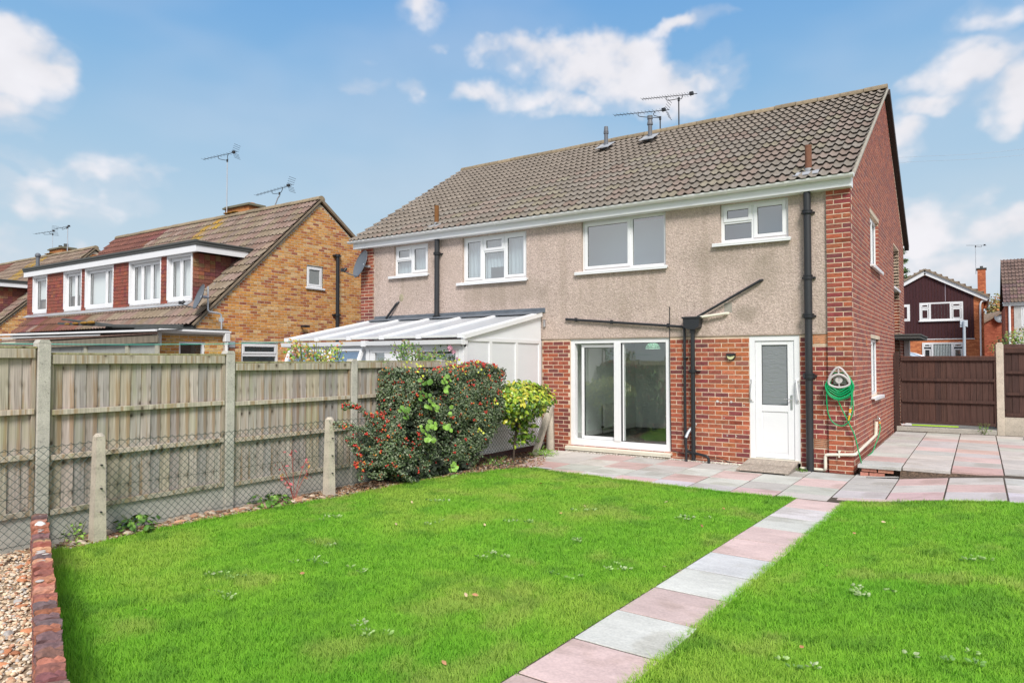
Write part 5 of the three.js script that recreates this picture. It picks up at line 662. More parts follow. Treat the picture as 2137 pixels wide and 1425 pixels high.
  const spans = spansOf(dx0, dx1, wins.map(([a, b]) => [a - 0.03, b + 0.03, 0, 9])), ht = [], tg = [0, 1].map((n) => metric(new RoundedBoxGeometry(0.162, 0.165, 0.014, 1, 0.004), n * 0.4, n * 0.2)), RED = [[0.34, 0.095, 0.065], [0.30, 0.085, 0.06], [0.37, 0.105, 0.07], [0.27, 0.08, 0.062]];
  for (let y = 3.3, k = 0; y < yt - 0.05; y += 0.108, k++) {
    for (const [a, b] of spans(y, y + 0.1)) { const n = Math.max(1, Math.round((b - a) / 0.165)), w = (b - a) / n; for (let i = 0; i < n; i++) ht.push({ m: placed(a + (i + 0.5) * w, y + 0.06, dz + 0.012, euler(-0.11, 0, (r() - 0.5) * 0.01), w / 0.165, Math.min(1, (yt - y + 0.02) / 0.165), 1), c: vary(pick(RED, r()), r(), 0.08), g: Math.floor(r() * 2) }); }
    for (let z = dz - 0.06; z > zb(y) - 0.1; z -= 0.165) ht.push({ m: placed(dx1 + 0.012, y + 0.06, z - 0.02, euler(0, Math.PI / 2, 0).multiply(euler(-0.11, 0, 0)), 1), c: vary(pick(z < zb(y) + 0.5 ? [[0.24, 0.085, 0.06], [0.2, 0.07, 0.055]] : [[0.33, 0.11, 0.07], [0.38, 0.14, 0.08], [0.30, 0.10, 0.06], [0.30, 0.17, 0.08]], r()), r(), 0.12), g: k % 2 });
  }
  pieces(D, 'hung_tile', tg, M.brick, ht, most);
  mesh('flashing', [bar([dx1 + 0.04, 3.2, zb(3.2) + 0.05], [dx1 + 0.04, 4.7, zb(4.7) + 0.05], 0.16, 0.02, 0.004), bx(dx0, dx1, 3.18, 3.36, dz - 0.02, dz + 0.005, 0), bar([(dx0 + dx1) / 2, 3.30, dz + 0.01], [(dx0 + dx1) / 2, 3.19, dz + 0.17], dx1 - dx0, 0.012, 0)], M.leadLight, D);
  for (const [a, b, cells] of wins) {
    const w = b - a, h = 1.2; mesh('surround', [bx(a - 0.05, a, 3.38, 4.62, dz - 0.16, dz + 0.03), bx(b, b + 0.05, 3.38, 4.62, dz - 0.16, dz + 0.03), bx(a, b, 4.56, 4.62, dz - 0.16, dz + 0.02)], M.pvc, D);
    windowUnit(H, 'window', [a, 3.38, dz - 0.08], 0, w, h - 0.02, cells.map(([c, d], i) => [c, d, 0.05, h - 0.07, 1]), { bars: cells.slice(1).map(([c]) => [c - 0.05, c, 0.05, h - 0.07]), glass: M.glassClear, curtain: [[0.02, w - 0.02, a < -8 ? 0.45 : 0.03, h - 0.04, M.blind, 0]], sill: [0.03, 0.03, 0.09] });
  }
  // chimney on the far side of the ridge
  const ch = sub('chimney', H); mesh('stack', bx(-5.35, -4.0, 5.8, 7.0, -3.6, -2.95, 0.004), mat([0.55, 0.24, 0.08], 0.95, { map: T.flatBrick }), ch); mesh('cap', [bx(-5.42, -3.93, 7.0, 7.06, -3.67, -2.88, 0.01), bx(-5.38, -3.97, 7.06, 7.1, -3.62, -2.93, 0.01)], tinted(M.felt, [2.2, 1.9, 1.3]), ch); mesh('chimney_pot', full ? [cyl([-4.35, 7.08, -3.3], [-4.35, 7.18, -3.3], 0.13)] : [cyl([-5.0, 7.08, -3.3], [-5.0, 7.28, -3.3], 0.08), cyl([-4.4, 7.08, -3.3], [-4.4, 7.3, -3.3], 0.1)], full ? M.terracotta : M.felt, ch);
  if (!full) return H;
  windowUnit(H, 'window', [-0.03, 3.90, -2.15], Math.PI / 2, 0.6, 0.64, [[0.055, 0.545, 0.055, 0.585, 1, M.frosted]], { sill: [0.06, 0.06, 0.08], room: [0.8, M.roomGrey] });
  windowUnit(H, 'window', [-0.03, 1.22, 0.03], Math.PI / 2, 1.18, 0.97, [[0.055, 1.125, 0.68, 0.915, 1], [0.055, 1.125, 0.055, 0.6, 0]], { bars: [[0.055, 1.125, 0.6, 0.68]], room: [1.2, M.roomGrey], sill: [0.05, 0.05, 0.08] });
  const so = sub('soil_pipe', H); mesh('pipe', cyl([0.09, 0, -3.26], [0.09, 4.98, -3.26], 0.055, 0.055, 16), M.black, so); mesh('collar', [cyl([0.09, 4.92, -3.26], [0.09, 5.0, -3.26], 0.085), cyl([0.09, 3.08, -3.26], [0.09, 3.16, -3.26], 0.08), bx(0, 0.1, 4.94, 4.98, -3.4, -3.12), bx(0, 0.1, 3.1, 3.14, -3.4, -3.12)], M.black, so);
  const fl = sub('floodlight', H); mesh('lamp_body', [bx(0.08, 0.24, 2.68, 2.74, -2.08, -1.86, 0.01), bar([0, 2.7, -1.95], [0.12, 2.7, -1.95], 0.03)], M.black, fl);
  mesh('grey_vent', bx(-0.01, 0.02, 2.05, 2.22, 0.24, 0.46), M.galv, H); mesh('thin_pipe', tube([[0.03, 2.31, 0.5], [0.04, 2.3, 0.47], [0.04, 1.2, 0.47]], 0.02, 6, 14), M.black, H);
  const vp = sub('flue', H); mesh('flue_pipe', [cyl([-11.6, 4.9, 0.4], [-11.6, 5.5, 0.4], 0.06, 0.06, 14), metric(new THREE.SphereGeometry(0.095, 14, 10).translate(-11.6, 5.5, 0.4)), cyl([-11.6, 4.85, 0.4], [-11.6, 5.08, 0.4], 0.12, 0.07, 14)], M.flue, vp); mesh('lead_slate', bx(-11.85, -11.3, 4.92, 4.95, 0.1, 0.75, 0.01), M.leadLight, vp);
  return H;
}
T.flatBrick = texture(512, 512, (u, v) => { const R = 28, row = Math.floor(v * R), fy = v * R - row, c = u * 10 + (row % 2) * 0.5, k = Math.floor(c), fx = c - k, n = fbm(u, v, 40, 40, 3, 141); if (fy < 0.13 || fx < 0.045) return [0.62, 0.55, 0.48]; const h = hash(mod(k, 10), row, 142); return mix3([0.62, 0.5, 0.5], [1, 1, 1], h).map((x) => x * (0.75 + 0.5 * n)); }, true, [1 / 2.25, 1 / 2.1]);
chalet('orange brick chalet house with red tile hung dormer left of the pebbledashed pair', [-15, 0, 0], true);
chalet('farthest orange brick chalet house at the left edge, behind the red dormer', [-31.4, 0.17, -1.15], false);
aerial('tv_aerial', 'tall tv aerial on a straight pole beside the near orange brick chimney', [-19.95, 6.7, -2.75], 1.95, [[-0.95, -0.02, 0.3], [0.4, 0.12, -0.1]], { n: 10 });
aerial('tv_aerial', 'tv aerial on a bent pole near the orange gable ridge', [-17.3, 6.55, -2.9], 0.62, [[-0.95, -0.1, 0.2], [0.5, 0.1, -0.1]], { bent: 1, n: 10, lift: 0.12 });
aerial('tv_aerial', 'tv aerial with a side arm on the farthest chimney at the left', [-36.9, 7.1, -4.3], 0.95, [[-1.5, 0, 0.2], [0.3, 0, 0]], { n: 7, mr: 0.014 });
aerial('tv_aerial', 'short tv aerial on a plain pole right of the farthest chimney', [-34.6, 6.8, -4.0], 1.3, [[-1.0, 0, 0.1], [0.25, 0, 0]], { n: 5, plain: 1, lift: 0.02, mr: 0.02 });
dish('grey satellite dish on a bent pole at the eaves of the orange chalet', [-14.86, 3.33, 1.38], -0.3, [tube([[-0.06, 0.28, -0.24], [-0.06, -0.2, -0.24], [-0.06, -0.36, -0.27], [-0.08, -0.40, -0.5], [-0.09, -0.48, -0.58], [-0.09, -0.98, -0.59]], 0.022, 8, 40), bx(-0.16, -0.08, -0.62, -0.52, -0.64, -0.53), bx(-0.16, -0.08, -0.94, -0.84, -0.64, -0.53), cyl([-0.06, 0, -0.24], [0, 0, -0.06], 0.035)]);
// ---- single-storey wing and the old lean-to behind the fence
{
  const E = thing('brick_extension', 'flat roofed yellow brick extension with a white fascia behind the fence', 'extension', [-14.6, 0, 0]), r = rng(909), wall = sub('wall', E), list = [], hole = [[-2.04, -1.36, 1.3, 2.18]];
  mesh('mortar', [metric(new THREE.ExtrudeGeometry(shape(rect(-2.55, -0.86, -0.1, 2.4), hole.map((h) => rect(...h))), { depth: 0.2, bevelEnabled: false }).rotateY(Math.PI / 2).translate(-0.2033, 0, 0))], M.mortarGrey, wall); mesh('mortar', bx(-0.4, -0.004, -0.1, 2.4, 0.8, 0.87, 0), M.mortarGrey, wall);
  lay(list, -2.55, -0.86, 0.6, 2.36, r, () => [[0.72, 0.40, 0.10], [0.76, 0.47, 0.15], [0.68, 0.34, 0.08], [0.78, 0.50, 0.19], [0.62, 0.25, 0.06]], spansOf(-2.55, -0.86, hole), (u, v) => [0, v, -u], euler(0, Math.PI / 2, 0), {}); pieces(wall, 'brick', brickGeos, M.brick, list, 200);
  windowUnit(E, 'window', [-0.03, 1.3, 2.04 - 0.0], Math.PI / 2, 0.68, 0.88, [[0.055, 0.625, 0.055, 0.825, 0]], { room: [0.6, M.gasket] });
  mesh('roof', [bx(-0.9, 0.12, 2.45, 2.5, 0.75, 2.66, 0.01)], M.felt, E);
  mesh('fascia', [bx(0.08, 0.11, 2.36, 2.45, 0.75, 2.6, 0.005), bx(-0.05, 0.16, 2.05, 2.44, 2.56, 2.68, 0.01), bx(0.1, 0.17, 2.4, 2.46, 0.72, 2.62, 0.02)], M.paintWhite, E);
  mesh('downpipe', [cyl([0.1, 0, 0.82], [0.1, 2.1, 0.82], 0.045, 0.045, 12), bx(0.04, 0.17, 2.18, 2.4, 0.75, 0.9, 0.02), cyl([0.1, 2.1, 0.82], [0.1, 2.2, 0.82], 0.055, 0.055, 12)], M.paintWhite, E);
  const S = thing('lean_to_shed', 'old grey sheeted lean-to with peeling white edge behind the fence', 'shed', [0, 0, 0]);
  for (let i = 0; i < 8; i++) mesh('wall_sheet', bx(-13.95 - (i + 1) * 1.22, -13.96 - i * 1.22, 0, 2.22 - i * 0.02, 2.88, 2.9, 0), tinted(M.sheetGrey, vary([1, 1, 1], r(), 0.08)), S);
  for (const x of [-13.98, -15.3, -17.35, -19.6, -21.8]) mesh('batten', bx(x - 0.07, x + 0.07, 0, 2.2, 2.9, 2.94), tinted(M.sheetGrey, [1.2, 1.15, 1.0]), S);
  mesh('edge_board', [bar([-13.85, 2.20, 2.98], [-24, 2.08, 2.98], 0.03, 0.17, 0.004)], tinted(M.greyWood, [0.75, 0.68, 0.62]), S); mesh('edge_board', [bar([-13.85, 2.33, 3.0], [-24, 2.26, 3.0], 0.03, 0.05, 0.004)], tinted(M.greyWood, [0.9, 0.62, 0.54]), S);
  mesh('white_edge', [bar([-13.8, 2.385, 3.05], [-18.5, 2.42, 3.05], 0.06, 0.05, 0.012), bar([-18.5, 2.42, 3.05], [-24, 2.47, 3.05], 0.06, 0.055, 0.012), bar([-16.4, 2.335, 3.02], [-24, 2.37, 3.02], 0.03, 0.035, 0.006)], M.paintWhite, S);
  mesh('roof', sheet([[[-13.85, 2.40, 3.0], [-24.5, 2.48, 3.0], [-24.5, 2.62, 1.3], [-14.9, 2.52, 1.3]]]), M.felt, S);
  mesh('roof_kerb', [bar([-14.7, 2.50, 2.0], [-21, 2.80, 2.0], 0.12, 0.07, 0.01), bar([-14.9, 2.56, 1.8], [-18.6, 2.66, 1.8], 0.1, 0.1, 0.01), bar([-18.2, 2.68, 1.9], [-21, 2.93, 1.9], 0.12, 0.06, 0.01)], M.felt, S); mesh('lichen', [-18.9, -19.3, -19.8, -20.3].map((x, i) => metric(new THREE.SphereGeometry(0.16 - i * 0.02, 10, 6).scale(1.3, 0.3, 0.5).translate(x, 2.76 - i * 0.0, 2.1))), M.lichen, S);
}
// ---------------------------------------------------------------- gate and side fence
{
  const r = rng(111), G = thing('wooden_gate', 'dark brown board gate across the side passage, between house and concrete post', 'gate', [0, 0, -6]);
  const board = (P, x0, x1, y0, y1, n) => { const w = (x1 - x0) / n; for (let i = 0; i < n; i++) { const o = mesh('board', metric(new RoundedBoxGeometry(w + 0.012, y1 - y0, 0.014, 1, 0.003), r() * 3, r() * 3), tinted(M.darkBoard, vary(pick([[1, 1, 1], [0.8, 0.8, 0.85], [1.2, 1.15, 1.1], [0.95, 0.9, 0.9]], r()), r(), 0.12)), P); o.position.set(x0 + (i + 0.5) * w, (y0 + y1) / 2 + (r() - 0.5) * 0.008, (r() - 0.5) * 0.004); o.rotation.y = 0.07; } };
  board(G, 0.16, 1.85, 0.34, 1.77, 16); for (const y of [0.37, 0.83, 1.29]) mesh('rail', bx(0.16, 1.85, y - 0.03, y + 0.03, 0.012, 0.05), M.darkBoard, G); mesh('rail', bx(0.15, 1.86, 1.70, 1.77, 0.012, 0.05), M.darkBoard, G); mesh('cap', bx(0.15, 1.86, 1.772, 1.80, -0.02, 0.05), tinted(M.darkBoard, [1.6, 1.5, 1.4]), G); mesh('stile', [bx(0.13, 0.17, 0.32, 1.78, -0.01, 0.03), bx(1.83, 1.865, 0.32, 1.78, -0.01, 0.03)], M.darkBoard, G);
  mesh('gate_post', bx(0.015, 0.115, 0, 1.88, -0.06, 0.04), tinted(M.darkBoard, [0.8, 0.8, 0.8]), G); mesh('step', bx(0.05, 1.86, 0.1, 0.265, -0.12, 0.06, 0.01), M.conc, G);
  const F = thing('side_fence', 'dark brown board fence panel on a concrete base, right of the gate', 'fence', [0, 0, -6]);
  mesh('post', [bx(1.87, 2.0, 0, 2.04, -0.06, 0.06, 0.01), bx(1.885, 1.985, 2.04, 2.07, -0.05, 0.05, 0.012)], tinted(M.concPost, [1.1, 1.1, 1.1]), F); mesh('post', bx(3.87, 4.0, 0, 2.04, -0.06, 0.06, 0.01), M.concPost, F); mesh('gravel_board', bx(2.0, 3.87, 0.1, 0.54, -0.02, 0.03, 0.008), tinted(M.conc, [1, 0.96, 0.9]), F);
  const P = sub('fence_panel', F); board(P, 2.03, 3.85, 0.57, 1.94, 16); for (const y of [0.6, 1.02, 1.46]) mesh('rail', bx(2.03, 3.85, y - 0.028, y + 0.028, 0.012, 0.05), M.darkBoard, P); mesh('rail', bx(2.02, 3.86, 1.86, 1.94, 0.012, 0.05), M.darkBoard, P); mesh('cap', bx(2.01, 3.87, 1.942, 1.97, -0.02, 0.05), tinted(M.darkBoard, [1.5, 1.4, 1.3]), P);
  const s = thing('plastic_strip', 'lime green and white plastic strip lying under the gate', 'strip', [0, 0.29, -5.99]); mesh('strip_green', bx(0.34, 1.2, 0, 0.025, 0.0, 0.03), mat([0.45, 0.75, 0.02], 0.5), s); mesh('strip_white', bx(0.14, 0.34, 0, 0.028, 0.0, 0.03), M.pvc, s);
  const gp = thing('grey_pipe_offcut', 'grey plastic pipe offcut lying on the raised patio by the fence', 'pipe', [2.3, 0.21, -5.2]); mesh('pipe', [cyl([0, 0, 0], [0.35, 0.02, 1.0], 0.04, 0.04, 14, true), cyl([0.3, 0.017, 0.85], [0.35, 0.02, 1.0], 0.05, 0.05, 14, true)], M.pvcGrey, gp);
}
// ---------------------------------------------------------------- across the street
M.farBrick = mat([0.66, 0.24, 0.10], 0.95, { map: T.flatBrick }); M.farRed = mat([0.44, 0.135, 0.075], 0.95, { map: T.flatBrick });
{
  const H = thing('clad_house', 'gable fronted house with dark maroon boarding and white bargeboards beyond the gate', 'house', [0, 0, -36]), r = rng(222);
  const x0 = -4.0, x1 = 1.84, cx = -1.0, ey = 5.22, ry = 6.92;
  mesh('wall', [bx(x0, x1, 0.3, 2.93, -8, 0, 0), slab([[x0, 2.94], [x1, 2.94], [x1, ey], [cx, ry - 0.12], [x0, ey]], [], 8).translate(0, 0, -8.0)], M.farBrick, H);
  const pn = 34; for (let i = 0; i < pn; i++) { const a = lerp(x0, 1.38, i / pn), b = lerp(x0, 1.38, (i + 1) / pn) - 0.012, m = (a + b) / 2, top = lerp(ey + 0.02, ry - 0.2, 1 - Math.abs(m - cx) / (x1 - cx)); mesh('cladding_board', bx(a, b, 2.97, Math.min(top, ry - 0.2), 0.0, 0.03, 0.004), tinted(M.cladding, vary([1, 1, 1], r(), 0.1)), H); }
  mesh('clad_joint', bx(0.0 - 0.012, 0.012, 5.15, 6.2, 0.028, 0.036, 0), tinted(M.pvcGrey, [0.6, 0.5, 0.55]), H); mesh('drip_board', bx(x0, 1.4, 2.93, 2.98, 0.0, 0.05), M.pvcGrey, H);
  const sl = (s) => [cx + s * 3.06, ey - 0.04]; for (const s of [-1, 1]) { const [a, b] = sl(s); mesh('bargeboard', bar([cx, ry - 0.02, 0.14], [a, b, 0.14], 0.05, 0.26, 0.005), M.pvc, H); const roof = mesh('roof', bar([cx, ry + 0.15, -3.9], [a + s * 0.06, b + 0.12, -3.9], 8.3, 0.1, 0), tinted(M.tile, [0.34, 0.27, 0.22]), H); const rows = []; for (let k = 0; k < 11; k++) { const t = (k + 0.5) / 11; rows.push(bx(lerp(cx, a + s * 0.1, t) - 0.14, lerp(cx, a + s * 0.1, t) + 0.14, lerp(ry, b, t) + 0.16, lerp(ry, b, t) + 0.215, -8, 0.24, 0.01)); } mesh('tile_course', rows, tinted(M.tile, [0.36, 0.28, 0.22]), H); }
  windowUnit(H, 'window', [-1.31, 4.05, 0.04], 0, 2.17, 1.06, [[0.1, 0.45, 0.78, 0.96, 1], [0.1, 0.45, 0.1, 0.66, 1], [0.6, 1.5, 0.08, 0.98, 0], [1.65, 2.05, 0.78, 0.96, 1], [1.65, 2.05, 0.1, 0.66, 1]], { frame: 0.09, bars: [[0.48, 0.58, 0.08, 0.98], [1.52, 1.62, 0.08, 0.98], [0.09, 0.48, 0.68, 0.76], [1.62, 2.08, 0.68, 0.76]], glass: M.glassClear, sill: [0.05, 0.05, 0.1] });
  mesh('window_recess', bx(-1.2, 0.87, 1.63, 2.75, 0.001, 0.0025, 0), M.gasket, H); windowUnit(H, 'window', [-1.2, 1.62, 0.05], 0, 2.08, 1.14, [[0.1, 0.42, 0.88, 1.06, 1], [0.1, 0.42, 0.1, 0.76, 1], [0.58, 1.44, 0.08, 1.06, 0], [1.6, 1.98, 0.88, 1.06, 1], [1.6, 1.98, 0.1, 0.76, 1]], { frame: 0.09, bars: [[0.46, 0.56, 0.08, 1.06], [1.46, 1.58, 0.08, 1.06]], glass: M.glassClear, sill: [0.05, 0.05, 0.1] });
  windowUnit(H, 'window', [-2.75, 4.05, 0.04], 0, 0.95, 1.0, [[0.1, 0.85, 0.1, 0.9, 1]], { frame: 0.09, glass: M.glassClear, curtain: [[0, 0.95, 0, 1, M.net, 1]] });
  for (const [x, y, w, h] of [[-0.72, 4.12, 0.94, 0.92], [-0.63, 1.7, 0.92, 0.98]]) { const b = []; for (let i = 0; i < 12; i++) b.push(bx(x + i * w / 12, x + i * w / 12 + 0.045, y, y + h, 0.004, 0.007, 0)); mesh('blind', b, M.blind, H); }
  mesh('window_recess', [bx(-1.3, 0.85, 4.06, 5.1, 0.001, 0.0025, 0)], M.gasket, H);
  mesh('downpipe', [cyl([1.68, 0.4, 0.06], [1.68, 4.9, 0.06], 0.05, 0.05, 10), tube([[1.68, 4.88, 0.06], [1.75, 5.05, 0.06], [1.98, 5.12, 0.0]], 0.05, 8, 10)], M.pvc, H); mesh('gutter', bx(1.95, 2.08, 5.1, 5.2, -8, 0.1, 0.03), M.black, H);
  const c = sub('chimney', H); mesh('stack', bx(1.57, 1.98, 4.8, 7.1, -2.6, -1.8, 0.004), tinted(M.farBrick, [0.95, 0.85, 0.9]), c); mesh('cap', [bx(1.52, 2.03, 7.1, 7.17, -2.66, -1.74, 0.01), cyl([1.78, 7.17, -2.2], [1.78, 7.32, -2.2], 0.08)], M.felt, c);
  aerial('tv_aerial', 'thin tv aerial on the brick chimney of the maroon boarded house', [1.5, 7.0, -38], 1.5, [[-0.45, 0.06, 0], [0.55, -0.03, 0]], { n: 7, mr: 0.016, lift: 0.04, plain: 1 });
  const B = thing('brown_roofed_house', 'house with brown ribbed tiles and pale rendered front at the right edge', 'house', [0, 0, -30]);
  mesh('wall', [bx(2.68, 9, 0.3, 4.45, -7, 0, 0)], M.farRed, B); mesh('rendered_panel', bx(3.02, 9, 0.6, 4.42, 0.0, 0.03, 0), mat([0.66, 0.64, 0.61], 0.9, { map: T.conc }), B);
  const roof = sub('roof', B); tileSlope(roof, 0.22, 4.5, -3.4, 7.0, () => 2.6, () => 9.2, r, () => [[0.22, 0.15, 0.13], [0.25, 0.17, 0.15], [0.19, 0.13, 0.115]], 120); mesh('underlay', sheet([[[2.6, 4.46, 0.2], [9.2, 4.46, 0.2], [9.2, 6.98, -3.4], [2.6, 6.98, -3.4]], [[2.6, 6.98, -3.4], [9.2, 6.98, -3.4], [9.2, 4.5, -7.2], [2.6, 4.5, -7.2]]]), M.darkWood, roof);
  mesh('fascia', [bx(2.58, 9.2, 4.36, 4.5, 0.05, 0.12, 0.01), bx(2.56, 9.2, 4.46, 4.54, 0.12, 0.22, 0.03)], M.pvc, B); mesh('downpipe', cyl([2.84, 0.4, 0.08], [2.84, 4.4, 0.08], 0.05, 0.05, 10), M.pvc, B); windowUnit(B, 'window', [3.3, 3.35, 0.04], 0, 1.5, 0.95, [[0.08, 0.7, 0.08, 0.87, 1], [0.78, 1.42, 0.08, 0.87, 1]], { bars: [[0.7, 0.78, 0.08, 0.87]], curtain: [[0, 1.5, 0, 0.95, M.net, 1]] });
  const K = thing('red_brick_house', 'small red brick gable end between the maroon house and the right house', 'house', [0, 0, -45]); mesh('wall', slab([[0.5, 0.3], [6, 0.3], [6, 5.9], [3.3, 5.1], [1.7, 4.15], [0.5, 3.3]], [], 6).translate(0, 0, -6), M.farRed, K); mesh('roof', [bar([0.2, 3.2, -3], [3.4, 5.25, -3], 6.3, 0.12, 0), bar([3.3, 5.2, -3], [6.2, 6.1, -3], 6.3, 0.12, 0), sheet([[[-1, 4.2, -3.2], [3.0, 5.4, -6], [3.2, 5.15, 0.1], [0.2, 3.3, 0.1]]])], tinted(M.tile, [0.36, 0.28, 0.22]), K);
  dish('small blue grey satellite dish on the distant red brick gable', [2.75, 4.55, -44.85], 0.3, [cyl([0, 0, -0.2], [0, 0, -0.05], 0.03)]);
  const s = thing('sign_pole', 'grey metal pole with the back of a small square sign beyond the gate', 'sign', [1.08, 0.5, -22]); mesh('pole', cyl([0, -0.1, 0], [0.02, 2.8, 0], 0.055, 0.05, 12), M.greyPaint, s); mesh('sign_plate', [bx(-0.12, 0.14, 2.56, 2.84, -0.07, -0.05, 0.006), bx(0.03, 0.14, 2.58, 2.82, -0.04, 0.05, 0.01), bx(-0.12, 0.14, 2.66, 2.70, -0.05, -0.02)], tinted(M.greyPaint, [1.3, 1.3, 1.3]), s);
  const sh = thing('garden_shed', 'dark timber shed just behind the gate post', 'shed', [0, 0, -9.5]); for (let i = 0; i < 14; i++) mesh('plank', bx(1.9, 2.5, 0.5 + i * 0.115, 0.61 + i * 0.115, -0.02, 0.0, 0.004), tinted(M.darkBoard, vary([1.3, 1.4, 1.5], r(), 0.15)), sh); mesh('shed_body', bx(1.92, 3.6, 0.2, 2.1, -1.2, -0.03, 0), M.darkBoard, sh);
}
// parked car seen over the gate
{
  const C = thing('parked_car', 'silver blue parked car whose roof shows above the gate', 'car', [-1.3, 0.5, -20]), paint = phys([0.42, 0.50, 0.60], 0.35, { metalness: 0.5, clearcoat: 1, clearcoatRoughness: 0.05 });
  const side = [[-2.05, 0.3], [-2.1, 0.62], [-2.0, 0.82], [-1.35, 0.94], [-0.75, 1.38], [-0.2, 1.48], [0.6, 1.46], [1.15, 1.26], [1.6, 1.0], [2.02, 0.9], [2.08, 0.6], [2.0, 0.3]];
  mesh('body', new THREE.ExtrudeGeometry(shape(side), { depth: 1.46, bevelEnabled: true, bevelSize: 0.1, bevelThickness: 0.12, bevelSegments: 3 }).translate(0, -0.02, -0.73), paint, C);
  mesh('window', [-1, 1].map((s) => slab([[-1.2, 0.98], [-0.7, 1.34], [-0.2, 1.41], [0.55, 1.39], [1.05, 1.2], [1.3, 1.0]], [], 0.01).translate(0, 0, s > 0 ? 0.852 : -0.862)), M.gasket, C); mesh('roof_rail', [-1, 1].map((s) => tube([[-0.8, 1.42, s * 0.62], [-0.2, 1.55, s * 0.62], [0.6, 1.53, s * 0.62], [1.1, 1.36, s * 0.62]], 0.02, 6, 16)), M.steel, C);
  for (const x of [-1.3, 1.28]) for (const s of [-1, 1]) { const w = mesh('wheel', cyl([x, 0.31, s * 0.72], [x, 0.31, s * 0.86], 0.31, 0.31, 24), M.black, C); mesh('rim', cyl([x, 0.31, s * 0.861], [x, 0.31, s * 0.87], 0.2, 0.2, 16), M.steel, w); }
}
tag(mesh('overhead_cable', [tube([[-9, 10.6, -20], [-1, 9.83, -20], [3.2, 9.55, -20.3], [14, 9.6, -21]], 0.0045, 5, 40)], M.galv, scene), 'upper thin overhead cable crossing the sky right of the gable', 'cable'); tag(mesh('overhead_cable_001', [tube([[-9, 10.3, -20.4], [-1, 9.72, -20.4], [3.2, 9.40, -20.6], [14, 9.3, -21.4]], 0.0045, 5, 40)], M.galv, scene), 'lower thin overhead cable crossing the sky right of the gable', 'cable');

// ---------------------------------------------------------------- planting
function leafGeo(L, W, fold = 0.25, curl = 0.2) { // stalk at the origin, tip along +y
  const k = L * curl, q = []; const m = [[0, 0, 0], [0, L * 0.5, k * 0.4], [0, L, -k * 0.3]], s = (x) => [[x * W * 0.36, L * 0.22, -fold * W * 0.3], [x * W * 0.5, L * 0.5, k * 0.4 - fold * W * 0.4], [x * W * 0.3, L * 0.8, k * 0.1 - fold * W * 0.25]];
  for (const x of [-1, 1]) { const [a, b, c] = s(x); q.push([m[0], a, m[1]], [a, b, m[1]], [b, c, m[1]], [c, m[2], m[1]]); }
  return sheet(q);
}
const leafMat = (rough = 0.6) => mat([1, 1, 1], rough);
const towards = (n, r, spread = 0.9) => { const d = new THREE.Vector3(n[0] + (r() - 0.5) * spread * 2, n[1] + (r() - 0.5) * spread * 2, n[2] + (r() - 0.5) * spread * 2).normalize(); return new THREE.Quaternion().setFromUnitVectors(new THREE.Vector3(0, 0, 1), d).multiply(euler(0, 0, r() * 6.28)); };
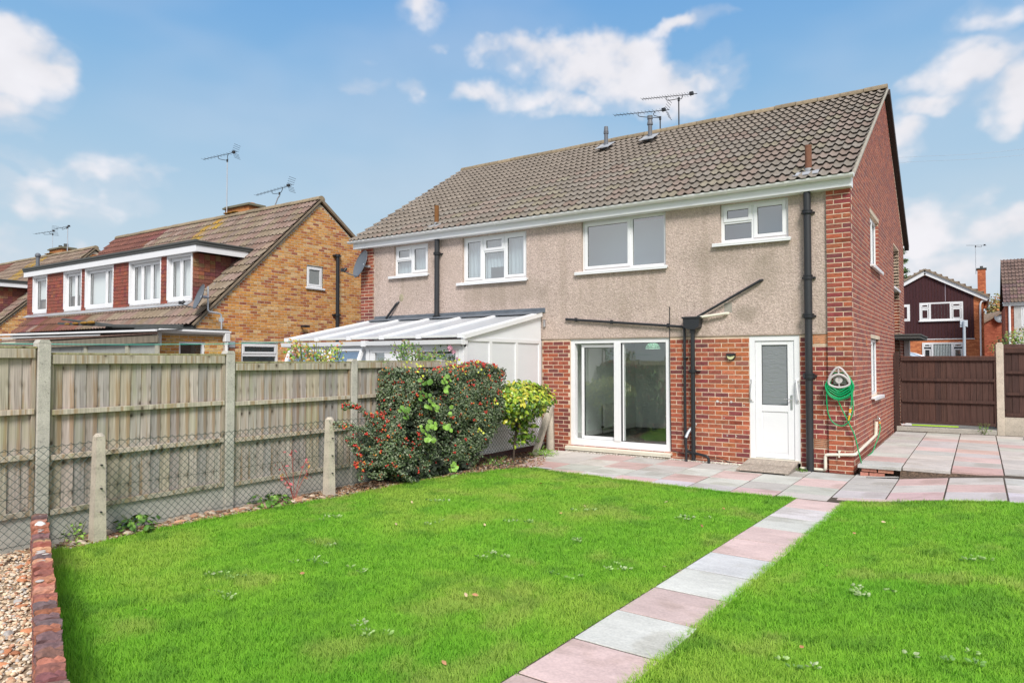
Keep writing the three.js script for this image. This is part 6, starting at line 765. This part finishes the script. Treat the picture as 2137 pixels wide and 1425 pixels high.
{ // berry-covered shrub trained over the chain link
  const B = thing('berry_shrub', 'large clipped dark green shrub covered in red berries beside the fence', 'shrub', [0, 0, 0]), r = rng(1201), foliage = [], inner = [], berries = [];
  const zMin = (y) => (y > 0.85 ? 2.08 : y > 0.5 ? lerp(2.36, 2.08, (y - 0.5) / 0.35) : lerp(2.98, 2.36, clamp(y / 0.5, 0, 1))), zMax = (y) => (y > 0.95 ? 4.32 : y > 0.72 ? lerp(4.72, 4.32, (y - 0.72) / 0.23) : y > 0.3 ? 4.74 : lerp(4.3, 4.74, y / 0.3)), yTop = (z) => 1.60 + 0.05 * Math.sin(z * 3.1) - 0.06 * sstep(z, 3.9, 4.4) - 0.10 * (1 - sstep(z, 2.05, 2.3));
  const bump = (a, b) => fbm(a / 8 + 0.5, b / 8 + 0.5, 26, 26, 3, 1202) - 0.5;
  const GR = [[0.10, 0.15, 0.07], [0.07, 0.11, 0.05], [0.15, 0.2, 0.10], [0.2, 0.24, 0.14], [0.05, 0.085, 0.04], [0.12, 0.18, 0.06], [0.24, 0.27, 0.18]];
  const add = (x, y, z, n, s = 1) => foliage.push({ m: placed(x, y, z, towards(n, r, 0.85), s * (0.8 + r() * 0.5)), c: vary(r() < 0.012 ? [0.55, 0.22, 0.03] : pick(GR, r()), r(), 0.25) });
  const berry = (x, y, z) => { const n = 1 + Math.floor(r() * 5); for (let i = 0; i < n; i++) berries.push({ m: placed(x + (r() - 0.5) * 0.05, y + (r() - 0.5) * 0.04, z + (r() - 0.5) * 0.05, euler(0, 0, 0), 0.0085 + r() * 0.005), c: vary(r() < 0.12 ? [0.68, 0.24, 0.03] : [0.56, 0.04, 0.03], r(), 0.25) }); };
  for (let i = 0; i < 42000; i++) {
    const k = r();
    if (k < 0.58) { const y = 0.02 + r() * 1.6, a = zMin(y), b = zMax(y), z = a + (b - a) * r(); if (y > yTop(z)) continue; const e = Math.min(1, (z - a) / 0.18, (b - z) / 0.18, (yTop(z) - y) / 0.14), bp = bump(z, y); if (bp < -0.17 && r() < 0.75) continue; const x = -4.9 + bp * 0.34 - (1 - Math.sqrt(Math.max(0, e))) * 0.16 - r() * r() * 0.2 - 0.12 * (1 - sstep(y, 0, 0.5)); add(x, y, z, [0.9, 0.45, 0.15]); if (r() < 0.011 * (0.25 + 1.9 * sstep(y, 0.5, 1.5) * (1.2 - sstep(z, 2.1, 3.6)) + (z > 4.1 && y > 0.5 ? 1.6 : 0))) berry(x + 0.03, y, z); }
    else if (k < 0.74) { const z = 2.1 + r() * 2.22, x = -5.62 + r() * 0.74, y = yTop(z) - r() * r() * 0.1 - 0.10 * Math.pow(Math.abs((x + 5.25) / 0.38), 3) + bump(z, x) * 0.1; add(x, y, z, [0.2, 1, 0.1]); if (r() < 0.04 * (1.3 - sstep(z, 2.2, 3.6))) berry(x, y + 0.015, z); }
    else if (k < 0.88) { const y = 0.03 + r() * 1.55, x = -5.6 + r() * 0.7, z = zMin(y) + r() * r() * 0.14 + bump(x, y) * 0.14; add(x, y, z, [0.2, 0.4, -0.9]); }
    else { const y = 0.03 + r() * 1.55, x = -5.6 + r() * 0.7, z = zMax(y) - r() * r() * 0.16 + bump(x, y) * 0.2; add(x, y, z, [0.3, 0.4, 0.9]); if (r() < 0.02) berry(x, y, z); }
  }
  for (let i = 0; i < 9000; i++) { const y = 0.02 + r() * 1.48, z = lerp(zMin(y) + 0.08, zMax(y) - 0.08, r()); inner.push({ m: placed(-5.55 + r() * 0.55, y, z, towards([0.6, 0.5, 0.2], r, 1.2), 1.7), c: vary([0.022, 0.032, 0.018], r(), 0.3) }); }  // fill leaves coloured near black, painting the shade deep inside the shrub
  const branch = [], spray = (pts, n, leafS, berryP) => { const c = new THREE.CatmullRomCurve3(pts.map(V)); branch.push(new THREE.TubeGeometry(c, 16, 0.006, 5)); for (let i = 0; i < n; i++) { const t = Math.pow(r(), 0.8), p = c.getPoint(t), w = 0.075; add(p.x + (r() - 0.5) * w, p.y + (r() - 0.5) * w, p.z + (r() - 0.5) * w, [0.7, 0.6, 0.2], leafS); if (r() < berryP) berry(p.x + (r() - 0.3) * w, p.y + (r() - 0.5) * w, p.z + (r() - 0.5) * w); } };
  spray([[-5.2, 0.45, 4.5], [-5.1, 0.85, 4.85], [-5.12, 1.1, 5.15], [-5.2, 1.12, 5.32]], 420, 0.95, 0.06); spray([[-5.2, 0.5, 4.6], [-5.15, 0.75, 4.95], [-5.15, 0.86, 5.3], [-5.2, 0.90, 5.5]], 300, 0.9, 0.03); spray([[-5.2, 0.4, 4.6], [-5.12, 0.5, 4.9], [-5.15, 0.62, 5.2], [-5.18, 0.7, 5.28]], 300, 0.9, 0.04); spray([[-5.2, 0.3, 4.6], [-5.1, 0.32, 4.95], [-5.12, 0.38, 5.2]], 260, 0.9, 0.045); spray([[-5.15, 0.86, 5.2], [-5.1, 0.6, 5.22], [-5.1, 0.35, 5.12], [-5.1, 0.15, 5.1]], 240, 0.9, 0.06); spray([[-5.15, 0.5, 4.7], [-5.05, 0.9, 4.75], [-5.08, 0.98, 4.85]], 220, 0.95, 0.08); spray([[-5.15, 0.2, 4.6], [-5.05, 0.16, 4.8], [-5.08, 0.22, 5.0]], 160, 0.9, 0.01);
  for (let i = 0; i < 60; i++) { const z = 2.4 + r() * 2.1, y = 0.5 + r() * 0.9; branch.push(new THREE.TubeGeometry(new THREE.CatmullRomCurve3([[-5.3, -0.02, 3.0 + r() * 1.2], [-5.3 + r() * 0.2, y * 0.5, lerp(3.4, z, 0.5)], [-5.0 + r() * 0.1, y, z]].map(V)), 10, 0.006 + r() * 0.006, 5)); }
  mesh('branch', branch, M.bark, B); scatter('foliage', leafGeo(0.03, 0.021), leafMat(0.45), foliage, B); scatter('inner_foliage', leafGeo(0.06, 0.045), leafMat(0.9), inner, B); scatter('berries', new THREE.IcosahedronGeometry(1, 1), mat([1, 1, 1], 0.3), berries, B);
  const ivy = []; for (const [z, y, s, n, c] of [[4.02, 1.1, 0.09, 12, 0], [4.1, 0.72, 0.12, 16, 0], [3.7, 0.8, 0.1, 6, 0], [4.55, 0.98, 0.1, 12, 1], [4.2, 1.3, 0.14, 12, 1], [3.7, 1.35, 0.1, 10, 0], [2.9, 0.62, 0.06, 8, 2], [4.15, 1.55, 0.13, 26, 2], [3.3, 1.62, 0.16, 30, 2], [2.75, 1.58, 0.14, 22, 2], [3.65, 1.0, 0.05, 5, 0], [2.5, 1.05, 0.06, 7, 2], [3.55, 0.1, 0.08, 16, 0]]) for (let i = 0; i < n; i++) ivy.push({ m: placed(-4.84 + r() * 0.06 - (y > 1.5 ? r() * 0.5 : 0), y + (r() - 0.5) * s * 2, z + (r() - 0.5) * s * 2, towards([0.9, 0.5, 0.2], r, 0.5), (c === 2 ? 0.5 : 1) * (0.7 + r() * 0.5)), c: vary([[0.20, 0.37, 0.05], [0.11, 0.24, 0.03], [0.52, 0.55, 0.06]][c], r(), 0.25) });
  scatter('vine_leaves', leafGeo(0.075, 0.075, 0.15, 0.15), leafMat(0.5), ivy, B);
}
{ // yellow-green standard shrub
  const S = thing('evergreen_shrub', 'small glossy yellow green shrub on a thin trunk near the brick wall', 'shrub', [0, 0, 0]), r = rng(1301), L = [], cx = -4.95, cy = 0.98, cz = 1.58, br = [];
  const cols = [[0.36, 0.44, 0.035], [0.24, 0.37, 0.03], [0.45, 0.47, 0.045], [0.13, 0.25, 0.025], [0.30, 0.42, 0.03], [0.075, 0.16, 0.02], [0.52, 0.48, 0.05]];
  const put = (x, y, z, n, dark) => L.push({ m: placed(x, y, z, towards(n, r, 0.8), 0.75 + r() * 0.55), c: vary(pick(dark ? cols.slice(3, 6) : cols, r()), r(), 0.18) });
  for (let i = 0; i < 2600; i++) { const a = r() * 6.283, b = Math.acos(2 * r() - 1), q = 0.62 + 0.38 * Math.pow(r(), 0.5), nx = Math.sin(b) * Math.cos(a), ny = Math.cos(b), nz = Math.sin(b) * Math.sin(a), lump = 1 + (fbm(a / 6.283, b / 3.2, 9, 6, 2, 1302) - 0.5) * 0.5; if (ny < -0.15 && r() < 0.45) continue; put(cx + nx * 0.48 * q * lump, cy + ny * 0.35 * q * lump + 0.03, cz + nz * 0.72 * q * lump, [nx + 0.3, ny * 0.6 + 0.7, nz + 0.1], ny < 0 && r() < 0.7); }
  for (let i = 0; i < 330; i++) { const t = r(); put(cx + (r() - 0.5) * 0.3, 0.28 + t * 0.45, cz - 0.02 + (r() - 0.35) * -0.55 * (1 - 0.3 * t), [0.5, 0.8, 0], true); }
  const limb = (pts, ra) => br.push(tube(pts, ra, 7, 20)); limb([[cx, -0.03, cz + 0.2], [cx + 0.01, 0.3, cz + 0.17], [cx, 0.6, cz + 0.08], [cx, 0.95, cz]], 0.02); limb([[cx, 0.45, cz + 0.14], [cx + 0.04, 0.7, cz - 0.02], [cx, 0.95, cz - 0.15]], 0.013); limb([[cx, 0.6, cz + 0.1], [cx - 0.02, 0.85, cz + 0.35], [cx, 1.0, cz + 0.5]], 0.01); limb([[cx, 0.55, cz + 0.08], [cx + 0.05, 0.68, cz - 0.3], [cx, 0.8, cz - 0.5]], 0.008); limb([[cx, 0.3, cz + 0.17], [cx + 0.03, 0.38, cz - 0.05], [cx, 0.42, cz - 0.35]], 0.006);
  for (let i = 0; i < 14; i++) { const a = r() * 6.28; limb([[cx, 0.8, cz], [cx + Math.cos(a) * 0.2, 0.98, cz + Math.sin(a) * 0.35], [cx + Math.cos(a) * 0.38, 1.08 + r() * 0.15, cz + Math.sin(a) * 0.6]], 0.005); }
  mesh('trunk', br, M.bark, S); scatter('crown', leafGeo(0.085, 0.046, 0.3, 0.3), leafMat(0.3), L, S);
}
function weed(name, label, cat, x, z, h, n, leaf, cols, r, spread = 0.16, group) { const W = thing(name, label, cat, [x, 0, z], 0, group), L = [], st = []; for (let i = 0; i < n; i++) { const a = r() * 6.28, d = Math.sqrt(r()) * spread, y = h * (0.15 + 0.85 * r()) * (1 - 0.5 * d / spread); L.push({ m: placed(Math.cos(a) * d, y, Math.sin(a) * d, towards([Math.cos(a) * 0.5, 0.9, Math.sin(a) * 0.5], r, 0.6), 0.7 + r() * 0.6), c: vary(pick(cols, r()), r(), 0.2) }); } for (let i = 0; i < 7; i++) { const a = r() * 6.28; st.push(tube([[0, -0.02, 0], [Math.cos(a) * spread * 0.4, h * 0.5, Math.sin(a) * spread * 0.4], [Math.cos(a) * spread * 0.7, h * 0.8, Math.sin(a) * spread * 0.7]], 0.003, 5, 8)); } mesh('stem', st, mat([0.16, 0.2, 0.06], 0.8), W); scatter('foliage', leaf, leafMat(0.55), L, W); return W; }
{
  const r = rng(1401), g = leafGeo(0.055, 0.05, 0.2, 0.2), LG = [[0.12, 0.26, 0.035], [0.08, 0.19, 0.025], [0.18, 0.33, 0.05], [0.06, 0.14, 0.02]], sm = leafGeo(0.03, 0.026);
  weed('leafy_weed', 'dark green leafy weed below the middle concrete fence panel', 'weed', -5.38, 6.28, 0.16, 90, g, LG, r, 0.24); weed('leafy_weed', 'leafy green weed at the foot of the nearest short concrete post', 'weed', -5.46, 7.8, 0.2, 90, g, LG, r, 0.2); weed('leafy_weed', 'small pale green weed in the soil beside the low brick wall', 'weed', -5.44, 8.36, 0.22, 60, sm, [[0.24, 0.4, 0.06], [0.16, 0.3, 0.04]], r, 0.15); weed('grass_tuft', 'bright green tuft at the foot of the leaning concrete strut', 'weed', -4.92, 0.82, 0.14, 150, leafGeo(0.09, 0.012), [[0.2, 0.4, 0.05], [0.28, 0.45, 0.06]], r, 0.24); weed('leafy_weed', 'low dark weeds under the yellow green shrub', 'weed', -5.02, 2.2, 0.16, 130, sm, LG, r, 0.3); weed('leafy_weed', 'tiny weed by the foot of the right soil pipe', 'weed', -0.72, 0.16, 0.07, 50, leafGeo(0.025, 0.02), LG, r, 0.1); weed('leafy_weed', 'sprig of weed growing at the edge of the raised patio by the gate step', 'weed', 1.65, -5.82, 0.3, 40, sm, LG, r, 0.15).position.y = 0.17;
  const R = thing('red_stemmed_plant', 'thin plant with red stems and few red leaves before the fence', 'plant', [-5.36, 0, 5.95]), st = [], L = [], tips = [[0.0, 0.62, 0.05], [-0.05, 0.48, 0.16], [0.05, 0.5, -0.14], [0.02, 0.36, 0.2], [0.0, 0.33, -0.2], [0.03, 0.24, 0.12]]; for (const [x, y, z] of tips) { st.push(tube([[0, -0.02, 0], [x * 0.3, y * 0.5, z * 0.4], [x, y, z]], 0.004, 5, 10)); for (let i = 0; i < 7; i++) L.push({ m: placed(x + (r() - 0.5) * 0.09, y - r() * 0.1, z + (r() - 0.5) * 0.09, towards([0.8, 0.5, 0], r, 0.8), 0.7 + r() * 0.5), c: vary(pick([[0.48, 0.10, 0.12], [0.55, 0.2, 0.18], [0.4, 0.06, 0.06], [0.5, 0.28, 0.06]], r()), r(), 0.2) }); } mesh('stem', st, mat([0.4, 0.1, 0.08], 0.7), R); scatter('foliage', leafGeo(0.05, 0.026), leafMat(0.6), L, R);
  // roses behind the fence
  const rose = (label, x, z0, z1, y0, y1, n, cols, flowers) => { const W = thing('rose_bush', label, 'rose bush', [0, 0, 0]), L = [], s = []; for (let i = 0; i < 16; i++) { const z = lerp(z0, z1, r()), t = y0 + (y1 - y0) * (0.5 + 0.5 * r()); s.push(tube([[x, 0, lerp(z0, z1, 0.5)], [x + (r() - 0.5) * 0.2, t * 0.6, lerp(z, (z0 + z1) / 2, 0.4)], [x + (r() - 0.5) * 0.3, t, z]], 0.005, 5, 14)); } for (let i = 0; i < n; i++) { const k = r(), z = lerp(z0, z1, k), hump = Math.sin(k * 3.14 * 2.3 + 0.4) * 0.5 + 0.5, y = lerp(y0 - 0.35, y0 + (y1 - y0) * (0.35 + 0.65 * hump), Math.pow(r(), 0.7)); L.push({ m: placed(x + (r() - 0.5) * 0.35, y, z, towards([0.7, 0.6, 0.3], r, 0.8), 0.7 + r() * 0.6), c: vary(pick(cols, r()), r(), 0.2) }); } mesh('stem', s, mat([0.2, 0.2, 0.08], 0.8), W); scatter('foliage', leafGeo(0.042, 0.03), leafMat(0.5), L, W);
    for (const [fx, fy, fz, sc] of flowers) { const q = [], pet = leafGeo(0.045, 0.05, -0.4, 0.7); for (let i = 0; i < 14; i++) { const g2 = pet.clone(); g2.scale(sc * (0.6 + i * 0.04), sc * (0.6 + i * 0.04), sc).rotateX(0.2 + i * 0.07).rotateZ(0).rotateY(i * 2.4).translate(0, 0, 0); q.push(g2); } const f = mesh('flower', q, mat([0.80, 0.50, 0.60], 0.6), W); f.position.set(fx, fy, fz); f.rotation.set(0.5, 0, -0.7); } return W; };
  rose('pale yellow green rose bush rising above the middle of the fence', -6.15, 5.45, 4.55, 1.68, 1.98, 900, [[0.34, 0.46, 0.06], [0.22, 0.38, 0.05], [0.48, 0.5, 0.08], [0.5, 0.3, 0.08], [0.55, 0.2, 0.1], [0.15, 0.3, 0.04]], []);
  rose('straggly rose bush with a pink flower above the far end of the fence', -5.95, 3.55, 2.3, 1.66, 2.02, 1100, [[0.10, 0.2, 0.05], [0.16, 0.28, 0.06], [0.22, 0.36, 0.05], [0.3, 0.2, 0.1], [0.08, 0.16, 0.05]], [[-5.7, 1.9, 2.55, 1.3], [-5.68, 1.84, 2.48, 1.0], [-5.62, 1.74, 2.45, 0.7]]);
  for (const [z, y] of [[4.15, 1.7]]) weed('trailing_weed', 'thin trailing weed hanging over the fence top left of the berry shrub', 'weed', -5.64, z, 0.2, 40, sm, LG, r, 0.14).position.y = y - 0.12;
  // chips and fallen leaves on the bed
  const chips = [], cc = [[0.20, 0.11, 0.06], [0.30, 0.18, 0.10], [0.12, 0.075, 0.05], [0.38, 0.26, 0.16], [0.42, 0.22, 0.12], [0.45, 0.40, 0.33]]; for (let i = 0; i < 5200; i++) { const z = 0.5 + r() * 8.3, a = -5.55, b = leftEdge(z) + 0.02; if (z < 1.3 && r() < 0.3) continue; const x = lerp(a, b, r()); if (z < 1.9 && x > -4.3 - (1.9 - z) * 0.5) continue; chips.push({ m: placed(x, 0.0 + r() * 0.012, z, euler(r() - 0.5, r() * 6, r() - 0.5), 0.008 + r() * 0.02, 0.004 + r() * 0.006, 0.006 + r() * 0.012), c: vary(pick(cc, r()), r(), 0.25) }); } tag(scatter('bark_chips', new THREE.IcosahedronGeometry(1, 0), leafMat(0.95), chips, scene), 'bark chips and leaf litter on the bed by the fence', null, null, 'stuff');
  const st2 = []; for (let i = 0; i < 60; i++) { const z = 5.6 + r() * 3.1; st2.push({ m: placed(leftEdge(z) - 0.04 - r() * 0.25, 0.01, z, euler(r() * 0.4, r() * 6, r() * 0.4), 0.03 + r() * 0.04, 0.012 + r() * 0.015, 0.02 + r() * 0.03), c: vary(pick([[0.5, 0.27, 0.17], [0.55, 0.45, 0.34], [0.4, 0.3, 0.22]], r()), r(), 0.2) }); } tag(scatter('rubble_stones', new THREE.IcosahedronGeometry(1, 1), leafMat(0.95), st2, scene), 'brick rubble and stones along the fence side of the lawn', null, null, 'stuff');
  const gr = []; for (let i = 0; i < 2600; i++) { const x = -4.9 + r() * 3.2; gr.push({ m: placed(x, 0.002 + r() * 0.01, -0.03 + r() * 0.13, euler(r(), r() * 6, r()), 0.006 + r() * 0.009), c: vary(pick([[0.5, 0.46, 0.4], [0.34, 0.28, 0.22], [0.6, 0.56, 0.5]], r()), r(), 0.2) }); } tag(scatter('shingle', new THREE.IcosahedronGeometry(1, 0), leafMat(0.95), gr, scene), 'narrow strip of shingle along the foot of the house wall', null, null, 'stuff');
}
// ---------------------------------------------------------------- grass
{
  const r = rng(1501), mk = (nb, R, h0, seed) => { const k = rng(seed), pos = [], nor = []; for (let i = 0; i < nb; i++) { const a = k() * 6.28, d = Math.sqrt(k()) * R, x = Math.cos(a) * d, z = Math.sin(a) * d, b = k() * 6.28, h = h0 * (0.55 + 0.6 * k()), w = 0.0012 + k() * 0.0009, ln = h * (0.25 + 0.75 * k()), bx_ = Math.cos(b), bz = Math.sin(b), sx = -bz * w, sz = bx_ * w; const p = (t, s) => [x + bx_ * ln * t * t + sx * s, h * (t - 0.18 * t * t), z + bz * ln * t * t + sz * s]; const tri = [p(0, -1), p(0, 1), p(0.6, 0.8), p(0, -1), p(0.6, 0.8), p(0.6, -0.8), p(0.6, -0.8), p(0.6, 0.8), p(1, 0)]; for (const q of tri) { pos.push(...q); const n = new THREE.Vector3(-bx_ * 0.25, 1, -bz * 0.25).normalize(); nor.push(n.x, n.y, n.z); } } const g = new THREE.BufferGeometry(); g.setAttribute('position', new THREE.BufferAttribute(new Float32Array(pos), 3)); g.setAttribute('normal', new THREE.BufferAttribute(new Float32Array(nor), 3)); return g; };
  const geos = [mk(18, 0.034, 0.036, 1), mk(18, 0.034, 0.04, 2), mk(18, 0.034, 0.033, 3)], lists = [[], [], []], m = phys([1, 1, 1], 0.9, { transmission: 0.38, thickness: 0, specularIntensity: 0.3 }), P = new THREE.Vector3();
  const seen = (x, y, z) => { P.set(x, y, z).project(camera); return Math.abs(P.x) < 1.06 && P.y > -1.1 && P.y < 1.05; };
  const tone = (x, z) => { const a = fbm((x + 12) / 24, (z + 6) / 24, 20, 20, 4, 1502), b = fbm((x + 12) / 24, (z + 6) / 24, 90, 90, 2, 1503), y = sstep(a, 0.5, 0.72); let c = mix3([0.22, 0.53, 0.035], [0.35, 0.64, 0.055], clamp(a * 1.5 - 0.2 + (b - 0.5) * 0.7, 0, 1)); c = mix3(c, [0.47, 0.60, 0.10], y * 0.55); c = mix3(c, [0.12, 0.34, 0.03], sstep(b, 0.58, 0.82) * 0.55); const q = fbm((x + 12) / 24, (z + 6) / 24, 46, 46, 3, 1504); c = mix3(c, [0.50, 0.56, 0.14], sstep(q, 0.62, 0.78) * 0.5); return c; };
  const put = (x, z, s = 1, sy = s) => { const y = rise(x) - 0.028; if (!seen(x, y, z)) return; const l = lists[Math.floor(r() * 3)], k = 0.8 + r() * 0.5; l.push({ m: placed(x, y, z, euler((r() - 0.5) * 0.4, r() * 6.28, (r() - 0.5) * 0.4), s * k, sy * k * (0.8 + 0.5 * r()), s * k), c: vary(tone(x, z), r(), 0.13) }); };
  const ok = (x, z) => x > leftEdge(z) + (fbm(x / 8 + 1, z / 8 + 1, 60, 60, 2, 9) - 0.5) * 0.14 && z > topEdge(x) + 0.005 + 0.05 * (fbm(x / 8 + 1, z / 8, 70, 70, 2, 19) - 0.3) && !(x > pathL(z) - 0.0 && x < pathR(z) - 0.045 * fbm(z / 10, 0.5, 90, 2, 3, 29)) && z < wallZ(x) - 0.045;
  for (let gz = 1.9; gz < 10.4; gz += 0.25) for (let gx = -5.6; gx < 5; gx += 0.25) { const d = Math.hypot(gx - 1.586, gz - 11.5, 1.6), n = (d < 4.2 ? 2300 : d < 6 ? 1900 : 1350) * 0.0625; for (let i = 0; i < n; i++) { const x = gx + r() * 0.25, z = gz + r() * 0.25; if (ok(x, z)) put(x, z, d < 4 ? 0.9 : 1); } }
  // longer fringes along the path, the patio and the wall
  for (let i = 0; i < 2600; i++) { const z = 2.35 + r() * 6.5; put(pathR(z) + 0.0 + r() * 0.05, z, 1, 1.0 + r() * 0.5); } for (let i = 0; i < 1100; i++) { const z = 2.5 + r() * 6.5; put(pathL(z) - 0.005 - r() * 0.04, z, 0.9, 0.8); } for (let i = 0; i < 2600; i++) { const x = -5.2 + r() * 4; put(x, wallZ(x) - 0.05 - r() * 0.09, 1.1, 1.3 + r() * 1.3); } for (let i = 0; i < 2200; i++) { const x = -4.3 + r() * 8; if (x > -0.33 && x < 0.24) continue; put(x, topEdge(x) + r() * 0.05, 1, 1.0 + r() * 0.5); } for (let i = 0; i < 1300; i++) { const z = 2.3 + r() * 6.3; put(leftEdge(z) + r() * 0.07, z, 1, 1 + r() * 0.5); }
  const G = tag(sub('grass', scene), 'short bright green mown grass of the lawn', null, null, 'stuff'); geos.forEach((g, i) => scatter('blades', g, m, lists[i], G));
  // pale broad-leaved weeds in the turf
  const wl = [], spots = [[-2.6, 7.55], [-2.9, 8.5], [-3.5, 7.1], [-3.1, 7.6], [-1.9, 6.6], [-1.5, 5.7], [-0.8, 6.3], [-1.2, 6.7], [-2.5, 5.4], [-3.2, 5.9], [-2.2, 4.5], [-3.9, 5.0], [0.9, 6.0], [1.1, 8.0], [1.6, 5.0], [0.7, 7.5], [2.1, 4.2], [-4.3, 6.4], [-1.0, 4.2], [-3.4, 8.2], [-1.6, 8.4], [1.4, 7.1]]; for (const [x, z] of spots) { const n = 3 + Math.floor(r() * 4); for (let k = 0; k < n; k++) { const X = x + (r() - 0.5) * 0.3, Z = z + (r() - 0.5) * 0.22, c = pick([[0.24, 0.40, 0.10], [0.30, 0.44, 0.15], [0.14, 0.28, 0.06], [0.36, 0.46, 0.22]], r()); for (let i = 0; i < 9; i++) { const a = r() * 6.28; wl.push({ m: placed(X + Math.cos(a) * 0.02, rise(X) + 0.008 + r() * 0.016, Z + Math.sin(a) * 0.02, new THREE.Quaternion().setFromUnitVectors(new THREE.Vector3(0, 1, 0), new THREE.Vector3(Math.cos(a), 0.35, Math.sin(a)).normalize()), 0.35 + r() * 0.35), c: vary(c, r(), 0.2) }); } } }
  tag(scatter('lawn_weeds', leafGeo(0.05, 0.024), leafMat(0.6), wl, scene), 'small pale broad leaved weeds dotted through the lawn', null, null, 'stuff');
  const fl = []; for (let i = 0; i < 26; i++) { const x = -4.6 + r() * 6.5, z = 3 + r() * 6; fl.push({ m: placed(x, rise(x) + 0.025, z, towards([0, 1, 0], r, 0.6), 0.5 + r() * 0.6), c: vary(pick([[0.5, 0.25, 0.12], [0.55, 0.4, 0.25], [0.4, 0.18, 0.08]], r()), r(), 0.2) }); } tag(scatter('fallen_leaves', leafGeo(0.05, 0.03), leafMat(0.7), fl, scene), 'a few brown fallen leaves on the lawn', null, null, 'stuff');
}
// ---------------------------------------------------------------- trees beyond the houses
{
  const r = rng(1601), C = thing('conifer', 'dark green conifer rising behind the brick gable', 'tree', [-3.7, 0.5, -48]), L = [], br = [];
  for (let i = 0; i < 62; i++) { const y = 1 + i * 0.165, a = i * 2.4, len = 2.3 * (1 - y / 11.6) + 0.3, d = [Math.cos(a), Math.sin(a)]; br.push(tube([[0, y, 0], [d[0] * len * 0.5, y - 0.05, d[1] * len * 0.5], [d[0] * len, y + 0.12, d[1] * len]], 0.03, 5, 6)); for (let k = 0; k < 110; k++) { const t = Math.pow(r(), 0.7), w = 0.42 * (1 - t * 0.6); L.push({ m: placed(d[0] * len * t - d[1] * (r() - 0.5) * w * 2, y - 0.06 + t * 0.14 - r() * 0.14, d[1] * len * t + d[0] * (r() - 0.5) * w * 2, towards([0, 1, 0.4], r, 0.7), 0.8 + r() * 0.7), c: vary(pick([[0.05, 0.10, 0.03], [0.075, 0.14, 0.04], [0.035, 0.07, 0.025], [0.11, 0.17, 0.05]], r()), r(), 0.2) }); } }
  mesh('trunk', [cyl([0, -0.5, 0], [0, 11.2, 0], 0.2, 0.03, 10), ...br], M.bark, C); scatter('crown', leafGeo(0.26, 0.09), leafMat(0.8), L, C);
  const broad = (name, label, pos, h, R, n, s, cols, kind = 'tree') => { const t = thing(name, label, kind, pos), L2 = [], b = []; for (let i = 0; i < 9; i++) { const a = i * 2.4; b.push(tube([[0, h * 0.25, 0], [Math.cos(a) * R * 0.3, h * 0.5, Math.sin(a) * R * 0.3], [Math.cos(a) * R * 0.7, h * (0.62 + 0.25 * r()), Math.sin(a) * R * 0.7]], 0.012 * h, 5, 10)); } for (let i = 0; i < n; i++) { const a = r() * 6.283, u = 2 * r() - 1, q = Math.pow(r(), 0.42), k = Math.sqrt(1 - u * u), lump = 0.75 + 0.5 * fbm(a / 6.283, u / 2 + 0.5, 7, 5, 2, 1602); L2.push({ m: placed(Math.cos(a) * k * R * q * lump, h * 0.66 + u * h * 0.36 * q * lump, Math.sin(a) * k * R * q * lump, towards([Math.cos(a), u + 0.4, Math.sin(a)], r, 0.8), 0.7 + r() * 0.7), c: vary(pick(cols, r()), r(), 0.25) }); } mesh('trunk', [cyl([0, -0.2, 0], [0, h * 0.55, 0], 0.025 * h, 0.012 * h, 8), ...b], M.bark, t); scatter('crown', leafGeo(s, s * 0.7), leafMat(0.7), L2, t); };
  broad('autumn_tree', 'rounded tree turning orange behind the maroon boarded house', [2.9, 0.5, -56], 6.5, 1.35, 3400, 0.16, [[0.26, 0.2, 0.05], [0.36, 0.2, 0.05], [0.42, 0.16, 0.05], [0.16, 0.17, 0.05], [0.3, 0.28, 0.08]]);
  broad('garden_bush', 'light green garden bush just left of the tall concrete gate post', [2.75, 0.5, -19], 2.35, 0.85, 1600, 0.075, [[0.2, 0.3, 0.06], [0.3, 0.36, 0.1], [0.4, 0.3, 0.12], [0.12, 0.22, 0.04]], 'bush');
}

renderer.render(scene, camera);
